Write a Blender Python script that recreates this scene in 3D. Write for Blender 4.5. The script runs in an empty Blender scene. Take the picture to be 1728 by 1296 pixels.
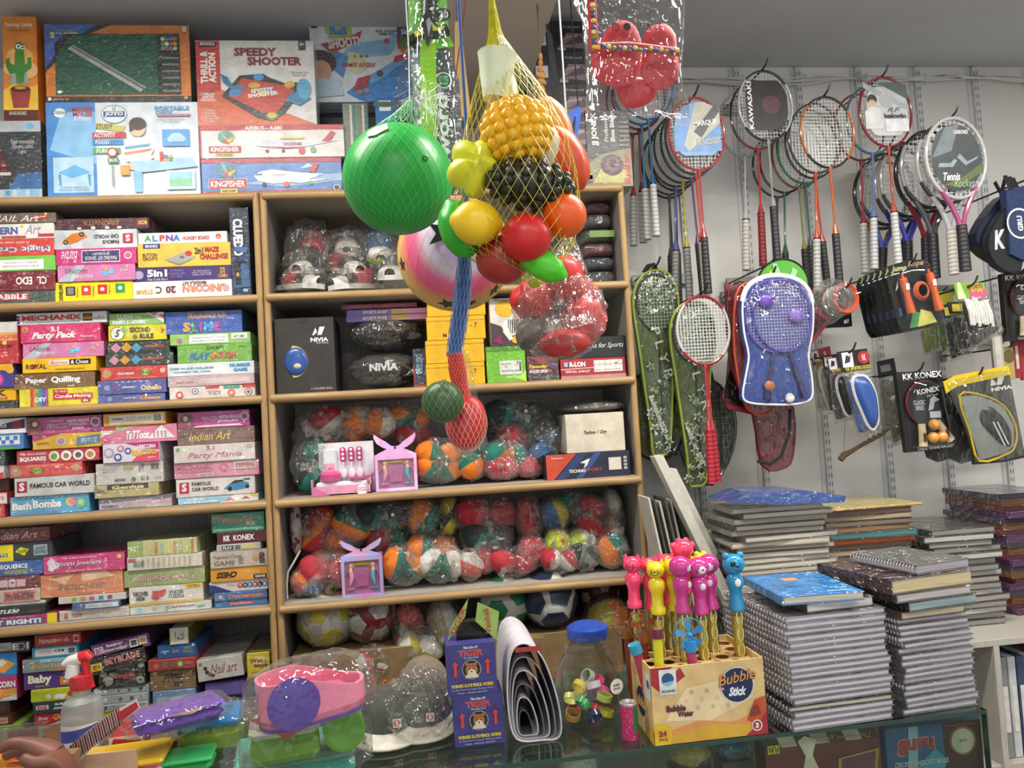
import bpy,bmesh,math,random
from mathutils import Vector,Matrix,noise
random.seed(7)
SC=bpy.context.scene
COL=SC.collection
# ---------------------------------------------------------------- camera (calibrated on the shelf edges and wall strips)
F,CX,CY,CAMZ=1298.0,864.0,648.0,1.55
YAW,PITCH,ROLL=0.12316,0.05197,0.05849
_f=Vector((math.sin(YAW)*math.cos(PITCH),math.cos(YAW)*math.cos(PITCH),math.sin(PITCH)))
_r0=Vector((math.cos(YAW),-math.sin(YAW),0));_u0=_r0.cross(_f)
_R=_r0*math.cos(ROLL) - _u0*math.sin(ROLL);_U=_u0*math.cos(ROLL) + _r0*math.sin(ROLL)
cam=bpy.data.cameras.new('camera');camo=bpy.data.objects.new('camera',cam);COL.objects.link(camo)
cam.sensor_fit='HORIZONTAL';cam.sensor_width=36.0;cam.lens=36.0*F/1728.0;cam.clip_start=0.02
camo.matrix_world=Matrix.Translation((0,0,CAMZ)) @ Matrix((_R,_U,-_f)).transposed().to_4x4()
SC.camera=camo
# ---------------------------------------------------------------- world, exposure, ceiling lamps' light
wd=bpy.data.worlds.new('world');SC.world=wd;wd.use_nodes=True
wd.node_tree.nodes['Background'].inputs[0].default_value=(0.90,0.94,1.0,1)
wd.node_tree.nodes['Background'].inputs[1].default_value=0.95
SC.view_settings.view_transform='Standard';SC.view_settings.look='None'
SC.view_settings.exposure=0.30;SC.view_settings.gamma=1.0;SC.view_settings.use_curve_mapping=False
CEIL=2.915
LAMPS=[(-0.75,1.55,24),(0.95,1.45,28),(2.3,1.3,22),(0.1,-0.3,26),(1.6,-0.6,16)]
for x,y,p in LAMPS:
    l=bpy.data.lights.new('tube_light','AREA');l.shape='RECTANGLE';l.size=1.1;l.size_y=0.1
    l.energy=p;l.color=(1.0,0.965,0.90)
    o=bpy.data.objects.new('tube_light',l);COL.objects.link(o);o.location=(x,y,CEIL-0.075)
# ---------------------------------------------------------------- pixel -> place helpers
def ray(px,py): return _f + _R*((px-CX)/F) - _U*((py-CY)/F)
def P(px,py,Y):
    d=ray(px,py);return Vector((0,0,CAMZ)) + d*(Y/d.y)
def PZ(px,py,Z):
    d=ray(px,py);return Vector((0,0,CAMZ)) + d*((Z-CAMZ)/d.z)
def proj(p):
    d=Vector(p) - Vector((0,0,CAMZ));z=d.dot(_f);return (CX+F*d.dot(_R)/z,CY-F*d.dot(_U)/z)
# ---------------------------------------------------------------- materials
def lin(h):
    if not isinstance(h,str): return h
    if len(h) != 6 or h[0] == 'h': return (.6,.4,.7)
    o=[]
    for i in (0,2,4):
        c=int(h[i:i+2],16)/255.0;o.append(c/12.92 if c <= .04045 else ((c+.055)/1.055)**2.4)
    return tuple(o)
_mc={}
def M(h,kind='card'):
    k=(h,kind)
    if k in _mc: return _mc[k]
    m=bpy.data.materials.new(kind+'_'+(h if isinstance(h,str) else 'x'));m.use_nodes=True;_mc[k]=m
    nt=m.node_tree;N=nt.nodes;L=nt.links;b=N['Principled BSDF'];out=N['Material Output']
    c=lin(h)
    tc=N.new('ShaderNodeTexCoord')
    def nz(scale,detail=2,sx=None,rough=.5):
        n=N.new('ShaderNodeTexNoise');n.inputs['Scale'].default_value=scale;n.inputs['Detail'].default_value=detail
        n.inputs['Roughness'].default_value=rough
        if sx:
            mp=N.new('ShaderNodeMapping');mp.inputs['Scale'].default_value=sx;L.new(tc.outputs['Object'],mp.inputs[0]);L.new(mp.outputs[0],n.inputs[0])
        else: L.new(tc.outputs['Object'],n.inputs[0])
        return n.outputs['Fac']
    def colmix(fac,c1,c2,lo=.35,hi=.65):
        r=N.new('ShaderNodeValToRGB');r.color_ramp.elements[0].position=lo;r.color_ramp.elements[1].position=hi
        r.color_ramp.elements[0].color=(*c1,1);r.color_ramp.elements[1].color=(*c2,1);L.new(fac,r.inputs[0]);return r.outputs[0]
    def bump(fac,s,d=.002,inp='Normal'):
        n=N.new('ShaderNodeBump');n.inputs['Strength'].default_value=s;n.inputs['Distance'].default_value=d
        L.new(fac,n.inputs['Height']);L.new(n.outputs[0],b.inputs[inp]);return n
    dk=tuple(x*.86 for x in c);lt=tuple(min(1,x*1.06+.004) for x in c)
    if kind == 'bag' or kind == 'film':
        N.remove(b)
        t=N.new('ShaderNodeBsdfTransparent');t.inputs[0].default_value=(*c,1)
        g=N.new('ShaderNodeBsdfGlossy');g.inputs['Roughness'].default_value=.05;g.inputs[0].default_value=(1,1,1,1)
        df=N.new('ShaderNodeBsdfDiffuse');df.inputs[0].default_value=(.85,.85,.83,1)
        bp=N.new('ShaderNodeBump');bp.inputs['Strength'].default_value=1.0;bp.inputs['Distance'].default_value=.05
        f1=nz(24 if kind == 'bag' else 12,3,(1,1,.6));rg=N.new('ShaderNodeMath');rg.operation='PINGPONG';rg.inputs[1].default_value=.09;L.new(f1,rg.inputs[0]);f1=rg.outputs[0];L.new(f1,bp.inputs['Height']);L.new(bp.outputs[0],g.inputs['Normal'])
        lw=N.new('ShaderNodeLayerWeight');lw.inputs[0].default_value=.38;L.new(bp.outputs[0],lw.inputs['Normal'])
        ad=N.new('ShaderNodeMixShader');ad.inputs[0].default_value=.16;L.new(g.outputs[0],ad.inputs[1]);L.new(df.outputs[0],ad.inputs[2])
        mu=N.new('ShaderNodeMath');mu.operation='MULTIPLY_ADD';mu.use_clamp=True
        mu.inputs[1].default_value=.42 if kind == 'bag' else .3;mu.inputs[2].default_value=.09 if kind == 'bag' else .035
        L.new(lw.outputs['Facing'],mu.inputs[0])
        mx=N.new('ShaderNodeMixShader');L.new(mu.outputs[0],mx.inputs[0]);L.new(t.outputs[0],mx.inputs[1]);L.new(ad.outputs[0],mx.inputs[2])
        L.new(mx.outputs[0],out.inputs[0]);return m
    if kind == 'glass' or kind == 'clear':
        N.remove(b)
        t=N.new('ShaderNodeBsdfTransparent');t.inputs[0].default_value=(*c,1)
        g=N.new('ShaderNodeBsdfGlossy');g.inputs['Roughness'].default_value=.03
        lw=N.new('ShaderNodeLayerWeight');lw.inputs[0].default_value=.5;pw=N.new('ShaderNodeMath');pw.operation='POWER';pw.inputs[1].default_value=3.0;L.new(lw.outputs['Facing'],pw.inputs[0])
        fr=N.new('ShaderNodeMath');fr.operation='MULTIPLY_ADD';fr.inputs[1].default_value=.7;fr.inputs[2].default_value=.04;L.new(pw.outputs[0],fr.inputs[0])
        mx=N.new('ShaderNodeMixShader');L.new(fr.outputs[0],mx.inputs[0]);L.new(t.outputs[0],mx.inputs[1]);L.new(g.outputs[0],mx.inputs[2])
        L.new(mx.outputs[0],out.inputs[0]);return m
    base=None;rough=.45
    if kind == 'card': base=colmix(nz(26,3),dk,lt);rough=.42;bump(nz(9,2),.05,.004)
    elif kind == 'wrap':
        base=colmix(nz(22,3),dk,lt);rough=.34
        b.inputs['Coat Weight'].default_value=1.0;b.inputs['Coat Roughness'].default_value=.035;b.inputs['Coat IOR'].default_value=1.8
        bump(nz(30,2.5,(.8,1,1.3),.6),1.0,.06,'Coat Normal');bump(nz(34,4,(1,1,2.2),.62),.12,.004)
    elif kind == 'plas': base=colmix(nz(8),tuple(x*.95 for x in c),lt);rough=.28
    elif kind == 'vinyl': base=colmix(nz(10),tuple(x*.9 for x in c),lt);rough=.38;b.inputs['Subsurface Weight'].default_value=.08;b.inputs['Subsurface Radius'].default_value=(.01,.01,.01)
    elif kind == 'cloth': base=colmix(nz(60,3),dk,lt);rough=.9;bump(nz(260,2),.35,.001)
    elif kind == 'paper': base=colmix(nz(40,3),tuple(x*.9 for x in c),lt);rough=.75
    elif kind == 'pages': base=colmix(nz(30,4,(.3,.3,9)),tuple(x*.72 for x in c),lt,.3,.6);rough=.7;bump(nz(60,2,(.2,.2,8)),.4,.001)
    elif kind == 'metal': base=colmix(nz(30),dk,lt);rough=.32;b.inputs['Metallic'].default_value=.9
    elif kind == 'gloss': base=colmix(nz(12),tuple(x*.96 for x in c),lt);rough=.16;b.inputs['Coat Weight'].default_value=.4
    elif kind == 'wall':
        base=colmix(nz(2.2,6),tuple(x*.9 for x in c),tuple(min(1,x*1.04) for x in c),.3,.7);rough=.8;bump(nz(14,4),.12,.01)
    elif kind == 'wood': base=colmix(nz(7,5,(1,6,6),.6),tuple(x*.72 for x in c),tuple(min(1,x*1.12) for x in c),.3,.7);rough=.42;bump(nz(30,3,(.6,6,6)),.12,.002)
    elif kind == 'woodv': base=colmix(nz(7,5,(6,6,1),.6),tuple(x*.72 for x in c),tuple(min(1,x*1.12) for x in c),.3,.7);rough=.42;bump(nz(30,3,(6,6,.6)),.12,.002)
    elif kind == 'lam': base=colmix(nz(30,4,(8,8,.5)),tuple(x*.85 for x in c),lt);rough=.5
    elif kind == 'skin': base=colmix(nz(30,4),tuple(x*.8 for x in c),lt);rough=.5;bump(nz(120,3),.25,.001);b.inputs['Subsurface Weight'].default_value=.15;b.inputs['Subsurface Radius'].default_value=(.012,.006,.003)
    elif kind == 'grip':
        w=N.new('ShaderNodeTexWave');w.inputs['Scale'].default_value=22;w.inputs['Distortion'].default_value=.6;w.bands_direction='Z'
        L.new(tc.outputs['Object'],w.inputs[0]);base=colmix(w.outputs[0],tuple(x*.6 for x in c),lt,0,.5);rough=.5;bump(w.outputs[0],.5,.002)
    elif kind == 'glit':
        v=N.new('ShaderNodeTexVoronoi');v.inputs['Scale'].default_value=260;L.new(tc.outputs['Object'],v.inputs[0])
        base=colmix(v.outputs['Distance'],tuple(min(1,x*1.6+.1) for x in c),dk,.1,.5);rough=.2;b.inputs['Metallic'].default_value=.3
    elif kind == 'holo':
        n=N.new('ShaderNodeTexNoise');n.inputs['Scale'].default_value=9;L.new(tc.outputs['Object'],n.inputs[0])
        r=N.new('ShaderNodeValToRGB');els=r.color_ramp.elements
        cols=[(.30,.16,.75),(.62,.30,.80),(.95,.45,.70),(.45,.55,.95),(.80,.35,.75)] if h == 'holo' else [(.95,.45,.75),(.98,.6,.8),(.75,.5,.9),(.95,.4,.65),(.85,.7,.95)]
        for i,q in enumerate(cols):
            e=els[i] if i < 2 else els.new(.5);e.color=(*q,1)
        for i,e in enumerate(els): e.position=.25+.12*i
        L.new(n.outputs[0],r.inputs[0]);base=r.outputs[0];rough=.18;b.inputs['Metallic'].default_value=.35
    elif kind == 'frost':
        b.inputs['Alpha'].default_value=.5;base=colmix(nz(12),dk,lt);rough=.35
    else: base=colmix(nz(20),dk,lt)
    L.new(base,b.inputs['Base Color']);b.inputs['Roughness'].default_value=rough
    return m
# ---------------------------------------------------------------- mesh builder
class MB:
    def __init__(s,mat=None): s.v=[];s.f=[];s.mi=[];s.mats=[];s.c=0;s.T=None;s.m(mat) if mat else None
    def m(s,mat):
        if mat not in s.mats: s.mats.append(mat)
        s.c=s.mats.index(mat);return s
    def at(s,T=None): s.T=T;return s
    def add(s,vs,fs):
        n=len(s.v);T=s.T
        s.v += [tuple(T @ Vector(p)) for p in vs] if T else [tuple(p) for p in vs]
        for f in fs: s.f.append(tuple(i+n for i in f));s.mi.append(s.c)
        return s
    def box(s,a,b,c=0.0):
        x0,y0,z0=a;x1,y1,z1=b
        if c <= 0:
            return s.add([(x0,y0,z0),(x1,y0,z0),(x1,y1,z0),(x0,y1,z0),(x0,y0,z1),(x1,y0,z1),(x1,y1,z1),(x0,y1,z1)],
                         [(0,3,2,1),(4,5,6,7),(0,1,5,4),(1,2,6,5),(2,3,7,6),(3,0,4,7)])
        c=min(c,.45*min(x1-x0,y1-y0,z1-z0));vs=[];idx={}
        for i,x in enumerate((x0,x1)):
            for j,y in enumerate((y0,y1)):
                for k,z in enumerate((z0,z1)):
                    xi=x+c*(1-2*i);yi=y+c*(1-2*j);zi=z+c*(1-2*k)
                    idx[i,j,k,0]=len(vs);vs.append((x,yi,zi))
                    idx[i,j,k,1]=len(vs);vs.append((xi,y,zi))
                    idx[i,j,k,2]=len(vs);vs.append((xi,yi,z))
        fs=[]
        q=((0,0),(1,0),(1,1),(0,1))
        for i in (0,1):
            fs.append([idx[i,a_,b_,0] for a_,b_ in (q if i else q[::-1])])
            fs.append([idx[a_,i,b_,1] for a_,b_ in (q[::-1] if i else q)])
            fs.append([idx[a_,b_,i,2] for a_,b_ in (q if i else q[::-1])])
        for i in (0,1):
            for j in (0,1):
                e=[idx[0,i,j,1],idx[1,i,j,1],idx[1,i,j,2],idx[0,i,j,2]];fs.append(e if i == j else e[::-1])
                e=[idx[i,0,j,2],idx[i,1,j,2],idx[i,1,j,0],idx[i,0,j,0]];fs.append(e if i == j else e[::-1])
                e=[idx[i,j,0,0],idx[i,j,1,0],idx[i,j,1,1],idx[i,j,0,1]];fs.append(e if i == j else e[::-1])
                for k in (0,1):
                    e=[idx[i,j,k,0],idx[i,j,k,1],idx[i,j,k,2]];fs.append(e if (i+j+k) % 2 else e[::-1])
        return s.add(vs,fs)
    def tube(s,pts,r,n=8,closed=False,caps=True,flat=1.0,up=None):
        pts=[Vector(p) for p in pts];m=len(pts);rr=r if isinstance(r,(list,tuple)) else [r]*m
        t0=(pts[1]-pts[0]).normalized();u=Vector(up) if up else (Vector((0,0,1)) if abs(t0.z) < .9 else Vector((1,0,0)))
        u=(u - t0*u.dot(t0)).normalized();vs=[];fs=[]
        for i,p in enumerate(pts):
            a=pts[(i-1) % m] if (i or closed) else p;b=pts[(i+1) % m] if (i < m-1 or closed) else p
            t=(b-a).normalized() if (b-a).length > 1e-9 else t0
            if up: u=Vector(up)
            u=u - t*u.dot(t);u=u.normalized() if u.length > 1e-6 else Vector((1,0,0));w=t.cross(u)
            for k in range(n):
                g=2*math.pi*k/n;vs.append(p + (u*math.cos(g) + w*math.sin(g)*flat)*rr[i])
        for i in range(m if closed else m-1):
            j=(i+1) % m
            for k in range(n): k2=(k+1) % n;fs.append((i*n+k,i*n+k2,j*n+k2,j*n+k))
        if caps and not closed: fs.append(tuple(range(n))[::-1]);fs.append(tuple((m-1)*n+k for k in range(n)))
        return s.add(vs,fs)
    def lathe(s,prof,n=16,cap=True):
        vs=[];fs=[];m=len(prof)
        for r,z in prof:
            for k in range(n): g=2*math.pi*k/n;vs.append((r*math.cos(g),r*math.sin(g),z))
        for i in range(m-1):
            for k in range(n): k2=(k+1) % n;fs.append((i*n+k,i*n+k2,(i+1)*n+k2,(i+1)*n+k))
        if cap: fs.append(tuple(range(n))[::-1]);fs.append(tuple((m-1)*n+k for k in range(n)))
        return s.add(vs,fs)
    def blob(s,c,r,amp=0,fr=3.0,seed=0,nu=20,nv=12,R=None,fn=None):
        c=Vector(c);rx,ry,rz=(r,r,r) if not isinstance(r,(tuple,list)) else r;vs=[];fs=[]
        off=Vector((seed*7.31,seed*3.17,seed*1.77))
        for i in range(nv+1):
            th=math.pi*i/nv
            for k in range(nu):
                g=2*math.pi*k/nu;d=Vector((math.sin(th)*math.cos(g),math.sin(th)*math.sin(g),-math.cos(th)))
                e=1 + (amp*noise.noise(d*fr+off) if amp else 0)
                if fn: e *= fn(d)
                p=Vector((d.x*rx*e,d.y*ry*e,d.z*rz*e))
                vs.append(c + (R @ p if R else p))
        for i in range(nv):
            for k in range(nu): k2=(k+1) % nu;fs.append((i*nu+k,i*nu+k2,(i+1)*nu+k2,(i+1)*nu+k))
        return s.add(vs,fs)
    def prism(s,pts,z0,z1):
        n=len(pts);vs=[(x,y,z0) for x,y in pts] + [(x,y,z1) for x,y in pts]
        fs=[tuple(range(n))[::-1],tuple(range(n,2*n))] + [(i,(i+1) % n,n+(i+1) % n,n+i) for i in range(n)]
        return s.add(vs,fs)
    def plate(s,pts,Y0,Y1):
        n=len(pts);vs=[(x,Y0,z) for x,z in pts] + [(x,Y1,z) for x,z in pts]
        a=sum(pts[i][0]*pts[(i+1) % n][1]-pts[(i+1) % n][0]*pts[i][1] for i in range(n))
        fs=[tuple(range(n)),tuple(range(n,2*n))[::-1]] + [(i,n+i,n+(i+1) % n,(i+1) % n) for i in range(n)]
        if a < 0: fs=[f[::-1] for f in fs]
        return s.add(vs,fs)
    def pillow(s,pts,Y,df,db,rings=5,amp=0,seed=0):
        n=len(pts);cx=sum(p[0] for p in pts)/n;cz=sum(p[1] for p in pts)/n;vs=[];fs=[]
        a=sum(pts[i][0]*pts[(i+1) % n][1]-pts[(i+1) % n][0]*pts[i][1] for i in range(n))
        if a < 0: pts=pts[::-1]
        for side in (-1,1):
            b0=len(vs);dd=df if side < 0 else db
            for k in range(rings+1):
                q=1-k/rings*.93;h=dd*math.sqrt(max(0,1-q**2.4))
                for x,z in pts:
                    X,Z=cx+(x-cx)*q,cz+(z-cz)*q;e=1+(amp*noise.noise(Vector((X*28+seed,Z*28,side))) if amp and k else 0)
                    vs.append((X,Y+side*h*e,Z))
            for k in range(rings):
                for i in range(n):
                    j=(i+1) % n;f=(b0+k*n+i,b0+k*n+j,b0+(k+1)*n+j,b0+(k+1)*n+i);fs.append(f if side < 0 else f[::-1])
            f=tuple(b0+rings*n+i for i in range(n));fs.append(f if side < 0 else f[::-1])
        return s.add(vs,fs)
    def grid(s,fn,nu,nv):
        vs=[fn(i/nu,j/nv) for j in range(nv+1) for i in range(nu+1)]
        return s.add(vs,[(j*(nu+1)+i,j*(nu+1)+i+1,(j+1)*(nu+1)+i+1,(j+1)*(nu+1)+i) for j in range(nv) for i in range(nu)])
    def build(s,name,parent=None,org=None,smooth=True,ang=.7):
        me=bpy.data.meshes.new(name)
        if org is None: org=parent.get('_o',(0,0,0)) if parent else (0,0,0)
        ox,oy,oz=org
        me.from_pydata([(x-ox,y-oy,z-oz) for x,y,z in s.v],[],s.f)
        for mt in s.mats: me.materials.append(mt)
        me.polygons.foreach_set('material_index',s.mi)
        if smooth: me.polygons.foreach_set('use_smooth',[True]*len(s.f));me.update();me.set_sharp_from_angle(angle=ang)
        me.update();o=bpy.data.objects.new(name,me);COL.objects.link(o)
        if parent: o.parent=parent
        else: o.location=org
        return o
def tag(o,label,cat,group=None,kind=None):
    o['label']=label;o['category']=cat
    if group: o['group']=group
    if kind: o['kind']=kind
    return o
def thing(name,label,cat,loc,group=None,rz=0.0):
    o=bpy.data.objects.new(name,None);COL.objects.link(o);o.location=loc;o.empty_display_size=.05
    if rz: o.rotation_euler=(0,0,rz)
    return tag(o,label,cat,group)
def struct(o): o['kind']='structure';return o
# parts of a thing are modelled in world space and shifted to the thing's base (LB) unless local
def part(mb,name,root,smooth=True,ang=.7,local=False):
    return mb.build(name,root,(0,0,0) if local else tuple(root.location),smooth,ang)
# ---------------------------------------------------------------- flat print
_tc={}
def textgeo(s,bold,shear):
    k=(s,bold,shear)
    if k in _tc: return _tc[k]
    cu=bpy.data.curves.new('t','FONT');cu.body=s;cu.resolution_u=2;cu.offset=bold;cu.shear=shear;cu.space_line=.85;cu.align_x='CENTER'
    o=bpy.data.objects.new('t',cu);me=o.to_mesh()
    vs=[v.co[:2] for v in me.vertices];fs=[tuple(p.vertices) for p in me.polygons]
    o.to_mesh_clear();bpy.data.objects.remove(o);bpy.data.curves.remove(cu)
    if not vs: vs=[(0,0),(1,0),(1,1)];fs=[(0,1,2)]
    x0=min(v[0] for v in vs);x1=max(v[0] for v in vs);y0=min(v[1] for v in vs);y1=max(v[1] for v in vs)
    vs=[((x-(x0+x1)/2)/max(1e-6,x1-x0),(y-(y0+y1)/2)/max(1e-6,y1-y0)) for x,y in vs]
    _tc[k]=(vs,fs,(x1-x0)/max(1e-6,y1-y0));return _tc[k]
def r(u0,v0,u1,v1,c): return ('p',[(u0,v0),(u1,v0),(u1,v1),(u0,v1)],c)
def pg(c,*a): return ('p',[(a[i],a[i+1]) for i in range(0,len(a),2)],c)
def c(u,v,rad,col,ry=None): return ('c',u,v,rad,col,ry)
def t(u,v,w,h,s,col,f='b'): return ('t',u,v,w,h,s,col,f)
def decals(root,O,ux,uy,W,H,items,kind='card',eps=.0005):
    """print on a flat face: O bottom-left corner, ux/uy unit axes (root space), u,v in 0..1"""
    O=Vector(O);ux=Vector(ux);uy=Vector(uy);n=ux.cross(uy)
    g=MB();tx=MB();e=eps
    def pt(u,v,e_): return O + ux*(u*W) + uy*(v*H) + n*e_
    for it in items:
        e += .00015
        if it[0] == 'p': g.m(M(it[2],kind));g.add([pt(u,v,e) for u,v in it[1]],[tuple(range(len(it[1])))])
        elif it[0] == 'c':
            _,u,v,rad,col,ry=it;ry=ry if ry else rad;rr=20
            g.m(M(col,kind));g.add([pt(u,v,e) + ux*(rad*H*math.cos(2*math.pi*k/rr)) + uy*(ry*H*math.sin(2*math.pi*k/rr)) for k in range(rr)],[tuple(range(rr))])
        else:
            _,u,v,w,h,s,col,f=it
            vs,fs,asp=textgeo(s,.025 if 'b' in f else (.045 if 'B' in f else 0),.35 if 's' in f else 0)
            hh=h*H;ww=w*W if w else hh*asp
            if 'R' in f or 'L' in f: hh,ww=(h*W,w*H if w else h*W*asp)
            sg=-1 if 'i' in f else 1;cs,sn=1,0
            if 'R' in f: cs,sn=0,1
            if 'L' in f: cs,sn=0,-1
            tl=math.radians(7) if '/' in f else 0
            if tl: cs,sn=math.cos(tl),math.sin(tl)
            b0=pt(u,v,e+.0002);tx.m(M(col,kind))
            tx.add([b0 + ux*((x*ww*cs - y*hh*sn)*sg) + uy*((x*ww*sn + y*hh*cs)*sg) for x,y in vs],fs)
    if g.v: g.build('printed_graphics',root,(0,0,0),False)
    if tx.v: tx.build('lettering',root,(0,0,0),False)
def carton(name,label,cat,X0,X1,Z0,Z1,Yf,dep,col,items=(),kind='card',group=None,yaw=0,tilt=0,side=None,top=None,back=None,sideitems=None):
    W,H=X1-X0,Z1-Z0
    o=thing(name,label,cat,((X0+X1)/2,Yf+dep/2,Z0),group)
    if yaw or tilt: o.rotation_euler=(0,tilt,yaw)
    b=MB(M(col,kind));b.box((-W/2,-dep/2,0),(W/2,dep/2,H),.0014)
    if side or top:
        if side: b.m(M(side,kind));b.add([(W/2+.0003,-dep/2+.002,.002),(W/2+.0003,dep/2-.002,.002),(W/2+.0003,dep/2-.002,H-.002),(W/2+.0003,-dep/2+.002,H-.002)],[(0,1,2,3)])
        if top: b.m(M(top,kind));b.add([(-W/2+.002,-dep/2+.002,H+.0003),(W/2-.002,-dep/2+.002,H+.0003),(W/2-.002,dep/2-.002,H+.0003),(-W/2+.002,dep/2-.002,H+.0003)],[(0,1,2,3)])
    b.build('carton',o,(0,0,0),False)
    if items: decals(o,(-W/2,-dep/2,0),(1,0,0),(0,0,1),W,H,items,kind)
    if sideitems: decals(o,(W/2,-dep/2,0),(0,1,0),(0,0,1),dep,H,sideitems,kind)
    return o
# ================================================================ the shop: walls, floor, ceiling, beam
DW,DS=2.86,2.44
XL,XR,YB=-2.4,3.6,-2.6
def slab(name,a,b,mat):
    return struct(MB(mat).box(a,b).build(name,smooth=False))
slab('floor',(XL,YB,-.1),(XR,DW,0),M('8d8880','wall'))
slab('ceiling',(XL,YB,CEIL),(XR,DW,CEIL+.1),M('c4c6c9','wall'))
slab('wall_back',(XL,DW,-.1),(XR,DW+.1,CEIL+.1),M('dcd9d4','wall'))
slab('wall_left',(XL-.1,YB,-.1),(XL,DW+.1,CEIL+.1),M('d2d0cb','wall'))
slab('wall_right',(XR,YB,-.1),(XR+.1,DW+.1,CEIL+.1),M('d2d0cb','wall'))
slab('trim_1',(.10,-.6,2.68),(.425,DW,CEIL),M('b9b4ab','wall'))
for x,y,p in LAMPS:
    f=MB(M('eceae6','plas'));f.box((x-.6,y-.04,CEIL-.04),(x+.6,y+.04,CEIL),.006)
    o=thing('ceiling_light','white batten tube light fixed under the grey ceiling','ceiling light',(x,y,CEIL-.05),'tube lights on the ceiling')
    part(f,'batten',o);g=MB(M('fbfaf5','plas'));g.tube([(x-.56,y,CEIL-.05),(x+.56,y,CEIL-.05)],.014,10);part(g,'tube',o)
# ---------------------------------------------------------------- two wooden shelf units
ZE=[CAMZ + z*DS/2.47 for z in (.765,.440,.1225,-.2045,-.5275,-.850)]   # edge centres, top to bottom
TH=.026
def shelf_unit(name,label,x0,x1,proud,skip_left=False):
    o=thing(name,label,'shelf',((x0+x1)/2,DS+.2,0))
    wood=M('b28f60','wood');woodv=M('b28f60','woodv');lam=M('8f8a84','lam');pw=.021
    zt=ZE[0]+TH/2
    for i,(xa,xb) in enumerate(((x0,x0+.018),(x1-.018,x1))):
        b=MB(lam);b.box((xa,DS+.012,0),(xb,DW-.01,zt-.004));p=part(b,'side_panel',o,False)
        xm=x0+pw/2 if i == 0 else x1-pw/2
        e=MB(woodv);e.tube([(xm,DS+.004,0),(xm,DS+.004,zt-.002)],pw/2,10,flat=1.0);part(e,'upright_edge',o)
    b=MB(M('a29c94','lam'));b.box((x0+.018,DW-.018,.05),(x1-.018,DW-.006,zt-.02));part(b,'back_panel',o,False)
    for i,z in enumerate(ZE):
        b=MB(M('b5aea4' if i else '9a8f80','lam'));b.box((x0+.018,DS+.012,z-TH/2+.004),(x1-.018,DW-.018,z+TH/2));p=part(b,'shelf_board',o,False)
        e=MB(wood);xa,xb=(x0+.012-proud*.004,x1-.012+proud*.004);yy=DS+.004-proud*.008
        e.tube([(xa,yy,z),(xa+.004,yy,z),(xb-.004,yy,z),(xb,yy,z)],[TH*.36,TH*.5,TH*.5,TH*.36],12,up=(0,0,1))
        q=e.build('edge_moulding',p,tuple(o.location))
    return o
XG=-.458
shelf_unit('shelf_unit','wooden-edged shelf unit packed with board game boxes',-1.62,XG,0)
shelf_unit('shelf_unit','wooden-edged shelf unit filled with bagged shoes and sports boxes',XG+.001,.712,1)
def shelf_z(i): return ZE[i]+TH/2+.001
# ================================================================ board game boxes of the left unit
def stack(i,xc,Yf,ys,boxes,group,cat='game box',name='game_box',base=None):
    z=shelf_z(i) if base is None else base;py=None
    for k,bx in enumerate(boxes):
        xl,xr,col,kind,label,items=bx[:6];op=bx[6] if len(bx) > 6 else {}
        y1=ys[k];yy=Yf + random.uniform(0,.012) + op.get('dy',0)
        z1=min(max(z+.006,P(xc,y1,Yf).z),ZE[i-1]-TH/2-.002);ym=y1 + 12
        X0=P(xl,ym,yy).x;X1=P(xr,ym,yy).x
        carton(name,label,cat,X0,X1,z,z1-.0006,yy,op.get('d',random.uniform(.19,.26)),col,items,kind,group,
               op.get('yaw',random.uniform(-.012,.012)),0,op.get('side'),op.get('top'),None,op.get('si'))
        z=z1
YF=DS + .022
W_,K_='f2f0ee','1c1b1d'
G='game boxes on the shelves'
# ---- row 1 (under the top board)
stack(1,45,YF,[490,457,431,402,376,358],[
 (-45,92,'4a5750','wrap','dark grey-green word game box with red title band, bottom of its stack',[r(.0,.3,.68,.85,'c23a46'),t(.36,.57,.6,.4,'SCRABBLE',W_,'b')]),
 (-45,93,'7c2430','wrap','dark red mystery game box with white upside-down title',[r(0,.1,.3,.9,'4d1a22'),t(.62,.5,.2,.4,'EDO',W_,'bi'),t(.84,.5,.12,.4,'CL',W_,'bi'),t(.3,.5,.2,.2,'the game','c9a0a0','si')]),
 (-45,94,'7cc355','card','bright green game box with a white information panel',[r(.3,.1,.86,.75,W_),t(.58,.55,.4,.1,'TOY WORLD PLAY PRODUCTS','555555',''),t(.58,.32,.44,.1,'MADE IN INDIA FOR AGES 5 AND UP','555555',''),c(.2,.55,.22,'b6cfe0')]),
 (-45,92,'d8433a','wrap','red craft kit box with upside-down blue and white title',[t(.55,.42,.8,.42,'Magic Crafts','4d8fd0','Bi'),t(.55,.42,.8,.42,'Magic Crafts',W_,'i'),t(.5,.8,.4,.16,'A craft mega kit',W_,'si')]),
 (-45,92,'e6e1da','wrap','white art set box with blue outlined title and red strips',[t(.3,.55,.5,.5,'MODERN','5a62a8','B'),t(.74,.6,.2,.6,'Art','9a98a0','s'),r(.8,.1,1,.3,'c9353c'),r(.35,.05,.65,.2,'d8433a'),c(.6,.85,.1,'d9d040')]),
 (-45,93,'6e5d4e','wrap','brown art set box on top of the red and white craft boxes',[t(.5,.45,.6,.6,'NAIL Art','e8e0d4','s'),r(.72,.4,.9,.75,'b9303c'),t(.81,.58,.14,.22,'Toy kraft',W_,'s'),c(.88,.85,.12,'ead84a')]),
],G)
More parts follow.
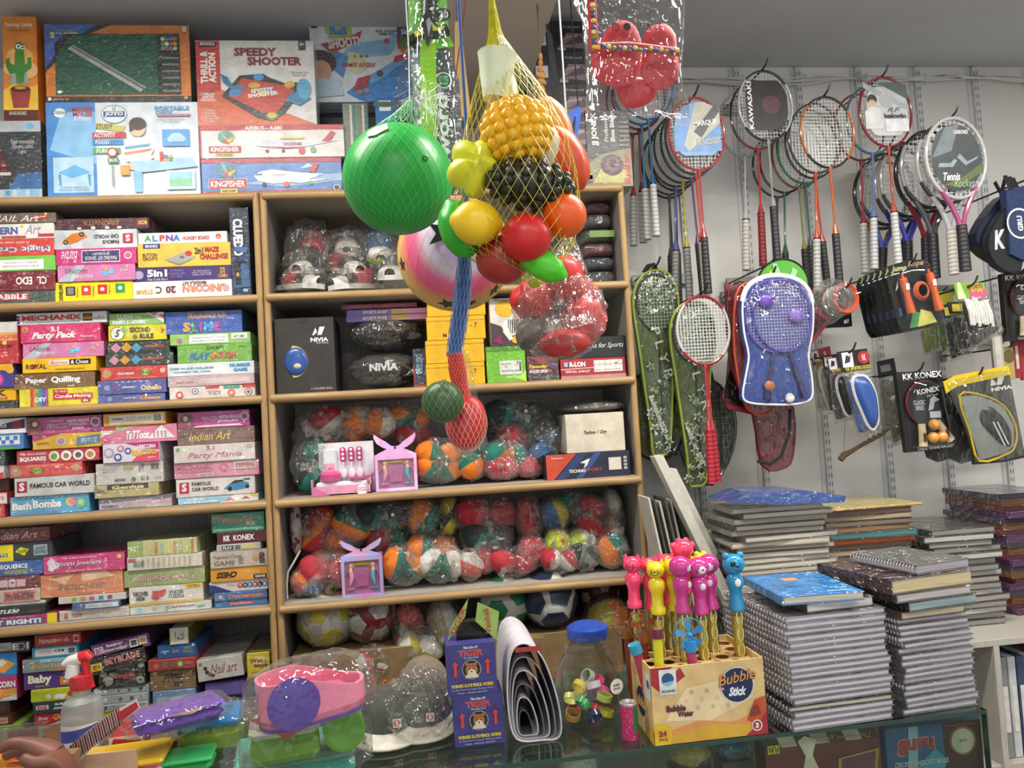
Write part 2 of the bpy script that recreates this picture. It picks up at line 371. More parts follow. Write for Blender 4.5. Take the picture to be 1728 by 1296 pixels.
stack(1,160,YF,[474,446,418,385.5,367],[
 (92,223,'f0dc1e','card','yellow game box with four coloured square icons',[r(.14,.33,.26,.78,'2a2a2e'),r(.16,.38,.24,.73,'8a8a90'),r(.34,.33,.46,.8,'d8482f'),r(.55,.36,.67,.83,'cf2330'),r(.78,.4,.9,.86,'2fa24a'),t(.08,.5,.8,.05,'DEVELOPS',K_,'bR'),t(.29,.5,.5,.03,'Sensory',K_,'R'),t(.49,.5,.5,.03,'Creative',K_,'R'),t(.70,.55,.5,.03,'Cognitive',K_,'R'),c(.4,.6,.1,W_),c(.61,.6,.1,W_),c(.84,.63,.1,W_)]),
 (97,228,'d77fb1','wrap','pink surprise game box with blue toy shape, under the magenta kit box',[pg('b7c2c9',0,0,.2,0,.36,1,.25,1),t(.24,.65,.28,.34,'Unicorn','4a4452','s'),t(.32,.3,.28,.36,'Surprise','f2eaf2','s'),c(.62,.45,.2,'6fb0d4'),c(.7,.55,.17,'7cbbe0'),pg('e8a23a',.6,.6,.63,.98,.66,.62),t(.86,.6,.1,.22,'Toy kraft',W_,'s'),c(.9,.82,.07,'f0d24a')]),
 (94,230,'d02f7e','wrap','magenta jewellery kit box with a navy title panel',[t(.17,.5,.2,.7,'Barbie','f4e6ee','si'),r(.32,.13,.8,.88,'efe4ee'),r(.33,.18,.79,.83,'3c2f6e'),t(.56,.66,.22,.2,'JEWELLERY',W_,'i'),t(.56,.38,.4,.24,'MAKING KIT SENIOR',W_,'i'),c(.9,.5,.24,'e8c6da'),c(.9,.5,.16,'d05a96')]),
 (91,231,'d2d6d8','card','pale grey box with an upside-down orange toy car',[pg('bcc2c6',0,0,.22,0,.1,1,0,1),pg('c3c8cc',.3,1,.5,1,.62,0,.36,0),c(.26,.55,.2,'d77a2a',.2),pg('d77a2a',.09,.3,.2,.25,.4,.6,.36,.9,.22,.8,.12,.5),c(.14,.35,.12,K_),c(.33,.75,.12,K_),c(.14,.35,.06,'999999'),c(.33,.75,.06,'999999'),t(.63,.62,.3,.2,'CAR WORLD','333333','bi'),t(.68,.33,.2,.2,'FAMOUS','333333','bi'),r(.83,.25,.95,.75,'b5283a'),t(.89,.5,.06,.36,'S',W_,'Bi')]),
 (94,251,'4d2430','wrap','dark maroon box lying on top of the pale grey car box',[t(.48,.6,.38,.52,'BRAINVITA','a8763e','i'),r(.86,.2,.98,.85,'7a2030'),t(.93,.52,.1,.4,'BOX','e8c040','bi'),c(.25,.08,.2,'d9cfc4',.13),c(.4,.1,.2,'efe6da',.16),c(.55,.1,.2,'efe6da',.14),c(.68,.1,.2,'efe6da',.12)]),
],G)
stack(1,308,YF,[473,449,409,390],[
 (224,392,'e9e4e0','card','white art sheets box with upside-down rainbow lettering',[t(.72,.52,.44,.46,'UNICORN','c85a86','Bi'),t(.72,.52,.44,.46,'UNICORN','e59a4a','i'),t(.38,.5,.1,.42,'20','7a2f5a','Bi'),t(.62,.84,.24,.2,'MANDALA ART','444444','bi'),t(.12,.4,.16,.26,'STEAM','d8b040','bi'),c(.94,.5,.18,'c9a6b6'),t(.26,.5,.06,.4,'C',K_,'i')]),
 (223,391,'43306c','card','dark purple craft kit box with large white numeral title',[c(.07,.5,.3,'b9a8cc'),t(.25,.6,.2,.52,'5in1',W_,'B'),t(.25,.16,.2,.16,'The Craft Kit-1',W_,''),t(.45,.55,.16,.6,'A Perfect\nCreative Kit\nFor Kids.','a08cd0','s'),t(.7,.55,.2,.4,'An inspiring gift to\nenhance & encourage\ncreative skills in kids.','d8cfe8',''),t(.91,.52,.1,.74,'FIVE\nKITS\nCOMBO','e0b040','b')]),
 (232,391,'ecc04c','card','mustard maze game box with a grey gadget picture',[r(.06,.8,.24,1,'2c3a78'),t(.15,.9,.13,.12,'BRANDS',W_,'b'),t(.13,.45,.16,.3,'BUTTON\nCIRCUITS','4a3a20','b'),pg('a6a49a',.28,.3,.44,.12,.62,.4,.5,.62),pg('8c8a80',.3,.25,.44,.06,.62,.36,.44,.14),c(.47,.4,.1,'6a6a66',.06),c(.54,.55,.14,'c23a30',.12),t(.65,.66,.09,.28,'2in1',K_,'b'),t(.79,.7,.15,.22,'MAZE','b02a38','B'),t(.81,.4,.3,.24,'CHALLENGE','b02a38','B')]),
 (233,384,'efedea','card','slim white box with multicoloured cut-out letters',[t(.11,.5,.08,.56,'A','5aa64a','B'),t(.19,.5,.06,.56,'L','4a86c8','B'),t(.27,.5,.06,.56,'P','d04a40','B'),t(.35,.5,.08,.56,'N','8a4aa0','B'),t(.43,.5,.08,.56,'A','3f7fc0','B'),t(.65,.45,.3,.36,'HUNGRY BOARD','b8303c','b'),c(.9,.55,.24,'cc4636'),c(.9,.45,.13,'e8a030')]),
],G)
z0=shelf_z(1);X0,X1=P(389,430,YF).x,P(422,430,YF).x
carton('game_box','dark blue mystery game box standing on its end beside the upright','game box',X0,X1,z0,P(405,350,YF).z,YF,.2,'1b2340',[
 t(.42,.66,.42,.5,'CLUEDO','eef0f4','BL'),pg('2a3f70',0,.36,1,.42,1,.48,0,.42),pg('35608c',.05,.08,.95,.1,.9,.34,.3,.38),r(.2,.12,.5,.36,'141824'),pg('141824',.15,.36,.35,.44,.55,.36),r(.27,.22,.4,.26,'d0a030'),c(.7,.06,.03,'7fb0d8',.02),pg('3c66a0',.2,.5,.8,.48,.9,.54,.3,.56)],'wrap',G)
# ---- row 2
stack(2,5,YF,[676,654,614,543],[
 (-70,29,'2f3433','wrap','black box with thin red lines at the bottom of its stack',[t(.6,.6,.3,.1,'real wooden craft','a04040',''),r(.2,.4,.66,.43,'8a3030')]),
 (-70,25,'e8b020','card','small yellow box with a dark letter and brown tab',[t(.75,.62,.2,.44,'K','5a2a1a','B'),r(.6,.12,.86,.32,'a8502a'),t(.73,.22,.2,.1,'games',W_,'')]),
 (-70,21,'4b4490','card','purple and yellow splat box under the red glossy box',[pg('efb030',0,1,1,1,1,.6,.8,.75,.6,.6,.3,.8,0,.6),c(.7,.35,.28,'c04a90'),c(.72,.35,.14,'e070b0'),c(.95,.75,.16,'efb030')]),
 (-70,30,'c2323a','wrap','tall red and cream glossy toy box',[r(0,.55,1,1,'e2a860'),pg('d8d4cc',0,.8,1,.74,1,1,0,1),pg('d86a3a',0,.5,1,.6,1,.7,0,.62),c(.5,.86,.12,'d04a70'),c(.78,.5,.05,'f0d860'),t(.75,.42,.3,.08,'ACTION','701418','b')]),
],G)
stack(2,100,YF,[654,627.5,603,577,546,521],[
 (32,166,'e6d51c','wrap','yellow craft box with a rainbow stripe block',[r(.14,0,.18,1,'cf4a2c'),r(.18,0,.215,1,'e08a3a'),r(.215,0,.25,1,'6aa84a'),r(.25,0,.29,1,'4a8ab8'),r(.29,0,.33,1,'6a5aa8'),r(.33,0,.365,1,'a0508a'),t(.275,.4,.15,.26,'DIY',W_,'B'),r(.43,.68,.61,.92,'c9303c'),t(.52,.8,.15,.16,'My first',W_,'s'),r(.43,.34,.93,.66,'c9303c'),t(.68,.5,.46,.24,'Candle Making',W_,'b'),r(.78,.14,.9,.34,'c9303c'),t(.84,.24,.07,.14,'kit',W_,'bs')]),
 (22,160,'7a5a3a','wrap','brown paper craft box with bold white title',[t(.28,.5,.26,.46,'Paper',W_,'B'),t(.64,.5,.36,.5,'Quilling',W_,'B'),t(.7,.12,.08,.1,'maxi',W_,'b'),pg('8e6a44',0,0,.3,0,.1,.4,0,.3)]),
 (37.5,162,'f0bd18','card','golden yellow board game box with black chess panel',[t(.19,.45,.28,.36,'ROYAL','4a2a2a','b'),c(.155,.45,.16,'b03030'),r(.36,.5,.64,.86,'e8d8d0'),t(.5,.68,.24,.24,'Business','c03050','s'),r(.64,.5,.93,.86,K_),t(.78,.68,.24,.28,'& Chess',W_,'b'),t(.65,.2,.4,.1,'DOUBLE SIDE PLAYING SURFACE','6a4a10','b')]),
 (38,175,'d47fae','wrap','pink surprise game box with blue toy shape, under the rose party box',[pg('b7c2c9',0,0,.16,0,.36,1,.25,1),t(.21,.65,.24,.34,'Unicorn','4a4452','s'),t(.28,.32,.24,.36,'Surprise','f2eaf2','s'),c(.61,.42,.2,'6fb0d4'),c(.68,.5,.17,'7cbbe0'),pg('e8a23a',.6,.6,.62,.95,.65,.62),t(.86,.5,.1,.2,'Toy kraft','f0d24a','s'),c(.93,.75,.07,'f0d24a')]),
 (34,169,'d8356f','wrap','rose pink party pack box with white script title',[t(.43,.74,.1,.28,'3.1',W_,'B'),t(.42,.36,.56,.46,'Party Pack',W_,'Bs'),t(.83,.3,.18,.14,'Forever',W_,'s'),c(.06,.74,.16,'d8a050'),c(.06,.74,.1,'b06a3a')]),
 (27.5,179,'d6d9dc','card','white construction set box with red riveted title',[r(0,.62,.035,.78,'2a2a4a'),r(0,.36,.035,.54,'2a2a4a'),r(0,.12,.035,.28,'2a2a4a'),t(.39,.58,.66,.46,'MECHANIX','c23a34','B'),t(.39,.2,.64,.12,'A PLASTIC ENGINEERING CONSTRUCTION SET','50605a','b'),r(.735,.2,.84,.84,'3a3328'),r(.74,.34,.835,.52,'e6c030'),t(.787,.43,.08,.13,'CARS-2',K_,'b'),t(.787,.66,.08,.2,'GRAND\nPRIX','d85a40','b'),t(.915,.4,.1,.14,'PLASTO','b04a4a',''),c(.915,.55,.05,'b04a4a')]),
],G)
stack(2,225,YF,[664,640.5,617.5,596,574.5,548,527],[
 (165,278,'5a64a2','wrap','sparkly blue game box at the bottom of its stack',[c(.18,.5,.28,'8a92c0'),t(.48,.5,.2,.18,'POPSY SET',W_,'b'),t(.78,.45,.32,.4,'Chess','e0a060','B'),c(.72,.8,.16,'e8e0b0')]),
 (165,281,'5560a0','wrap','sparkly blue game box with cream letters under the red game box',[c(.14,.5,.2,'98a0cc'),pg('c04a40',.2,.4,.26,.6,.3,.4),t(.45,.5,.2,.16,'classic',W_,'b'),t(.78,.4,.3,.4,'Othello','e8c890','B'),t(.5,.84,.5,.16,'* * * * * *',W_,'b')]),
 (169,281,'d0433e','wrap','red card game box with a yellow-green logo',[c(.1,.5,.32,'c8905a'),t(.38,.5,.26,.22,'Assortment',W_,'bs'),c(.68,.52,.3,'a8b84a',.26),t(.68,.52,.2,.24,'UNO','3a6a2a','B'),c(.94,.6,.2,'e0b0a0'),t(.6,.14,.5,.1,'Family card game','e8c0b8','')]),
 (178,292,'33433e','wrap','dark green box with pink, orange and blue diamonds, lower of two',[pg('d890a8',.05,.5,.13,.12,.21,.5,.13,.88),pg('e0a030',.21,.5,.29,.12,.37,.5,.29,.88),pg('50a0c0',.37,.5,.45,.12,.53,.5,.45,.88),r(.55,.4,.88,.66,'6a3a3c'),t(.72,.53,.3,.2,'DOMINOES DELUXE','c85a50','b')]),
 (181,286,'2e3d38','wrap','dark green box with pink, orange and blue diamonds, upper of two',[pg('d890a8',.05,.5,.14,.1,.23,.5,.14,.9),pg('e0a030',.22,.5,.31,.12,.4,.5,.31,.95),pg('50a0c0',.38,.45,.47,.08,.56,.45,.47,.85),r(.6,.4,.92,.66,'6a3a3c'),t(.76,.53,.3,.2,'DOMINOES','c85a50','b')]),
 (182,280,'e0cf28','wrap','yellow quiz game box with a round clock numeral',[c(.16,.5,.44,'3a3a38'),c(.16,.5,.4,'f0eee0'),t(.16,.5,.1,.5,'5','4a4a48','Bs'),c(.27,.75,.2,'8ac05a'),t(.55,.7,.36,.34,'SECOND','4a4a52','B'),t(.66,.28,.24,.32,'RULE','4a4a52','B'),t(.94,.6,.07,.3,'Jr','c03a3a','B'),c(.46,.26,.15,'8a7a4a')]),
 (184,277,'86b86a','wrap','light green ladder game box on the yellow quiz box',[t(.3,.68,.28,.36,'LUDO',W_,'B'),t(.52,.66,.1,.16,'AND',W_,'b'),t(.36,.26,.6,.3,'SNAKES & LADDERS',W_,'B'),pg('e6dcd8',.68,1,1,.1,1,1),pg('c86a80',.72,1,.82,.7,.9,1),pg('c86a80',.9,.8,1,.4,1,.8)]),
],G)
stack(2,355,YF,[650.5,633,611,580.5,561.5,523],[
 (285,430,'dcd3cc','wrap','white tile game box with patterned ornament and red squares',[r(.42,.75,.58,1,'c9403a'),r(.63,.7,.82,1,'4fa08a'),r(.85,.72,1,1,'d0483c'),c(.3,.6,.26,'5a5560'),c(.3,.6,.2,'dcd3cc'),c(.3,.6,.08,'5a5560'),c(.92,.35,.3,'5a5560'),c(.92,.35,.24,'dcd3cc'),c(.92,.35,.12,'5a5560'),c(.72,.35,.3,'d0603a'),c(.72,.35,.15,'e8c0a0'),t(.52,.45,.16,.34,'AZUL','7a6a68','i'),c(.12,.35,.3,'d0504a'),c(.12,.35,.16,'e8d8d0')]),
 (283,430,'cdb0b2','wrap','slim silver-pink box between the white number game and tile game',[t(.2,.4,.2,.2,'special edition','b85a70','s'),r(.35,.2,.95,.75,'d8c4c2')]),
 (282,429,'dfe2e2','card','white number game box with blue lettering',[t(.28,.6,.5,.16,'COME ON AND CHALLENGE','3a8ab0','b'),t(.28,.32,.42,.16,'YOURSELF! YES, I CAN!','3a8ab0','b'),t(.84,.7,.24,.28,'NUMBER','3a94c4','B'),t(.84,.34,.16,.28,'GAME','3a94c4','B')]),
 (299,425,'74b246','wrap','green dough set box with multicoloured lettering',[t(.5,.8,.24,.2,'KHYATI','34401e','b'),t(.87,.82,.08,.12,'A018','34401e',''),t(.3,.36,.3,.4,'PLAY','4a78c0','Bs'),t(.62,.36,.34,.42,'DOUGH','c04a50','B'),t(.5,.36,.1,.4,'*','e8c030','B')]),
 (286,422,'98c46c','card','pale green box with a white information label',[r(.24,.12,.72,.88,'e8ebe4'),t(.48,.62,.42,.14,'WARNING CHOKING HAZARD','888888',''),t(.48,.34,.42,.14,'SMALL PARTS NOT FOR UNDER 3','888888',''),r(.76,.4,.96,.9,'eef0ea'),t(.86,.62,.14,.24,'CE','555555','b'),c(.12,.4,.24,'b06aa0')]),
 (278,408,'3f5fae','wrap','blue slime kit box with rainbow title',[t(.55,.78,.5,.24,'FRAGRANCE FUN','d8a050','b'),t(.28,.3,.1,.42,'S','e8b030','B'),t(.38,.3,.07,.42,'L','6ab04a','B'),t(.46,.3,.03,.42,'I','c85a8a','B'),t(.56,.3,.12,.42,'M','5a9ad8','B'),t(.68,.3,.08,.42,'E','c04a90','B')]),
],G)
# ---- row 3
stack(3,3,YF,[852,830.5,808,784.5,759,732.5,705],[
 (-75,6,'c2303a','wrap','red box at the bottom of the cut-off stack',[r(.5,.2,.95,.8,'d87078')]),
 (-75,11,'d04a42','wrap','red and white box above the plain red box',[r(.6,.1,1,.9,'dcd6d0'),t(.8,.5,.3,.3,'TOYS','c03030','b')]),
 (-75,16,'4a2a22','card','dark brown wooden-look game box',[r(.3,.2,.7,.8,'6a4430')],{'dy': .03}),
 (-75,7,'d8d2cc','wrap','white box with a red corner',[pg('cc3a44',.5,0,1,0,1,.5),pg('cc3a44',.5,1,.8,1,.5,.4)]),
 (-75,8,'3a4a40','wrap','dark green box under the blue chequered box',[c(.85,.5,.2,'d8d8d0')]),
 (-75,40,'4a78b8','card','blue box with a white chequered panel',[r(.55,.3,.95,.9,'d8dde2'),*[r(.56+.06*k,.35+.25*(k % 2),.62+.06*k,.6+.25*(k % 2),'4a78b8') for k in range(6)],pg('5a9a4a',0,0,1,0,.8,.18,0,.3)]),
 (-75,43,'e4e2de','card','white box with a slanted navy picture strip',[pg('2c3050',.3,.3,1,.92,1,.3),c(.88,.55,.28,'8a3038'),t(.62,.52,.24,.22,'SPEED PLUS',W_,'bs')]),
],G)
stack(3,95,YF,[835,802.5,780.5,757.5,732,703],[
 (17,151,'4fa2c8','wrap','sky blue bath kit box with two fizzy ball pictures',[t(.15,.5,.24,.38,'Bath','efe2d8','B'),t(.47,.56,.36,.42,'Bombs','efe2d8','B'),c(.38,.54,.1,'6a4a3a'),c(.77,.6,.26,'d8c850'),c(.8,.6,.22,'d87aa0'),c(.9,.5,.26,'6ab87a'),c(.9,.55,.14,'b0d8a0'),t(.35,.16,.6,.12,'CREATE YOUR OWN SCENTED FIZZERS','a878b8','s'),t(.5,.92,.7,.08,'| | | | | | | | | |',W_,'s')]),
 (24,158,'c9c6c2','card','light grey car box with red square logo and one-line title',[pg('bdbab6',.3,0,.5,0,.42,.45),pg('bab7b3',.7,0,.9,1,.8,1),r(.035,.22,.16,.8,'a02c34'),t(.097,.52,.07,.44,'S','e8dcd8','B'),t(.58,.54,.76,.26,'FAMOUS CAR WORLD','3a3836','b')]),
 (16,137,'d6504a','wrap','coral red lotto box with a yellow-green title',[c(.09,.5,.4,'b08a70'),t(.5,.82,.5,.16,'premium game collection','e8b8a8','b'),c(.38,.45,.36,'b8b860',.24),t(.38,.45,.22,.26,'LOTTO','5a7a3a','B'),t(.66,.5,.24,.2,'special kids','a85a90','s'),c(.92,.55,.3,'c8a070')]),
 (28,168,'b9303c','wrap','red box with four white picture discs',[t(.2,.75,.32,.2,'Mix foundation',W_,'s'),t(.2,.34,.32,.36,'SQUARES',W_,'B'),*[c(.455+.147*k,.48,.38,'ece6dc') for k in range(4)],c(.455,.48,.24,'7aa83a'),c(.602,.48,.2,'8a7a60'),c(.749,.48,.22,'4a5a50'),c(.896,.48,.24,'c08a40')]),
 (55,170,'d8ac24','wrap','yellow box with a slanted blue panel under the princess kit',[pg('a83a6a',0,1,.4,1,0,.55),t(.16,.4,.18,.14,'FUNSKOOL','b04030','b'),c(.42,.5,.32,'c8c4bc'),c(.42,.5,.22,'b88a98'),pg('5a7a98',.64,.12,1,.3,1,.85,.66,.72),t(.84,.5,.26,.3,'BUY IT','a8b8c8','Bs')]),
 (46.5,173,'b5428a','wrap','magenta bead jewellery box with a brown figure on the left end',[pg('8a4a58',0,0,.22,0,.16,1,0,1),c(.1,.62,.3,'5a3a38'),c(.1,.62,.15,'e0bca8'),t(.4,.76,.2,.18,'Disney','e8d0e0','s'),t(.4,.46,.28,.3,'PRINCESS','e8d0e0','s'),t(.68,.72,.3,.18,'NEON BEADS','efe0ea','b'),t(.68,.5,.26,.18,'JEWELLERY','efe0ea','b'),t(.68,.26,.16,.18,'JUNIOR','efe0ea','b'),r(.84,.05,1,.95,'8a3a78'),c(.915,.6,.28,'d8c0d0'),c(.915,.6,.2,'8a4a7a')]),
],G)
stack(3,225,YF,[838,816,779.5,747.5,717.5,696],[
 (167,290,'b7a8a8','wrap','grey-white crystal jewellery box with a dark upper band',[pg('6f6872',0,.55,.6,.75,1,.6,1,1,0,1),pg('c09aa6',.5,.5,1,.3,1,.7),t(.14,.3,.22,.2,'FROZEN II','4a4450','b'),t(.35,.1,.6,.12,'CRYSTAL JEWELLERY JUNIOR','5a5460','')]),
 (159,268,'b5a873','wrap','khaki puzzle box with a dark title band',[r(.2,.62,.84,1,'3a3022'),t(.52,.78,.5,.3,'Genius','d8c890','B'),pg('8a8468',0,.4,.2,.4,.05,.9,0,.9),t(.1,.55,.1,.2,'10+','3a3428','')]),
 (161,275,'c6c1ba','wrap','greyish white back side of a game box with pen scribbles',[t(.48,.72,.16,.3,'Toys','b8a030','B'),t(.2,.7,.28,.3,'A classic game of skill\nfor boys and girls\nages six and up','8a8680',''),r(.82,.62,.94,.88,'8a8680'),*[r(.83+.02*k,.64,.84+.02*k,.86,'3a3836') for k in range(5)],t(.68,.75,.08,.4,'6M','4a4a48','s'),c(.56,.2,.1,'4a7a4a'),t(.36,.2,.16,.12,'MADE IN INDIA','3a3836','b'),t(.73,.22,.12,.16,'C E','4a4846','b'),t(.92,.2,.1,.1,'NO. 3196','4a4846','')]),
 (173.5,269,'dcd3de','card','white and magenta ring toss game box',[pg('c02a7a',.42,1,1,1,1,.6,.7,.75),pg('d8506a',.5,0,1,0,1,.5,.6,.3),c(.11,.55,.26,'b09ab0'),c(.11,.55,.18,'dcd3de'),c(.32,.75,.17,'d06a90'),c(.32,.75,.1,'dcd3de'),c(.45,.6,.17,'4a4a9a'),c(.45,.6,.1,'dcd3de'),c(.27,.3,.2,'4a4a9a'),c(.27,.3,.12,'dcd3de'),t(.78,.8,.32,.22,'UNICORN','f2e8f0','B'),t(.74,.5,.44,.3,'RINGTOSS','e8b020','B'),t(.87,.2,.16,.16,'Junior',W_,'s')]),
 (170,298,'dc7f9a','wrap','pink and white tattoo kit box with a patterned triangle',[pg('e6dfd6',0,.4,.2,.7,.5,1,0,1),pg('9aba7a',.1,.6,.45,1,.25,1),r(.02,.78,.2,.98,'c9404a'),t(.48,.45,.3,.5,'TaTToos',W_,'Bs'),pg('e9e2e0',.6,.2,.8,.95,.98,.2),*[c(.7+.05*(k % 4),.3+.13*(k//4),.05,'b0707a') for k in range(12)],c(.08,.35,.2,'d86a8a')]),
 (173.5,279,'dc9a3c','card','orange box showing its white information panel, topmost of its stack',[r(.1,.15,.97,.85,'e4dccb'),t(.23,.55,.18,.2,'WARNING','4a4438','b'),r(.36,.35,.52,.75,'cfc7b5'),t(.66,.55,.22,.3,'NAME OF\nPRODUCT','8a8474',''),r(.82,.3,.92,.76,'3a3a36'),r(.835,.36,.905,.7,'e4dccb'),t(.87,.53,.05,.2,'ISI','3a3a36','b')]),
],G)
stack(3,365,YF,[836.5,805,778.5,749,721,693],[
 (300,436,'8cc0d8','wrap','pale blue ladder game box at the bottom of its stack',[t(.22,.68,.22,.34,'LUDO',W_,'B'),t(.28,.28,.42,.28,'SNAKES & LADDERS',W_,'B'),pg('e0dcd4',.5,0,1,0,1,1,.7,1),pg('d06a7a',.55,.2,.65,.7,.7,.2),pg('e0c050',.9,.7,1,.4,1,1,.9,1),pg('c04a5a',.78,.3,.84,.7,.9,.3),r(.7,.3,.76,.6,W_)]),
 (297,431,'d9d1ca','card','light grey car box with a blue sports car picture',[pg('c8c0ba',0,0,.2,0,.1,.5),r(.045,.2,.165,.8,'b03038'),t(.105,.53,.065,.44,'S','e8dcd8','B'),t(.32,.7,.24,.2,'FAMOUS','4a4644','b'),t(.37,.4,.34,.2,'CAR WORLD','4a4644','b'),pg('4a86b0',.6,.35,.68,.6,.84,.72,.92,.6,.93,.36,.75,.22),pg('2a3038',.68,.58,.74,.76,.86,.78,.84,.68),c(.68,.32,.12,'222226'),c(.9,.4,.1,'222226'),r(.86,.78,.94,.84,'2a3038')]),
 (294,438,'d58aa0','wrap','pink construction set box with a grey corner patch',[t(.24,.7,.42,.34,'MECHANIX','b86a80','B'),t(.22,.4,.4,.12,'CONSTRUCTION SYSTEM FOR CREATIVE KIDS','a05a72',''),r(.27,.1,.46,.3,'e0c8cc'),t(.365,.2,.17,.14,'CARNIVAL','5a3a44',''),c(.58,.6,.26,'b06a80'),c(.58,.6,.14,'d58aa0'),r(.7,.42,.97,1,'c0b2b0'),t(.84,.7,.22,.26,'PEPPERS','c04a4a','b')]),
 (293,431,'d6cdc4','wrap','cream party box with pink script title',[t(.5,.35,.66,.42,'Party Mania','d05a78','s'),t(.45,.82,.1,.24,'3.1','c05a70','b'),c(.05,.78,.12,'7a9a50'),r(.9,.7,.96,.9,'b8aca2')]),
 (299,430,'7a5c54','wrap','brown art kit box with yellow lettering',[t(.42,.5,.54,.5,'Indian Art','d8c44a','s'),r(.73,.35,.94,.75,'8a6a5e'),c(.06,.5,.2,'6a4a40')]),
 (299,420.5,'b8458c','wrap','magenta bead jewellery box on top of the brown art kit',[pg('8a4a58',0,0,.24,0,.18,1,0,1),c(.11,.6,.3,'5a3a38'),c(.11,.62,.15,'e0bca8'),t(.44,.55,.22,.26,'PRINCESS','e8d0e0','s'),t(.72,.62,.3,.2,'NEON BEADS','efe0ea','b'),t(.7,.36,.3,.18,'JEWELLERY','efe0ea','b'),c(.93,.6,.26,'d8c0d0'),c(.93,.6,.18,'8a4a7a'),pg('ecd0dc',.2,.05,.9,.05,.86,.18,.3,.16)]),
],G)
# ---- row 4
stack(4,40,YF,[1038,1022,1016,994,971.5,946,915.5,891],[
 (-70,97,'a83a62','card','magenta guessing game box with yellow right end',[r(.9,0,1,1,'e0cf20'),t(.55,.84,.5,.2,'Draw, Act or Think but...','e8b8c0',''),r(0,.04,.86,.66,'5a5a7a'),t(.42,.36,.84,.5,'GUESS IT RIGHT!','d8dce6','B')]),
 (-70,76,'2f3433','card','black and clear slim box on the magenta guessing game',[t(.55,.5,.3,.4,'TITLE30',W_,'bs'),r(.64,.1,.65,.9,'888888'),r(.8,.2,.95,.5,'4a4a48')]),
 (-70,76,'cfcabf','card','thin white tray under the business game',[r(.2,.3,.9,.7,'b8b2a6')]),
 (-70,68,'c6b3a2','wrap','cream and red business board game box',[r(.56,.12,.94,.86,'c8584a'),t(.75,.5,.34,.44,'BUSINESS','5a5a66','B'),t(.47,.6,.05,.4,'L','d04030','B'),c(.3,.5,.3,'d8ccba')]),
 (-70,67,'6f2a38','wrap','maroon box with three white picture panels',[r(.42,.2,.6,.75,'d0b0b0'),r(.61,.2,.7,.75,'d0b0b0'),r(.71,.2,.82,.75,'d0b0b0'),c(.66,.5,.1,'8a6a6a')]),
 (-70,73.5,'34599a','wrap','blue number sequence game box with white title',[t(.64,.62,.36,.34,'SEQUENCE',W_,'b'),t(.68,.26,.3,.28,'NUMBERS','a8a83a','bs'),r(.82,.4,.98,.44,'7a9ac8'),r(.82,.2,.98,.24,'7a9ac8')]),
 (-70,87.5,'3d4146','card','charcoal box with yellow square and yellow sticker',[r(.3,0,.58,.92,'e6d51e'),r(.42,.25,.52,.45,'555a60'),t(.47,.35,.08,.14,'ITS',W_,'b'),pg('d8d830',.6,.5,.66,.75,.75,.6,.7,.25),t(.68,.5,.1,.2,'SAFE','5a6a10','b'),r(.8,.22,.95,.82,'9aa8ae'),t(.875,.52,.13,.4,'LIGHT\nSOUND','3d4146','b')]),
 (-70,84,'6e3330','wrap','reddish brown art kit box on top of the charcoal box',[t(.62,.5,.5,.5,'Indian Art','d8bcae','s'),c(.93,.5,.2,'8a4a44')]),
],G)
stack(4,150,YF,[1029,1017,1005,965.5,935.5],[
 (100,219,'c8bfae','wrap','pale silver sparkling box at the bottom of its stack',[c(.1,.65,.16,'b85a5a'),c(.1,.35,.2,'b05058'),t(.26,.5,.16,.4,'NAIL\nART','b8646a','b'),r(.4,.2,.95,.8,'bab2a8'),t(.6,.5,.3,.3,'GLITTER','9a9288','b')]),
 (121,201,'3f5e92','wrap','slim blue box with a pale right half',[r(.28,.2,.98,.85,'c6ccc8'),t(.6,.5,.5,.3,'Magic Slate','7a8a8a',''),c(.2,.5,.2,'6a9a50')]),
 (98,212,'cfc4be','card','thin white box with five small coloured squares',[r(.2,.25,.27,.8,'8ab040'),r(.33,.25,.4,.8,'d0963a'),r(.46,.25,.53,.8,'c8588a'),r(.6,.25,.67,.8,'4a86b8'),r(.73,.25,.8,.8,'8a5a6a')]),
 (68,208,'d8875a','wrap','thick orange electric kit box with glaring shrink wrap',[t(.5,.4,.56,.24,'ELECTRIC WIRING','8a7a70','b'),t(.2,.84,.12,.14,'3021','6a4a3a','b'),pg('e8c098',.5,.6,.9,.75,.8,1,.5,1),pg('e0b088',.1,.8,.3,.5,.4,.9),t(.6,.1,.3,.08,'LEARN AND PLAY','b0603a','')]),  # pale polygons are shrink-wrap glare painted into the print colours
 (73,211,'d03a78','wrap','hot pink princess jewellery box with a white butterfly',[c(.1,.65,.22,'e6d6de'),c(.1,.35,.18,'e6d6de'),c(.15,.5,.2,'ecdfe6'),t(.42,.5,.6,.36,'Princess Jewellery','5a4652','bs'),t(.42,.52,.6,.36,'Princess Jewellery','efe4ea','s'),t(.45,.86,.44,.12,'My craft jewellery',W_,'s'),t(.5,.14,.44,.12,'magical beads',W_,'s'),c(.94,.78,.12,'e8c84a')]),
],G)
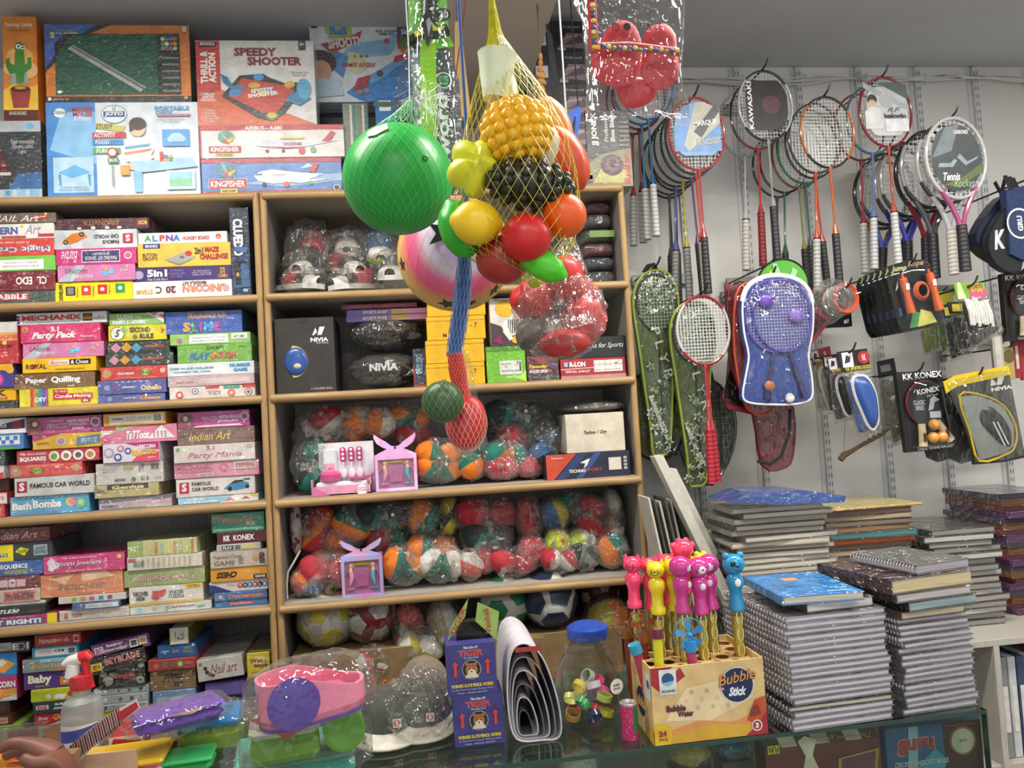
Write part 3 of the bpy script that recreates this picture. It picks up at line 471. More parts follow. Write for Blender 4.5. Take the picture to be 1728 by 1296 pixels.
stack(4,280,YF,[1020,988,959.5,936.5,910],[
 (219,357,'c6d0c6','wrap','glittery white puzzle box at the bottom of its stack',[t(.62,.62,.36,.3,'Cartoon','c05a60','b'),t(.88,.4,.1,.3,'MINT','6a9a7a','b'),c(.12,.4,.3,'9ac8d8'),c(.3,.55,.22,'d8a0a8'),c(.45,.3,.14,'8ab880')]),
 (217,342,'dcd6cc','wrap','white map puzzle box with a red country shape',[r(0,0,1,.14,'d8b040'),t(.16,.5,.2,.5,'DISCOVER\nINDIA','3a4250','B'),pg('cc4a48',.3,.35,.36,.2,.44,.4,.5,.5,.5,.8,.4,.72,.32,.75),t(.64,.5,.2,.4,'STATES\nPUZZLE','4a4a4a','b'),pg('e8c830',.77,.72,1,.78,1,1,.77,1),t(.88,.86,.16,.14,'PLAYMAX','a03030','b')]),
 (209,346,'9aa468','wrap','olive green box with upside-down pink title',[t(.5,.45,.72,.36,'Paper Quilling','c05a74','Bi'),t(.5,.45,.72,.36,'Paper Quilling','e0c0b4','i')]),
 (214,341,'d6cdba','wrap','cream box with faint ray pattern',[*[r(.2+.07*k,.15,.22+.07*k,.85,'b8a88a') for k in range(10)],t(.16,.5,.14,.4,'BLUE','6a7a6a','b'),r(.02,.7,.12,.9,'c05a4a')]),
 (215.5,333,'c2c68a','wrap','pale yellow-green box topmost of its stack',[r(0,0,.22,1,'9ab060'),t(.1,.5,.14,.4,'ART','e0dcc0','b'),*[r(.3+.09*k,.12,.34+.09*k,.85,('d8c870','c88a60','a0b8a0')[k % 3]) for k in range(7)],r(.92,.1,.95,.9,'c0705a')]),
],G)
stack(4,405,YF,[1013,998.5,980.5,957,929,917,897.5,865],[
 (362,452,'2f70a4','wrap','blue box with a small red plaque at the bottom of its stack',[r(.28,.3,.72,.72,'c04a50'),t(.5,.52,.38,.24,'Pandora','e0b8a8','b')]),
 (361.5,451,'3a64a0','wrap','blue box with an orange rounded title',[t(.6,.5,.66,.46,'Doraemon','d87a40','B'),c(.12,.5,.26,'b8b0a0')]),
 (353,452,'d3cdc8','card','white toy box with a navy corner and coloured letter discs',[pg('2e3c70',0,0,.4,0,.1,.7,0,.8),*[c(.53+.085*k,.55,.26,('c04040','333338','3a70a8','c04040','333338','3a70a8')[k]) for k in range(6)],*[t(.53+.085*k,.55,.04,.26,'TODDLE'[k],W_,'b') for k in range(6)],t(.4,.66,.2,.2,'Magic','c04050','s')]),
 (355,452,'dd9a30','card','orange chess box with upside-down black title',[t(.28,.5,.36,.44,'CHESS',K_,'Bis'),t(.72,.62,.28,.2,'MAGNETIC BOARD','e8c890','i'),r(.75,.08,.98,.4,K_),t(.865,.24,.17,.18,'BRANDS',W_,'bi')]),
 (354,451,'bfae9e','wrap','beige magnetic chess box with a dark knight piece',[t(.3,.66,.5,.24,'Magnetic Chess','5a4a40',''),t(.25,.3,.36,.28,'GAME','5a4a40',''),c(.8,.5,.2,'c08a50'),c(.9,.65,.18,'3a3430'),r(.86,.15,.95,.5,'3a3430'),r(.5,.2,.58,.6,'8a7a6a')]),
 (365,440,'b5b2aa','card','thin grey strip box with small dark labels',[r(.12,.2,.38,.8,'4a4a4c'),r(.42,.2,.54,.8,'6a6a6c'),r(.58,.2,.9,.8,'d0c070'),t(.25,.5,.2,.4,'PLAY',W_,'b')]),
 (366,450,'5c2427','card','dark maroon box with white sports logo lettering',[t(.2,.5,.14,.5,'KK',W_,'B'),t(.54,.5,.42,.5,'KONEX',W_,'b')]),
 (357,447,'35876c','wrap','teal green word game box topmost beside the upright',[t(.48,.6,.56,.32,'Wordperfect','d8d0b0','B'),t(.48,.6,.54,.3,'Wordperfect','b04a3a','b'),t(.74,.42,.16,.2,'PLUS','e0d8b8','b'),r(.05,.72,.22,.86,'b86a50'),r(.05,.1,.95,.2,'6ab09a')]),
],G)
# ---- row 5 (partly hidden behind the counter goods)
stack(5,12,YF,[1225,1207,1183.5,1141,1103,1085],[
 (-60,35,'84a83a','card','lime green box at the bottom beside the brown boxes',[c(.75,.55,.25,'c8d0b0'),c(.78,.3,.1,'a03a3a')],{'side': '9aa0a4'}),
 (-60,20,'4c2c24','card','dark brown box with a tan label',[r(.5,.15,.92,.75,'c08a68'),t(.7,.45,.34,.2,'WOODEN',K_,'')]),
 (-60,17,'3a2420','card','very dark brown box under the ring toss box',[r(.4,.3,.9,.7,'4a3028')]),
 (-60,28,'b03a72','card','magenta and rainbow ring toss box with blue top',[pg('d88a4a',0,0,1,0,1,.5,0,.3),pg('c8c8c8',.6,0,1,0,1,.26),t(.7,.66,.56,.26,'UNICORN',W_,'B'),t(.66,.34,.6,.28,'RINGTOSS','e8b040','B'),t(.84,.1,.26,.12,'Junior',W_,'s')],{'top': '4a78b0','side': '8a2a50'}),
 (-60,28,'2c86c8','card','bright blue box with an orange block puzzle picture',[pg('dc9a3a',.5,.3,.75,.1,.98,.5,.72,.8),pg('d8d0c0',.6,.55,.72,.75,.82,.6,.7,.4)],{'side': '7a2a34'}),
 (-60,50,'4a4246','card','dark box with silver panel and large white letters',[r(0,.25,.72,1,'a8a4a6'),c(.3,.6,.25,'55555a'),t(.56,.6,.2,.3,'SMART\nLEARNING','5a5a5a',''),t(.78,.55,.09,.6,'E',W_,'b'),c(.87,.55,.34,'d0ccd0'),c(.87,.55,.28,'4a4246'),r(.95,.25,.99,.9,'d0ccd0')]),
],G)
stack(5,90,YF,[1224,1203,1183,1162,1132.5,1110,1090.5,1070],[
 (54,140,'2c6096','card','blue magnetic game box at the bottom of its stack',[t(.4,.6,.6,.3,'MAGNETIC','c0d4e0','b'),t(.5,.25,.4,.16,'board game','8ab0d0','')]),
 (57,140,'b8343c','card','red box with white wedge and script name',[pg('dcd8d2',.3,0,1,.1,1,.45,.7,.5),t(.18,.6,.2,.3,'Shree',W_,'s'),t(.6,.62,.4,.5,'Quill-O','e8c84a','s')]),
 (55,140,'24423f','card','dark teal jigsaw box with red monogram',[r(.07,.35,.32,.72,'d8c8c8'),t(.195,.53,.18,.3,'DG','b03038','B'),t(.65,.72,.4,.2,'BUILDING',W_,'b'),t(.66,.36,.5,.22,'JIGSAW PUZZLE',W_,'bs')]),
 (52,138,'b5bd2e','card','yellow-green box with small fruit pictures',[c(.35,.4,.2,'d8d4c8'),pg('e8e4da',.45,.2,.65,.1,.72,.5,.5,.55),c(.78,.5,.2,'b04030'),c(.84,.7,.1,'3a3a30'),t(.2,.7,.3,.1,'* * * * *','3a4a20','b')]),
 (39,138,'4d3578','card','deep purple baby activity box with cream letters',[t(.28,.52,.4,.6,'Baby','ece8c8','B'),t(.32,.16,.24,.1,'activity set','c8b84a','b'),r(.62,.12,.98,.62,'d07a40'),t(.8,.4,.24,.3,'STEP\nBY STEP',W_,'b'),t(.8,.82,.26,.2,'Around','9a90b8','b')]),
 (37,135,'7a8a86','wrap','grey-blue clear pack with beige script letters',[t(.52,.4,.76,.5,'Jasmine','b89a70','B'),r(.3,.7,1,1,'88b8c8'),pg('b87a40',.5,0,1,0,1,.2,.7,.2)]),
 (53,132,'3f86b0','card','blue box with a white barcode panel',[r(.07,.2,.95,.85,'c9ccc8'),t(.3,.55,.3,.3,'PUZZLE\nFOR KIDS','8a6a6a',''),t(.55,.6,.14,.26,'CE',K_,'b'),r(.78,.3,.92,.76,'5a5a56'),c(.66,.6,.12,'3a3a3a')]),
 (58,137,'a8392f','card','red box with a white emblem, topmost of its stack',[t(.28,.5,.38,.44,'Namaste','d8b8a0','bs'),t(.52,.5,.16,.3,'New','e0a890','b'),t(.69,.5,.12,.36,'44\nPIECES','e0c8b8','b'),r(.84,.2,.96,.8,'d0c0b0'),c(.9,.5,.2,'a8392f')]),
],G)
stack(5,205,YF,[1200,1187,1172.5,1161,1118],[
 (157,250,'c8b828','card','yellow box under the silver game boxes',[pg('4a5048',.05,.3,.25,.15,.4,.4,.2,.6)]),
 (157,250,'a9b1b3','wrap','silver game box with white numeral title, lowest of three',[t(.15,.5,.24,.6,'Hi-5','333336','B'),r(.3,.2,.95,.8,'8a9294'),c(.58,.5,.3,'4a5054'),c(.8,.5,.26,'5a6064')]),
 (157,251,'9ea6a4','wrap','silver game box with an at sign, middle of three',[t(.15,.5,.22,.6,'@3',W_,'B'),c(.5,.5,.24,'5a605c'),c(.7,.5,.24,'4a504c'),c(.88,.5,.24,'4a524e')],{'side': '6a9ab0'}),
 (157,251.5,'99a29e','wrap','silver game box with an at sign, topmost of three',[t(.14,.5,.22,.6,'@3',W_,'B'),c(.45,.5,.22,'7a5a50'),c(.65,.5,.24,'5a605c'),c(.86,.5,.3,'3a423e')],{'side': '6a9ab0'}),
 (166,245,'26241f','wrap','black letter cube game box with grey dice',[t(.55,.72,.3,.12,'SCRAMBLE','6a7a70','b'),t(.56,.45,.44,.26,'Boggle','b04a48','B'),c(.1,.62,.14,'8a8a88'),c(.2,.3,.2,'9a9a98'),t(.12,.2,.08,.24,'S',K_,'B'),c(.9,.25,.14,'a8a8a4'),t(.9,.25,.06,.16,'H',K_,'B'),c(.92,.85,.12,'a8a8a4'),c(.3,.5,.1,'7a7a78')]),
],G)
def tiltbox(label,xl,yl,xr,yr,hpx,col,items,kind,dep,base=None,d2=0,**kw):
    a=P(xl,yl,YF);b=P(xr,yr,YF);tl=-math.atan2(b.z-a.z,b.x-a.x);W=(b-a).length;H=hpx*YF/F*1.02
    o=carton('game_box',label,'game box',-W/2,W/2,0,H,-dep/2,dep,col,items,kind,G,0,tl,**kw)
    up=Vector((math.sin(tl),0,math.cos(tl)));mid=(a+b)/2;o.location=(mid.x,YF+dep/2+d2,mid.z);return o
tiltbox('black spinning-top game box tilted under the purple jigsaw',153,1141,248,1116,27,'1d1a1a',[t(.6,.55,.62,.4,'BEYBLADE','c04038','B'),t(.6,.55,.62,.34,'BEYBLADE','c8a8a0',''),pg('d8b020',.02,.2,.22,.15,.24,.6,.04,.62),t(.13,.4,.12,.2,'SET 4',K_,'b')],'wrap',.2)
tiltbox('purple transport jigsaw box tilted on top of the black game box',157,1112,254,1089,20,'6a2a6c',[r(.05,.25,.2,.75,'d8c8d8'),t(.125,.5,.1,.4,'DG','8a3040','B'),t(.4,.7,.3,.22,'TRANSPORT',W_,'b'),t(.4,.34,.4,.22,'JIGSAW PUZZLE',W_,'b'),r(.66,.2,.8,.8,'e0dcd8'),r(.82,.25,.96,.85,'e0dcd8'),r(.68,.3,.78,.7,'3a3a40'),r(.84,.35,.94,.75,'b89a30')],'wrap',.22,side='4a1e4c')
stack(5,290,YF,[1166,1130.5,1112,1089,1061],[
 (258,331,'6f8fb4','wrap','pale blue box under the brown steam kit',[r(.1,.4,.9,.8,'9ab0c8')]),
 (252,330,'80643a','wrap','kraft brown experiment kit box with stencil lettering',[t(.5,.66,.4,.22,'STEAM','2a2420','B'),t(.4,.44,.3,.12,'A L L','2a2420','b'),t(.62,.28,.2,.2,'KIT','2a2420','B'),c(.12,.85,.1,'c8b080'),pg('a08450',.75,.75,.9,.6,.95,.9)]),
 (250,330,'a8443f','card','brick red box with three green picture squares',[c(.18,.45,.25,'b87058'),r(.3,.2,.43,.8,'7a6a5a'),r(.46,.2,.59,.8,'8a5a4a'),r(.62,.2,.75,.8,'6a8a4a'),c(.69,.5,.2,'b8c870'),t(.87,.55,.18,.3,'Zephyr','d89078','bs')]),
 (266,331,'345a92','card','blue box with pale map lettering',[t(.2,.45,.2,.3,'LEARN\nIT','c0d0e0','b'),t(.48,.5,.2,.3,'Zephyr','c08a70','bs'),t(.8,.55,.28,.5,'SMART\nWORLD','8a9a6a','b'),c(.94,.88,.1,'c8d0d8')]),
 (286,317,'d9d5c8','paper','small wrapped cream packet with a handwritten price',[r(0,0,.06,1,'c8c040'),t(.6,.5,.5,.35,'92','4a4a44','L'),t(.3,.5,.7,.08,'(','4a4a44','L'),pg('cfcabc',.1,.8,.5,.5,.9,.85,.9,.95,.1,.95)],{'side': '7a7430','d': .2}),
],G)
z5=P(410,1148,YF).z
X0,X1=P(345,1180,YF).x,P(413,1180,YF).x
carton('game_box','violet craft box under the tilted nail art box','game box',X0,X1,shelf_z(5),z5-.004,YF+.01,.2,'6a5a9c',[r(.5,.1,.92,.6,'2a2430'),t(.72,.35,.3,.2,'Candle',W_,'Bs')],'card',G)
tiltbox('grey-white nail art kit box tilted on the violet box',335,1152,412,1139,33,'c3beb4',[t(.58,.5,.6,.46,'Nail art','8a4a58','s'),c(.08,.82,.08,'9a7a70'),c(.18,.6,.09,K_),c(.21,.42,.09,K_),c(.27,.3,.08,'8a4a5a'),c(.33,.24,.08,'3a3a3a')],'wrap',.26,d2=.0)
X0,X1=P(417,1130,YF).x,P(457,1130,YF).x;zw=P(437,1142,YF).z
carton('game_box','navy blue box under the yellow wooden toys box','game box',X0-.005,X1-.003,shelf_z(5),zw-.001,YF+.01,.2,'23305c',[r(.1,.6,.9,.7,'3a4a80')],'card',G)
carton('game_box','bright yellow wooden toys box with red-brown lettering','game box',X0,X1-.002,zw,P(437,1101,YF).z,YF,.22,'d3c018',[c(.5,.68,.3,'e8d890',.16),t(.5,.68,.72,.2,'Wood','8a3020','B'),t(.6,.45,.62,.18,'toys','8a3020','B'),t(.45,.2,.5,.07,'FOR AGES 3+','6a5a10','')],'wrap',G,top='8a8048')
# ================================================================ boxes on top of the left unit
zt=shelf_z(0)
def pbox(name,label,cat,xl,yt,xr,yb,Yf,dep,col,items,kind='card',group=None,base=None,ztop=None,**kw):
    xm,ym=(xl+xr)/2,(yt+yb)/2
    return carton(name,label,cat,P(xl,ym,Yf).x,P(xr,ym,Yf).x,P(xm,yb,Yf).z if base is None else base,P(xm,yt,Yf).z if ztop is None else ztop,Yf,dep,col,items,kind,group,**kw)
GT='large toy boxes on top of the shelf unit'
zb=P(35,204,YF).z
pbox('toy_box','black and silver toy box with a dark red dome, under the cactus toy box','toy box',-60,205,70,333,YF,.25,'33363c',[
 r(0,.86,1,1,'b8c0c6'),c(.86,.93,.05,'6ab0d8',.04),pg('5a1e24',0,.3,.62,.3,.4,.8,.2,.86,0,.86),r(0,.3,.6,.34,'c8c4c4'),r(0,.42,.55,.45,'8a3038'),pg('3a6aa0',.55,.1,1,.1,1,.34,.7,.32),r(0,0,1,.12,'c2c9ce'),t(.76,.66,.3,.2,'Super suspension\nDynamic sound\nLights','c8ccd0',''),*[r(.5+.17*k,.03,.62+.17*k,.12,'8ac0d8') for k in range(3)],t(.56,.075,.06,.05,'3D','2a6a8a','b')],'wrap',GT,zt,zb,side='1e2024')
pbox('toy_box','tall orange toy box with a green potted cactus picture','toy box',5,27.5,63,204,YF,.12,'e08a3a',[
 r(0,0,1,.1,'5a2a20'),t(.4,.07,.5,.035,'CAN SING AND DANCE',W_,''),pg('eebd3c',0,.1,1,.1,1,.34,.6,.3,.3,.36,0,.28),c(.5,.6,.12,'edb46a',.1),c(.25,.5,.07,'f0c080'),c(.75,.48,.08,'f0c080'),pg('8fb0a8',.2,.35,.75,.35,.65,.55,.35,.55),
 pg('9a4038',.28,.12,.72,.12,.8,.3,.2,.3),c(.5,.3,.085,'5a2a26',.03),c(.5,.31,.05,'c8a040',.015),c(.5,.55,.045,'4f8a3a',.2),pg('4f8a3a',.38,.36,.62,.36,.62,.7,.38,.7),c(.5,.7,.045,'4f8a3a',.05),pg('4f8a3a',.1,.52,.2,.44,.42,.46,.42,.52,.24,.54,.2,.6,.1,.58),pg('4f8a3a',.58,.44,.84,.5,.84,.6,.74,.6,.72,.54,.58,.52),c(.47,.705,.022,W_),c(.6,.695,.02,W_),c(.48,.705,.01,K_),c(.6,.695,.01,K_),
 t(.5,.91,.8,.05,'Dancing Cactus','f0e8e0','b'),t(.5,.86,.6,.02,'CAN SING AND DANCE','8a4a20','')],'card',GT,zb+.001,side='d0782c')
zd=P(205,172.5,YF).z
pbox('toy_box','white and blue portable desk box lying on its long side','toy box',79,173,336,331,YF,.09,'dbe2ea',[
 r(0,0,.32,1,'4a8ad0'),pg('8ac0e8',.02,.5,.32,.35,.32,.9,.1,.9),c(.09,.89,.06,'e8eef2',.05),t(.09,.89,.1,.06,'Disney',K_,'s'),t(.24,.9,.14,.1,'MICKEY\nMOUSE','c04048','B'),t(.24,.83,.12,.05,'& Friends',W_,'s'),
 r(.04,.05,.3,.42,'b8d8ee'),pg('6ab0e0',.07,.26,.16,.2,.28,.26,.18,.34),pg('5a9ccc',.07,.24,.09,.24,.09,.12,.08,.12),pg('5a9ccc',.26,.24,.28,.24,.28,.12,.27,.12),t(.17,.09,.2,.05,'COMPARTMENTS TO\nORGANIZE YOUR STUFF','6a8aa0',''),
 c(.445,.87,.13,'9aa4ac',.1),c(.445,.87,.12,'e0e6ea',.09),r(.375,.84,.515,.9,'2f5a98'),t(.445,.87,.12,.05,'JOYO',W_,'B'),t(.445,.93,.02,.05,'U','4a6a9a','b'),
 pg('c8c060',.32,.72,.5,.68,.52,.74,.33,.78),t(.38,.74,.11,.05,'STUDY','5a5a30','b'),r(.3,.615,.52,.675,'c83a48'),t(.38,.645,.14,.045,'ACTIVITY',W_,'b'),r(.3,.545,.5,.6,'3a90d0'),t(.365,.572,.09,.04,'FOOD',W_,'b'),r(.3,.45,.48,.51,'5aa85a'),t(.36,.48,.07,.04,'FUN',W_,'b'),
 t(.83,.93,.23,.045,'PORTABLE','7ab0d8','B'),t(.78,.885,.12,.045,'DESK','7ab0d8','B'),r(.73,.84,.95,.865,'b85a70'),t(.84,.853,.2,.015,'MULTI-UTILITY COMPACT DESK',W_,''),t(.82,.8,.18,.05,'COMPACT & INNOVATIVE DESIGN\nSTURDY LIGHT WEIGHT','9aa4ae',''),
 r(.76,.52,.94,.7,'5aa2dc'),pg('b8d4e8',.79,.6,.83,.66,.88,.66,.92,.6,.9,.57,.8,.57),
 pg('e8c8b0',.5,.3,.58,.26,.7,.4,.66,.5),pg('dfe6ea',.5,.42,.55,.62,.66,.62,.7,.48,.66,.36,.52,.36),pg('d88a6a',.505,.46,.69,.5,.68,.47,.51,.43),pg('6aa8c0',.51,.52,.68,.55,.675,.52,.515,.49),c(.6,.7,.075,'e2bfa4'),c(.6,.76,.085,'4a3a34',.07),r(.545,.68,.57,.76,'4a3a34'),
 pg('a8cce6',.55,.36,.95,.4,.99,.3,.58,.24),pg('8abce0',.56,.26,.62,.26,.62,.04,.57,.04),r(.78,.06,.97,.26,'c8e0ee'),r(.8,.09,.95,.24,'8ac49a'),r(.8,.17,.95,.24,'9acbe8'),*[r(.74+.03*(k % 3),.36+.035*(k//3),.765+.03*(k % 3),.39+.035*(k//3),('c84a40','e0a040','5a9a5a','c84a40','4a80c0','d0b040')[k % 6]) for k in range(7)],
 c(.43,.46,.05,'c84a48'),c(.43,.46,.035,'e6ebee'),r(.4,.35,.47,.4,'5a9a6a'),t(.435,.375,.05,.03,'BUS',W_,'b'),r(.425,.1,.435,.34,'9a9a9a'),r(.48,.22,.54,.32,'d0a050')],'card',GT,zt,zd)
pbox('toy_box','snooker set box with a dark green table window and orange frame','toy box',76,42,321,172,YF+.005,.1,'d8813a',[
 pg('3a66b4',0,1,.36,1,.16,.78,.05,.55,0,.42),pg('2a3038',.36,1,.46,1,.3,.88,.12,.62,0,.38,0,.44,.06,.58,.16,.78),r(0,0,1,.08,'2c2f2c'),t(.14,.86,.2,.08,'SNOOKER','e8d840','B'),c(.165,.86,.03,W_),t(.14,.92,.12,.03,'Premium','a0c860',''),
 r(.07,.1,.93,.88,'23302c'),r(.075,.1,.77,.87,'1f5a44'),pg('2a3038',.07,.5,.07,.88,.2,.88,.1,.68),pg('3a66b4',.07,.75,.07,.88,.14,.88),
 r(.8,.1,.93,.63,'2c302f'),*[r(.805,.13+.085*k,.925,.155+.085*k,'7a7e7c') for k in range(6)],r(.8,.66,.925,.88,'3a3a3c'),*[c(.815+.028*(k % 4),.69+.06*(k//4),.026,('4a9a50','c04040','4a6ac0','d8b040','3a9a50','e0e0e0','b84a40','c8a030','d8d8d8','4a8a5a','4a70c0','c04a40')[k]) for k in range(12)],
 pg('a8aca8',.16,.68,.18,.71,.67,.16,.655,.12),pg('8a8e8a',.18,.72,.2,.73,.69,.19,.68,.165),c(.1,.13,.03,'e8efe8',.02),r(.955,.9,.985,.97,'d0d8dc'),c(.965,.05,.025,'c89a40'),r(.02,.02,.04,.06,W_),t(.1,.04,.12,.03,'Premium Snooker Table','c8c8c8','')],'wrap',GT,zd+.001,side='2a2c2a')
ze=P(450,266.5,YF).z;zf=P(455,211,YF).z
pbox('toy_box','long toy plane box with blue sky picture and red borders','toy box',340,268,577,327,YF+.004,.16,'5a86c0',[
 r(0,0,1,.1,'b8303c'),pg('9ab8d8',.3,.3,.6,.2,1,.35,1,.55,.6,.5),pg('c8d8e8',.7,.7,.8,.75,.76,.85),r(0,.88,1,1,'b83a48'),c(.18,.68,.26,'4a8a98',.24),pg('c04038',.15,.55,.2,.45,.2,.8),pg('7ab0c0',.13,.95,.17,.6,.19,.65),pg('d8c040',.18,.6,.25,.72,.2,.5),
 r(.05,.16,.32,.44,'e8e0da'),r(.053,.17,.317,.43,'b02c38'),t(.185,.3,.24,.18,'KINGFISHER',W_,'b'),r(.13,.04,.25,.16,'e0cf28'),t(.19,.1,.1,.07,'AIRLINES',K_,'b'),
 pg('e6eaf0',.37,.5,.41,.62,.5,.68,.74,.56,.84,.48,.72,.34,.5,.28,.4,.36),pg('d8dee6',.55,.36,.92,.4,1,.44,.7,.28),pg('d8dee8',.7,.58,.86,.54,.86,.5,.72,.5),pg('c04a40',.76,.6,.8,.86,.84,.8,.8,.56),c(.44,.26,.06,'2a2a2e'),c(.6,.26,.08,'d06a60'),c(.77,.28,.06,'60a070'),t(.55,.52,.1,.05,'Kingfisher','b04a50','s'),c(.96,.14,.09,'e8e4e0'),c(.96,.14,.07,'444444'),*[r(.385+.012*k,.52,.393+.012*k,.56,K_) for k in range(4)]],'wrap',GT,zt,ze)
pbox('toy_box','long white and red toy plane box on the blue sky plane box','toy box',337,211,581,266,YF,.16,'e2dcd8',[
 r(0,.84,1,1,'bb3340'),t(.44,.91,.26,.12,'AIRBUS - A380',W_,'b'),r(0,0,.012,.85,'bb3340'),c(.18,.64,.24,'5aa080',.2),pg('c04038',.15,.5,.2,.4,.2,.75),pg('7ab0c0',.13,.88,.17,.56,.19,.6),pg('d8c040',.18,.55,.25,.66,.2,.46),r(.06,.16,.28,.36,'b02c38'),t(.17,.26,.19,.14,'KINGFISHER',W_,'b'),r(.1,.06,.23,.15,'e0cf28'),t(.165,.105,.11,.06,'AIRLINES',K_,'b'),
 pg('cfd8e2',.38,.36,.42,.5,.52,.56,.76,.44,.96,.5,.74,.32,.5,.28),pg('c8404c',.4,.34,.74,.3,.6,.26),pg('c04048',.84,.46,.91,.8,.94,.74,.9,.46),c(.7,.2,.1,'c84048',.12),c(.78,.22,.09,'60b060',.1),r(.55,.55,.72,.6,'c8c050'),t(.64,.4,.13,.1,'KINGFISHER','b03a44','b'),c(.46,.2,.05,'333336'),c(.57,.2,.05,'333336')],'wrap',GT,ze+.001,zf)
pbox('toy_box','tall white and red shooter game box with a tabletop game picture','toy box',332,68,532,210,YF+.002,.1,'dfdedc',[
 r(0,0,.2,1,'c8423a'),pg('d8643c',0,0,.2,0,1,.0,.55,.24,.2,.42,0,.3),r(.03,.92,.17,1,'2c3570'),t(.1,.96,.12,.045,'BRANDS',W_,'b'),t(.1,.68,.38,.13,'THRILL &\nACTION',W_,'BR'),t(.09,.33,.12,.1,'A THRILLING\nGAME FOR\nINDOOR FUN',W_,'b'),t(.1,.11,.15,.16,'Contents\n2 Shooters\n1 game base\n12 playing disks\n4 pockets',W_,''),
 t(.5,.86,.36,.1,'SPEEDY','8a3040','B'),t(.66,.75,.46,.1,'SHOOTER','8a3040','B'),r(.87,.88,.93,1,'4a4a4e'),t(.9,.95,.04,.05,'4+',W_,'b'),t(.87,.6,.14,.06,'Develops Fine\nMotor Skills','7a7a7a',''),
 pg('33383a',.2,.34,.36,.58,.56,.6,.62,.55,.76,.48,.84,.5,.9,.42,.72,.12,.62,.04,.5,.08),pg('c84838',.26,.34,.38,.55,.74,.46,.82,.4,.66,.14,.54,.14),c(.32,.38,.07,'4a90c8',.045),c(.52,.56,.06,'4a90c8',.04),c(.62,.1,.08,'4a7a4a',.05),c(.62,.11,.055,'d8b850',.035),c(.78,.47,.06,'d8b040',.04),c(.48,.46,.07,'d8b040',.035),c(.6,.4,.06,'4a80c0',.04),c(.55,.36,.06,'e0c050',.03),t(.55,.38,.26,.1,'SPEEDY\nSHOOTER','f0ece0','B/'),pg('2f7aa0',.2,.6,.26,.56,.3,.46,.42,.46,.4,.42,.28,.42,.22,.5),pg('3a86b4',.74,.28,.86,.22,.96,.3,.9,.4,.78,.36),c(.9,.42,.08,'5aa8d0',.12),r(.0,.97,.2,.985,'d8743c')],'wrap',GT,zf+.001)
YB1=YF+.1
zc=P(610,172,YB1).z
pbox('storage_carton','dark carton behind the plane boxes carrying the ball game box','carton',500,176,690,330,YB1+.09,.18,'26272b',[r(.3,.1,.4,.9,'303136')],'card',None,zt,zc-.001)
pbox('toy_box','white and blue ball shooting game box leaning high on the dark carton','toy box',524,41,702,170,YB1,.09,'dbe4ec',[
 pg('8ac0e4',.25,.55,.75,.6,.95,.95,.7,.8,.4,.75),pg('3f86cc',.32,.12,.5,.3,1,.62,1,.2,.75,.05,.45,.02),pg('2f74bc',.36,.08,.52,.02,.8,.06,1,.2,1,.12,.8,0,.5,-.0),pg('6aa8dc',.44,.26,.9,.6,.98,.6,.6,.24),pg('5a96d0',.3,.3,.36,.58,.24,.66,.14,.5),
 pg('a8c060',.14,.96,.4,1,.4,.9,.42,.82,.18,.82),t(.27,.91,.16,.1,'Ball','3f86cc','B'),pg('b84048',.1,.74,.2,.62,.46,.78,.5,.92,.36,.82),t(.32,.76,.3,.13,'SHOOT!',W_,'B/'),t(.73,.89,.2,.07,'REAL ACTION\nGAME SET!','3a4a6a','b'),c(.73,.78,.035,'c04048'),r(.83,.68,1,.98,'c83a3a'),r(.84,.83,1,.97,'3a4a80'),r(.85,.7,1,.82,'6a8a40'),t(.93,.9,.12,.07,'Skee',W_,'b'),
 pg('d8dcb0',.35,.65,.5,.6,.52,.42,.44,.35,.36,.4),t(.45,.47,.32,.06,'GAMES BEGIN!','c04050','bs'),c(.42,.58,.02,'8a9a7a'),c(.48,.58,.02,'b05050'),c(.53,.58,.02,'5a8a80'),c(.88,.66,.035,'d87838'),pg('c03a40',.78,.5,.96,.55,.98,.65,.8,.58),pg('b84050',.38,.14,.52,.2,.56,.34,.44,.3),c(.45,.12,.03,'d07848'),c(.52,.14,.03,'d07848'),c(.65,.36,.04,'4a4a50'),
 c(.09,.5,.2,'4a3a38',.16),c(.1,.4,.12,'d8a890',.13),pg('b8d0e4',0,.05,.3,.08,.28,.26,.1,.3,0,.26),r(.02,.94,.08,1,'3a3a4a')],'wrap',GT,zc)
o=pbox('bangle_pack','clear upright pack of green and brown striped bangles','bangle pack',581,174,624,330,YF+.015,.06,'6a8078',[*[pg(('4a8a70','8a6a50','c8c8b8','3a6a60')[k % 4],.04+.12*k,.02,.12+.12*k,.02,.12+.12*k,.98,.04+.12*k,.98) for k in range(8)]],'wrap',None,zt)
pbox('toy_box','small blue box with white picture sticker behind the green ball','toy box',636,165,672,330,YF+.012,.06,'2a6aa8',[r(.2,.86,.75,.97,'dce4e6'),c(.45,.93,.12,'4a6a5a',.03),r(.1,.4,.9,.7,'3a7ab8'),t(.5,.55,.7,.05,'PUZZLE',W_,'b')],'card',None,zt)
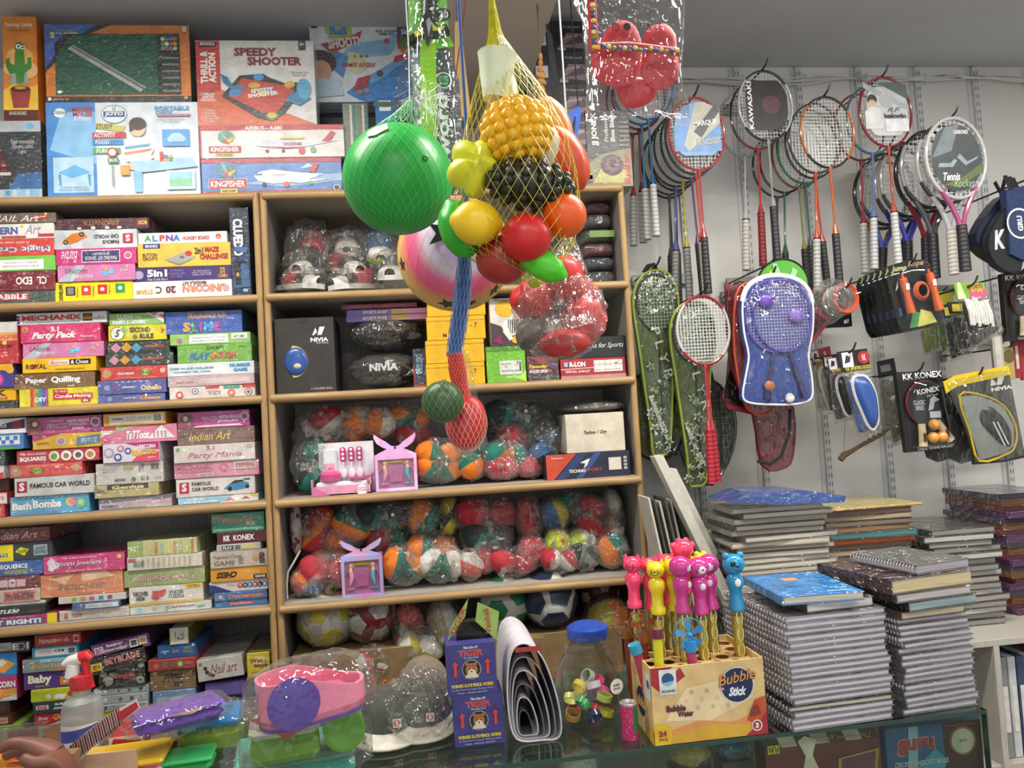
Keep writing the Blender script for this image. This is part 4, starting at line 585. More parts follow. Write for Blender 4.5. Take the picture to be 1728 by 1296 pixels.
# shoe boxes and shoe shiner box on top of the middle unit
zz=zt;ysb=[296,250,196,140,85,33]
for k in range(6):
    z1=P(950,ysb[k],YF).z
    shoe=[r(0,.66,1,1,'2a282e'),t(.8,.82,.3,.08,'Professional','b8b4b8',''),r(.0,0,.45,.62,'3a2f58'),r(.1,.2,.32,.56,'d8d4d0'),r(.14,.3,.28,.34,'8a8680'),pg('7a686e',.55,.16,1,.1,1,.6,.7,.62),pg('4a3e46',.6,.2,1,.3,.95,.56),pg('a08a90',.62,.4,.92,.5,.9,.56,.7,.52),t(.6,.1,.16,.12,'foolu','d8d4d4','s'),r(.05,.78,.12,.9,'8a3a4a')]
    carton('shoe_box','black shoe box with purple shoe picture, stacked on the shelf unit','shoe box',.415 if k < 4 else .428,.615,zz,z1-.001,YF+.002*k,.3,'1f1d22',shoe,'card','stacked black shoe boxes')
    zz=z1
pbox('shoe_shine_box','black and yellow shoe shiner box at the end of the shelf top','box',990,186,1064,303,YF,.12,'2a2924',[
 pg('7a7a50',0,0,1,0,1,.5,.3,.42,0,.3),pg('b0aa60',.1,.05,.9,.05,.9,.3,.4,.34),t(.2,.75,.44,.16,'JJ JONEX',W_,'BR'),t(.45,.78,.4,.09,'Professional',W_,'sR'),t(.6,.78,.4,.1,'Shoe Shiner',W_,'bR'),c(.55,.28,.15,'3a2428',.14),c(.56,.28,.1,'6a3a44',.1),c(.57,.3,.05,'222222',.06),t(.88,.24,.4,.14,'Roller','b03a4a','BR'),*[r(.75,.52+.06*k,.98,.55+.06*k,'6a6a60') for k in range(6)]],'wrap',None,zt)
# ================================================================ middle unit: bags, shoes, balls and boxes
PX=lambda n,Y: n*Y/F
XA,XB=XG+.022,.692
def fit(v,a,b=0,sh=None):
    v.x=min(max(v.x,XA+a*1.2),XB-a*1.2);v.y=min(v.y,DW-.13)
    if sh: v.z=min(v.z,ZE[sh-1]-TH/2-b*1.12)
    return v
def twotone(mb,c1,c2,cen,rad,R,split,seed,amp=.08,nu=18,nv=12,dots=None):
    """padded shoe body: ellipsoid, toe in one colour, ankle end in another"""
    k0=len(mb.f);mb.m(c1);mb.blob(cen,rad,amp,2.6,seed,nu,nv,R);mb.m(c2)
    for j in range(k0,len(mb.f)):
        f=mb.f[j];p=sum((Vector(mb.v[i]) for i in f),Vector())/len(f)
        d=R.transposed() @ (p-Vector(cen))
        if d.x/rad[0] > split: mb.mi[j]=mb.c
def rotm(a=0,b=0,g=0): return (Matrix.Rotation(a,3,'Y') @ Matrix.Rotation(b,3,'X') @ Matrix.Rotation(g,3,'Z'))
def bagshell(mb,cen,rad,knot,seed,amp=.07,spike=.32,nu=44,nv=26):
    k=Vector(knot).normalized();a1=k.orthogonal().normalized();a2=k.cross(a1)
    def fn(d):
        a=math.acos(max(-1,min(1,d.dot(k))));ph=math.atan2(d.dot(a2),d.dot(a1))
        w=math.exp(-(a/.95)**2)
        return 1 - .16*abs(noise.noise(d*5.5+Vector((seed*1.3,0,0)))) + spike*math.exp(-(a/.16)**2) - .16*math.exp(-((a-.42)/.2)**2) + .085*w*math.sin(8*ph+seed) + .05*w*math.sin(15*ph+2*seed)
    mb.blob(cen,rad,amp*1.5,4.6,seed+5,nu,nv,None,fn)
def knot(mb,p,k,s,seed):
    k=Vector(k).normalized();rnd=random.Random(seed)
    mb.blob(p,(s*.5,s*.5,s*.5),.3,4,seed,10,6)
    for i in range(3):
        d=(k + Vector((rnd.uniform(-.9,.9),rnd.uniform(-.4,.2),rnd.uniform(-.9,.9)))).normalized();q=Vector(p)+d*s*1.5
        mb.tube([p,(Vector(p)+q)/2+Vector((0,0,s*.1)),q],[s*.22,s*.4,s*.62],8,flat=.3)
GB='bagged padded shoes on the shelves'
TINT={'o': 'ea7f22','t': '1f7a68','r': 'b8323c','w': 'd9d5cc','c': 'd95a50','n': 'c6d822','d': '2c3a38','b': '3a6a9a','p': 'c85a68','g': '8e918a','e': 'b9a98e','y': 'c8b830','m': '7a2a30','k': '25262a'}
def bundle(label,px,py,w,h,cols,Y=2.56,seed=0,ang=0.0,two=True,kdir=None,dz=.55,shelf=None,split=.15,cat='bagged shoes',tagc=None,group=GB,name='bagged_shoes',clothk='cloth',rowi=None):
    w *= 1.1;h *= 1.1
    cen=P(px,py,Y);a=PX(w,Y)/2;b=PX(h,Y)/2;d=min(a,b)*1.05 if dz is None else min(.11,max(a,b)*dz*1.4)
    fit(cen,a,b,rowi)
    if shelf is not None: cen.z=max(cen.z,shelf_z(shelf)+b*1.08)
    root=thing(name,label,cat,(cen.x,cen.y,cen.z-b),group)
    rnd=random.Random(seed*13+3);c1,c2=M(TINT[cols[0]],clothk),M(TINT[cols[1]],clothk)
    if two:
        for s in (-1,1):
            m=MB(c1);R=rotm(-ang + s*.25,rnd.uniform(-.3,.3),rnd.uniform(-.5,.5))
            if a >= b: cc=cen + Vector((s*a*.42,s*d*.12,-s*b*.1));rr=(a*.52,d*.74,b*.72);R=rotm(-ang-s*.5+(math.pi if s > 0 else 0),0,0)
            else: cc=cen + Vector((s*a*.12,s*d*.14,s*b*.42));rr=(b*.5,d*.74,a*.7);R=rotm(math.pi/2*s-ang,0,0)
            twotone(m,c1,c2,cc,rr,R,split,seed+s);part(m,'shoe',root)
    else:
        m=MB(c1);rr=(a*.86,d*.82,b*.84);twotone(m,c1,c2,cen,rr,rotm(-ang),split,seed);part(m,'shoe',root)
    k=Vector(kdir) if kdir else Vector((rnd.uniform(-.5,.5),-1,rnd.uniform(-.45,.45)))
    g=MB(M('f4f4f2','bag'));bagshell(g,cen,(a,d,b),k,seed,.08);kn=k.normalized();kp=cen + Vector((kn.x*a,kn.y*d,kn.z*b))*1.08
    sh=part(g,'plastic_bag',root,ang=.32);kk=MB(M('fafaf8','bag'));knot(kk,kp,kn,min(a,b)*.34,seed);part(kk,'bag_knot',root)
    if tagc:
        q=cen + Vector((a*.25,-d*.86,b*.2));tg=MB(M(tagc,'paper'));tg.at(Matrix.Translation(q) @ Matrix.Rotation(math.pi/2,4,'X'));tg.lathe([(.0055,-.0006),(.0055,.0006)],14);part(tg,'size_sticker',root)
    return root
BL=[ # row 3 (shelf 3): x, y, w, h, colours, Y, angle, two, sticker, label
 (3,515,722,88,92,'rw',2.60,.6,1,0,'red and white canvas shoes bagged in the upper corner of the shelf'),
 (3,512,794,70,84,'td',2.56,.9,1,0,'teal padded shoes bagged beside the pink kitchen toy set'),
 (3,572,735,76,52,'ot',2.62,.3,1,0,'orange and teal shoes bagged behind the kitchen toy card'),
 (3,605,704,66,58,'oe',2.62,.5,0,0,'orange shoes in a dotted greyish bag high above the kitchen toy'),
 (3,641,714,58,52,'ow',2.60,-.2,0,'e8e4da','single orange and white shoe bag over the mermaid doll box'),
 (3,688,697,70,56,'ot',2.64,-.8,1,0,'orange and teal shoes bagged behind the green watermelon ball'),
 (3,700,738,62,46,'rp',2.62,0,1,0,'dark red shoes bagged behind the pink mermaid tail'),
 (3,741,768,78,58,'ot',2.55,.2,1,0,'orange and teal shoes with a white knot beside the pink mermaid box'),
 (3,742,811,84,52,'ot',2.55,-.1,1,'e0d8c8','orange shoes bagged at shelf level beside the pink mermaid box'),
 (3,797,790,58,86,'ot',2.55,.5,1,0,'orange and teal shoes knotted upright below the strawberry toy'),
 (3,853,770,74,60,'to',2.56,-.5,1,'e0d8c8','teal and orange shoes bagged right under the red shoe bag'),
 (3,848,806,64,42,'rp',2.54,0,0,'e8dcd4','red shoe bag lying next to the navy sports box'),
 (3,896,806,50,38,'pr',2.55,.3,0,0,'rosy red shoe bag squeezed against the navy sports box'),
 (3,868,692,108,66,'dt',2.62,.2,1,'d8d8d4','black and teal shoes in a large clear bag behind the strawberry'),
 (3,866,738,60,48,'rm',2.58,-.4,0,0,'red shoe bag in the middle under the black and teal bag'),
 (3,918,748,66,96,'kb',2.58,.4,1,0,'dark canvas shoes with blue toe bagged beside the white carton'),
 # row 4 (shelf 4)
 (4,534,893,66,70,'ro',2.60,.7,1,0,'red and orange shoes bagged next to the floral pouch'),
 (4,592,878,46,72,'ot',2.58,1.1,0,'e0d8c8','orange toe-down shoe bag high behind the purple mermaid box'),
 (4,577,910,66,44,'ot',2.60,.2,0,0,'orange shoe bag just above the purple mermaid tail'),
 (4,651,872,92,52,'dt',2.58,.1,1,'e6e2da','dark teal shoes in a clear bag with a round white sticker'),
 (4,712,868,58,60,'ot',2.58,-.6,0,'e0d8c8','orange shoe with teal heel bagged under the shelf edge'),
 (4,756,872,46,64,'yd',2.62,.9,1,0,'yellow-green and dark shoes bagged beside the red pair'),
 (4,556,945,62,40,'oe',2.58,.05,1,0,'ribbed orange shoes bagged above the bent red shoes'),
 (4,540,964,96,62,'rp',2.55,-.4,1,0,'bent red and pink shoes bagged beside the purple mermaid box'),
 (4,654,910,66,54,'rt',2.60,-.2,0,0,'red shoe with teal heel bagged behind the purple mermaid tail'),
 (4,664,944,52,42,'to',2.58,.3,0,0,'teal and orange shoe bag right of the purple mermaid box top'),
 (4,728,928,84,62,'ot',2.56,.3,1,0,'pair of orange shoes tied with a big white knot in the middle'),
 (4,684,976,72,68,'ot',2.53,.2,1,'e0d8c8','pair of orange shoes standing right of the purple mermaid box'),
 (4,746,972,74,62,'wt',2.53,-.2,1,0,'white and teal shoes bagged at the shelf front'),
 (4,822,864,104,66,'rp',2.60,.1,1,0,'large pair of red shoes tied under the shelf edge'),
 (4,822,906,86,58,'dt',2.57,-.1,1,0,'black shoes with teal heel under a starburst of clear plastic'),
 (4,892,876,44,78,'rm',2.57,.1,0,0,'red shoe pointing up inside a printed clear bag'),
 (4,897,928,50,56,'pr',2.55,.8,0,0,'rose coloured shoe hanging in its bag between two red bags'),
 (4,935,869,54,56,'by',2.58,.3,0,0,'blue patterned shoe bag above the neon yellow pair'),
 (4,941,916,48,52,'ny',2.55,.5,0,'c05a3a','neon yellow shoe bag with a small red sticker'),
 (4,980,914,56,48,'nw',2.56,.3,0,0,'neon yellow and white shoe bag lying on its side'),
 (4,966,850,56,50,'tg',2.62,-.4,1,0,'teal shoes bagged high next to the red pair'),
 (4,997,870,62,66,'rr',2.58,-.6,1,'d88a80','pair of round red shoes tied beside the white knitted bag'),
 (4,1036,872,38,92,'we',2.60,.1,1,0,'white knitted shoes bagged upright against the side panel'),
 (4,1027,905,58,42,'rw',2.58,-.2,0,'d8a8a0','red and white shoe bag under the white knitted bag'),
 (4,1040,944,58,58,'ot',2.54,.5,0,'c8c4bc','orange shoe with teal band bagged in the lower right corner'),
 (4,988,955,52,52,'dg',2.54,.2,1,0,'dark grey shoes under a fan of clear plastic'),
 (4,868,958,84,48,'rr',2.55,.1,1,'d8b0a8','red shoes in a printed clear bag at the shelf front'),
 (4,946,966,66,46,'rw',2.53,.2,1,0,'red and white striped shoes knotted at the shelf front'),
 (4,815,944,44,46,'cp',2.55,.3,0,0,'coral pink shoe bag resting on the red bag'),
 (4,794,968,42,52,'cw',2.53,1.1,0,0,'coral and white shoe bag at the shelf front beside the white pair'),
]
for i,(sh,px,py,w,h,cols,Y,ang,two,stk,lab) in enumerate(BL):
    bundle(lab,px,py,w,h,cols,Y,i+1,ang,bool(two),None,.5,sh if py > (700 if sh == 3 else 940) else None,tagc=stk or None,rowi=sh)
# ---- canvas shoes in clear bags (row 1)
def shoe_parts(root,T,L,Wd,H,up,sole,toe,accent):
    """canvas shoe, toe towards +x; T places it"""
    s=MB(M(sole,'plas'));u=MB(M(up,'cloth'));tc_=MB(M(toe,'plas'));ac=MB(M(accent,'cloth'))
    def wd(x): return Wd*.5*(1-.35*abs(2*x-1.15)**2.2) * (1 if x < .9 else max(.25,1-(x-.9)*5.5))
    N=14;ol=[(L*x/N,wd(x/N)) for x in range(N+1)];pts=[(x,-y) for x,y in ol] + [(x,y) for x,y in reversed(ol)]
    s.at(T);s.prism(pts,0,H*.2)
    def hh(x): return H*(1.0 if x < .35 else 1.0-.55*((x-.35)/.65)**.8)
    def prof(mb,x0,x1,k=1.0,top=.999):
        def fn(a,b):
            x=x0+(x1-x0)*a;g=math.pi*b;w=wd(x)*.93*k;z=H*.2 + (hh(x)-H*.2)*math.sin(g)**.7*top*k
            return (L*x,-w*math.cos(g),z)
        mb.at(T);mb.grid(fn,10,10)
    prof(u,.02,.8);prof(tc_,.8,.99);prof(ac,.3,.62,1.02)
    op=MB(M('1a1a1c','cloth'));op.at(T @ Matrix.Translation((L*.22,0,H*.985)));op.lathe([(Wd*.28,-.003),(Wd*.3,.002),(Wd*.2,.004)],14)
    part(s,'sole',root);part(u,'upper',root);part(tc_,'toe_cap',root);part(ac,'side_panel',root);part(op,'ankle_opening',root)
GS='bagged canvas shoes'
SH=[ # px, py (toe), yaw, pitch, label, up, accent, bag w,h
 (495,400,-2.0,.9,'black canvas shoe with red toe band bagged upright in the corner','2a282c','a82a34',80,110,2.60),
 (585,415,-1.5,.35,'cream canvas shoe with dark print bagged in the middle','bdb5a8','7a6f78',88,60,2.62),
 (505,448,-1.9,.25,'black canvas shoe with thick white sole in a knotted bag','2a2b2e','3a3a3e',76,54,2.555),
 (590,447,-1.0,.3,'black shoe with red tongue showing its white rim','2a2b2e','a82a34',74,56,2.555),
 (508,480,-.75,.1,'black and red shoe turned sideways at the shelf front','2a2b2e','a82a34',78,46,2.51),
 (590,482,-2.4,.1,'white-toed red shoe with a plastic loop knot','2a2b2e','b83a44',72,40,2.51),
 (660,470,-1.6,.2,'grey shoes under a twisted clear plastic tail','3a3b3e','55565a',72,70,2.52),
 (640,415,-1.5,.7,'blue canvas shoe with lime sole edge bagged behind the ball','2f5a86','3a6a9a',56,56,2.60),
]
for i,(px,py,yw,pt_,lab,up,acc,bw,bh,Y) in enumerate(SH):
    c0=P(px,py,Y);b=PX(bh,Y)/2;a=PX(bw,Y)/2*1.08;b *= 1.08
    fit(c0,a,b,1);c0.z=max(c0.z,shelf_z(1)+b*1.03)
    root=thing('canvas_shoes',lab,'shoe',(c0.x,c0.y,c0.z-b),GS)
    L=.2;T=Matrix.Translation(c0) @ Matrix.Rotation(yw,4,'Z') @ Matrix.Rotation(pt_,4,'Y') @ Matrix.Translation((-L*.62,0,-.03))
    shoe_parts(root,T,L,.092,.08,up,'d5d3cc' if i != 7 else 'b8c830','d9d6d0',acc)
    g=MB(M('f4f4f2','bag'));bagshell(g,c0+Vector((0,.01,0)),(a,min(.10,a*1.15),b),(.2*(-1)**i,-1,.1),i+40,.08);part(g,'plastic_bag',root,ang=.32)
    kk=MB(M('fafaf8','bag'));knot(kk,c0+Vector((.008,-min(.10,a*1.15)-.004,0)),(0,-1,.2),.016,i+60);part(kk,'bag_knot',root)
# ---- folded garments in clear packs, right end of row 1
yp=[475,452,428,404,379,356,340];cs=['3a3d42','2c3350','6a2026','4a5a38','3a3d40','6a1e26','701e28']
labs=['dark grey folded garment pack at the bottom of the pile','navy folded garment pack above the grey one','wine red folded garment pack in the middle of the pile','green and grey folded garment pack with bright plastic glare','charcoal folded garment pack under the red packs','dark red folded garment pack near the top','deep red folded garment pack topmost under the shelf board']
zz=shelf_z(1);Yg=2.50
for k in range(7):
    zt_=min(P(1018,yp[k]-22 if k < 6 else 326,Yg).z,ZE[0]-TH/2-.008);h=max(.02,zt_-zz)
    xa,xb=P(984,yp[k]-10,Yg).x,.690
    root=thing('garment_pack',labs[k],'garment pack',((xa+xb)/2,Yg+.11,zz),'folded garments in clear packs')
    def fold(mb,hh,ins,seed):
        cx,cy,cz=(xa+xb)/2,Yg+.11,zz+hh*.5+.0005
        mb.blob((cx,cy,cz),((xb-xa)/2-ins,.11-ins,hh/2),0,1,seed,24,10,None,lambda d: 1/max(.35,(abs(d.x)**4+abs(d.y)**4+abs(d.z)**4)**.25))
    g=MB(M(cs[k],'cloth'));fold(g,h*.82,.006,k);part(g,'folded_cloth',root)
    g=MB(M('f2f2f0','bag'));fold(g,h*.96,0,k+9);part(g,'clear_pack',root)
    if k == 3:
        q=P(1015,400,Yg);g=MB(M('6a8a3a','card'));g.box((q.x-.04,Yg-.003,zz+.012),(q.x+.045,Yg-.001,zz+h*.7));part(g,'printed_card',root,False)
    zz=zt_
# ---- row 2 boxes
z2=shelf_z(2)
o=pbox('ball_box','dark football carton with a round window showing a blue ball','ball box',464,536,565,651,YF,.2,'332c27',[
 pg('e8e6e2',.63,.76,.69,.86,.72,.8,.66,.76),pg('e8e6e2',.72,.76,.76,.87,.85,.87,.79,.76),t(.75,.7,.3,.055,'NIVIA',W_,'B'),t(.8,.655,.2,.02,'FOOTBALL',W_,''),t(.76,.05,.36,.025,'MOULDED BALL','c8a8a0','b'),r(.4,.94,.56,1,'28231f'),r(.6,.02,.62,.22,'3d352f')],'card',None,z2,side='2c2530')
W0,H0=o.children[0].dimensions.x,o.children[0].dimensions.z
wn=MB(M('d8c060','card'));wn.at(Matrix.Translation((-W0*.2,-.1005,H0*.42)) @ Matrix.Rotation(math.pi/2,4,'X'))
wn.add([(.0,0,0)] + [(math.cos(g)*.044*(1 if math.cos(g) > 0 else .2),math.sin(g)*.05,.0008) for g in [2*math.pi*k/28 for k in range(28)]],[(0,1+k,1+(k+1) % 28) for k in range(28)]);part(wn,'window_rim',o,local=True)
bl=MB(M('2f559a','plas'));bl.blob((-W0*.2+.008,-.1,H0*.42),(.036,.012,.045),0,1,1,20,12);bl.m(M('d8c8a0','plas'));bl.blob((-W0*.2+.012,-.1045,H0*.36),(.016,.009,.012),0,1,1,12,8);part(bl,'ball',o,local=True)
for k,(py,lab) in enumerate(((622,'black bag of sportswear at the bottom beside the football carton'),(564,'black bag of sportswear on top of the other black bag'))):
    c0=P(650,py,2.56);a,b=PX(122,2.56)/2,PX(58,2.56)/2
    if k == 0: c0.z=z2+b+.008
    root=thing('sportswear_bag',lab,'bag',(c0.x,c0.y,c0.z-b),'black bags of sportswear')
    g=MB(M('1f1e1d','cloth'));g.blob(c0,(a*.86,.085,b*.86),.1,2.5,k+3,22,12);part(g,'folded_clothes',root)
    g=MB(M('e8e6e2','bag'));bagshell(g,c0,(a,.1,b),(1,-.5,-.3),k+70,.1,.3,34,20);part(g,'plastic_bag',root)
    if k == 0: decals(root,(-.05,-.103,b*.8),(1,0,0),(0,0,1),.1,.03,[t(.5,.5,.9,.8,'NIVIA','c8c4c0','B')],'card')
zb_=P(650,660,2.55).z
for k,(xl,xr,y0,y1,col,lab) in enumerate(((584,721,541,531,'a87aa8','slim lilac and pink packet lying on the black bags'),(585,721,531,521,'8a6ab0','slim violet packet above the lilac one'),(576,704,520,512,'8a2a44','thin wine-red clear packet under the shelf board'))):
    pbox('slim_packet',lab,'packet',xl,y1,xr,y0,2.50,.14,col,[r(.0,.1,.3,.9,'6a5ab8'),r(.55,.1,.75,.9,'d8b050'),r(.75,.1,1,.9,'e098b8'),t(.35,.5,.3,.5,'SPORTS BRIEF',W_,'b')] if k < 2 else [r(.1,.3,.9,.6,'b04a60')],'wrap','slim packets on the black bags')
pbox('slim_box','narrow navy box standing beside the yellow shoe boxes','box',697,588,719,652,2.50,.16,'232a44',[r(.0,.0,.9,.08,'a83a34'),t(.5,.6,.5,.5,'CHEST GUARD','8ac0d8','bL'),r(0,.1,.15,.6,'8a2a34')],'wrap',None,z2)
zy=z2;ysy=[612,573,533,500]
for k in range(4):
    z1=min(P(770,ysy[k],YF).z,ZE[1]-TH/2-.006);xo=(717,718,722,724)[k]
    X0,X1=P(xo,590,YF).x,P(xo+99,590,YF).x
    carton('shoe_box',('yellow shoe box at the bottom of the yellow stack','plain yellow shoe box second from the shelf board','yellow shoe box with a handwritten size, third up','yellow shoe box topmost of the yellow stack')[k],'shoe box',X0,X1,zy,z1-.001,YF,.26,'e8b31c',[r(0,.8,1,.84,'c8941a'),*( [t(.8,.6,.12,.2,'- 7','4a3a10',''),t(.3,.2,.06,.16,'N',K_,'B')] if k in (0,2) else [])],'card','yellow shoe boxes')
    zy=z1
zg=P(853,584,YF).z
pbox('shoe_box','shiny green shoe box with a white information sticker','shoe box',821,584,887,648,YF+.004,.2,'6cb81e',[r(.0,.86,1,1,'4a8a1a'),r(.33,.22,.9,.6,'d6d8d0'),t(.5,.48,.26,.14,'Name of product\nShoe','5a5a56',''),t(.78,.53,.08,.1,'3',K_,'s'),r(.84,.3,.88,.56,'3a3a3a'),t(.62,.32,.5,.06,'MANUFACTURED AND MARKETED','6a6a66',''),t(.7,.13,.46,.1,'campus','b0d870','B'),pg('a8e030',.75,.1,1,0,1,.3)],'wrap',None,z2,zg)
pbox('game_box','white craft box with a zebra and yellow lamp picture on the green box','box',827,503,884,583,YF+.004,.15,'d8cfc6',[pg('4a3a3e',0,0,1,0,1,.25,.6,.2,.3,.42,0,.5),c(.45,.78,.2,'e0b020',.18),t(.5,.95,.7,.07,'Photography','4a3a20','s'),c(.7,.4,.25,'e8e4dc',.18),*[pg('3a3436',.5+.06*k,.25,.53+.06*k,.25,.56+.06*k,.55,.53+.06*k,.55) for k in range(7)],pg('8a2a5a',.05,.1,.35,.02,.3,.25),c(.75,.12,.1,'e0b020',.08),pg('e6ded2',.35,.3,.55,.1,.65,.15,.5,.4)],'card',None,zg+.001)
pbox('card_game_box','dark maroon roller toy box beside the red ankle support box','box',890,600,943,643,YF+.004,.14,'5a2228',[r(0,0,1,.26,'2a2a2c'),pg('8a3a34',.2,.9,.5,.6,.8,.9,.5,1),t(.35,.56,.6,.16,'Tenacity','e0c830','Bs'),t(.35,.38,.6,.12,'ROLLER SERIES',W_,'bs'),c(.82,.6,.14,'4a3a6a'),t(.5,.14,.7,.08,'Use by sports beginners','8a8a8a','')],'wrap',None,z2)
zr=P(1003,604,YF).z
pbox('support_box','long red ankle support box with a white table label','box',946,604,1056,640,YF+.002,.16,'a82a30',[r(0,0,1,.16,'b08a88'),pg('e0c8c4',0,.46,.6,.52,.6,.56,0,.5),r(.05,.6,.12,.86,'3a4a8a'),t(.085,.73,.05,.2,'KE',W_,'b'),t(.26,.72,.24,.26,'R-LON',W_,'B'),t(.26,.36,.38,.12,'SPECIAL ANKLET','f0d8d4','b'),r(.51,.3,.95,.88,'e6dfda'),*[r(.52+.08*k,.5,.525+.08*k,.84,'8a8480') for k in range(5)],r(.52,.66,.94,.675,'8a8480'),t(.72,.4,.4,.07,'SMALL MEDIUM LARGE','6a6460',''),pg(K_,.83,.72,.85,.66,.92,.86,.86,.72)],'card',None,z2,zr)
pbox('sock_box','black sock box with white script lying on the red ankle support box','box',955,568,1056,603,YF+.008,.2,'1d211f',[t(.62,.55,.68,.3,'Socks for Sports','e0e0dc','s')],'card',None,zr+.001,top='2c3a2c')
# ---- row 3 boxes
z3=shelf_z(3)
zq=P(995,764,YF).z
pbox('apparel_box','navy sports apparel box with an orange slanted end','box',922,764,1064,812,YF,.2,'23243a',[pg('c8492c',0,0,.08,0,.36,1,0,1),pg('2f3a6a',.1,0,.22,0,.5,1,.38,1),pg('34508a',.34,0,.42,0,.66,1,.58,1),pg('e8e8e8',.4,.62,.46,.58,.44,.4,.48,.5,.52,.78,.45,.7),t(.36,.3,.2,.13,'TECHNO',W_,'b'),t(.56,.32,.2,.12,'SPORT','a04a40','b'),r(.74,.26,.89,.76,'d9cfc2'),*[r(.92,.26+.14*k,.96,.36+.14*k,'b8b8c0') for k in range(4)],t(.13,.85,.14,.07,'TechnoDry',W_,'b')],'card',None,z3,zq)
zq2=P(1005,697,YF).z
pbox('shoe_carton','cream carton with small slanted black title on the navy box','box',955,697,1054,762,YF+.004,.18,'d5c9b4',[t(.5,.5,.4,.12,'Techno 1 Dry','2a2622','bs')],'card',None,zq+.001,zq2,side='a89c88')
root=thing('clothes_pack','flat clear pack of dark cloth lying on the cream carton','garment pack',(P(1000,690,2.55).x,2.55,zq2+.001))
g=MB(M('4a4742','cloth'));cx,cy,cz=P(1000,690,2.55).x,2.55,zq2+.02
g.blob((cx,cy,cz+.001),(.11,.08,.016),.1,2,3,24,10);part(g,'folded_cloth',root)
g=MB(M('f0f0ee','bag'));g.blob((cx,cy,cz+.003),(.125,.09,.0215),.12,2.6,5,28,12);part(g,'clear_pack',root)
# pink kitchen play set on a printed tray
a,b=P(526,838,YF-.004),P(632,838,YF-.004);W=b.x-a.x
root=thing('kitchen_toy_set','pink and white kitchen play set on a display tray','toy set',((a.x+b.x)/2,YF+.03,z3))
O=root.location
g=MB(M('e3e3e6','card'));g.box((-W/2+.018,.03,0),(W/2,.034,P(585,746,YF+.06).z-z3));hcard=P(585,746,YF+.06).z-z3;part(g,'backing_card',root,False,local=True)
g=MB(M('e79ab8','card'));g.box((-W/2,-.034,0),(W/2-.008,.03,.003));g.box((-W/2,-.034,0),(W/2-.008,-.031,.028));g.box((-W/2,-.034,0),(-W/2+.003,.03,.05));g.box((W/2-.011,-.034,0),(W/2-.008,.03,.05));part(g,'display_tray',root,False,local=True)
decals(root,(-W/2,-.034,0),(1,0,0),(0,0,1),W-.008,.028,[pg('d070a0',0,0,.3,0,.05,1,0,1),c(.84,.4,.62,'b8d4e0'),c(.84,.4,.56,'eef0f2'),t(.84,.62,.2,.22,'BARBIE','d890a8','b'),t(.84,.34,.24,.24,'KITCHEN','d07090','b')],'card')
g=MB(M('e8e8ec','plas'));g.box((-W/2+.012,-.024,.006),(W/2-.02,.02,.04),.006);part(g,'stove_base',root,local=True)
g=MB(M('dadbe0','plas'));g.box((-W/2+.03,.018,.06),(-W/2+.075,.031,hcard-.018),.008);p_=part(g,'toy_oven',root,local=True)
g2=MB(M('e0a0b8','plas'));g2.box((-W/2+.037,.014,.07),(-W/2+.068,.019,.098),.002);g2.build('keypad',p_,(0,0,0))
for k in range(3):
    x=-W/2+.095+.026*k;g=MB(M('c8307e','plas'));g.box((x-.009,.016,hcard-.062),(x+.009,.026,hcard-.016),.006);u=part(g,'utensil',root,local=True)
    g=MB(M('f0dce6','plas'))
    for j in range(3): g.blob((x,.0155,hcard-.052+.014*j),(.005,.0015,.005),0,1,1,10,6)
    g.tube([(x,.02,hcard-.062),(x,.02,hcard-.085)],.0025,6);g.blob((x,.02,hcard-.098),(.011,.003,.016),0,1,1,14,8);g.build('spoon_end',u,(0,0,0))
g=MB(M('e0609a','gloss'));g.at(Matrix.Translation((-W*.2,-.006,.04)));g.lathe([(.02,0),(.03,.004),(.033,.02),(.034,.024),(.028,.03),(.012,.036),(.006,.038),(.006,.044),(0.002,.046)],22);part(g,'toy_pot',root,local=True)
g=MB(M('e070a4','gloss'));g.at(Matrix.Translation((W*.23,-.004,.04)));g.lathe([(.018,0),(.03,.006),(.032,.012),(.03,.012),(.017,.003),(.001,.002)],22);g.at(None);g.tube([(W*.23+.03,-.004,.05),(W*.23+.05,-.012,.056)],[.005,.007],8);part(g,'toy_pan',root,local=True)
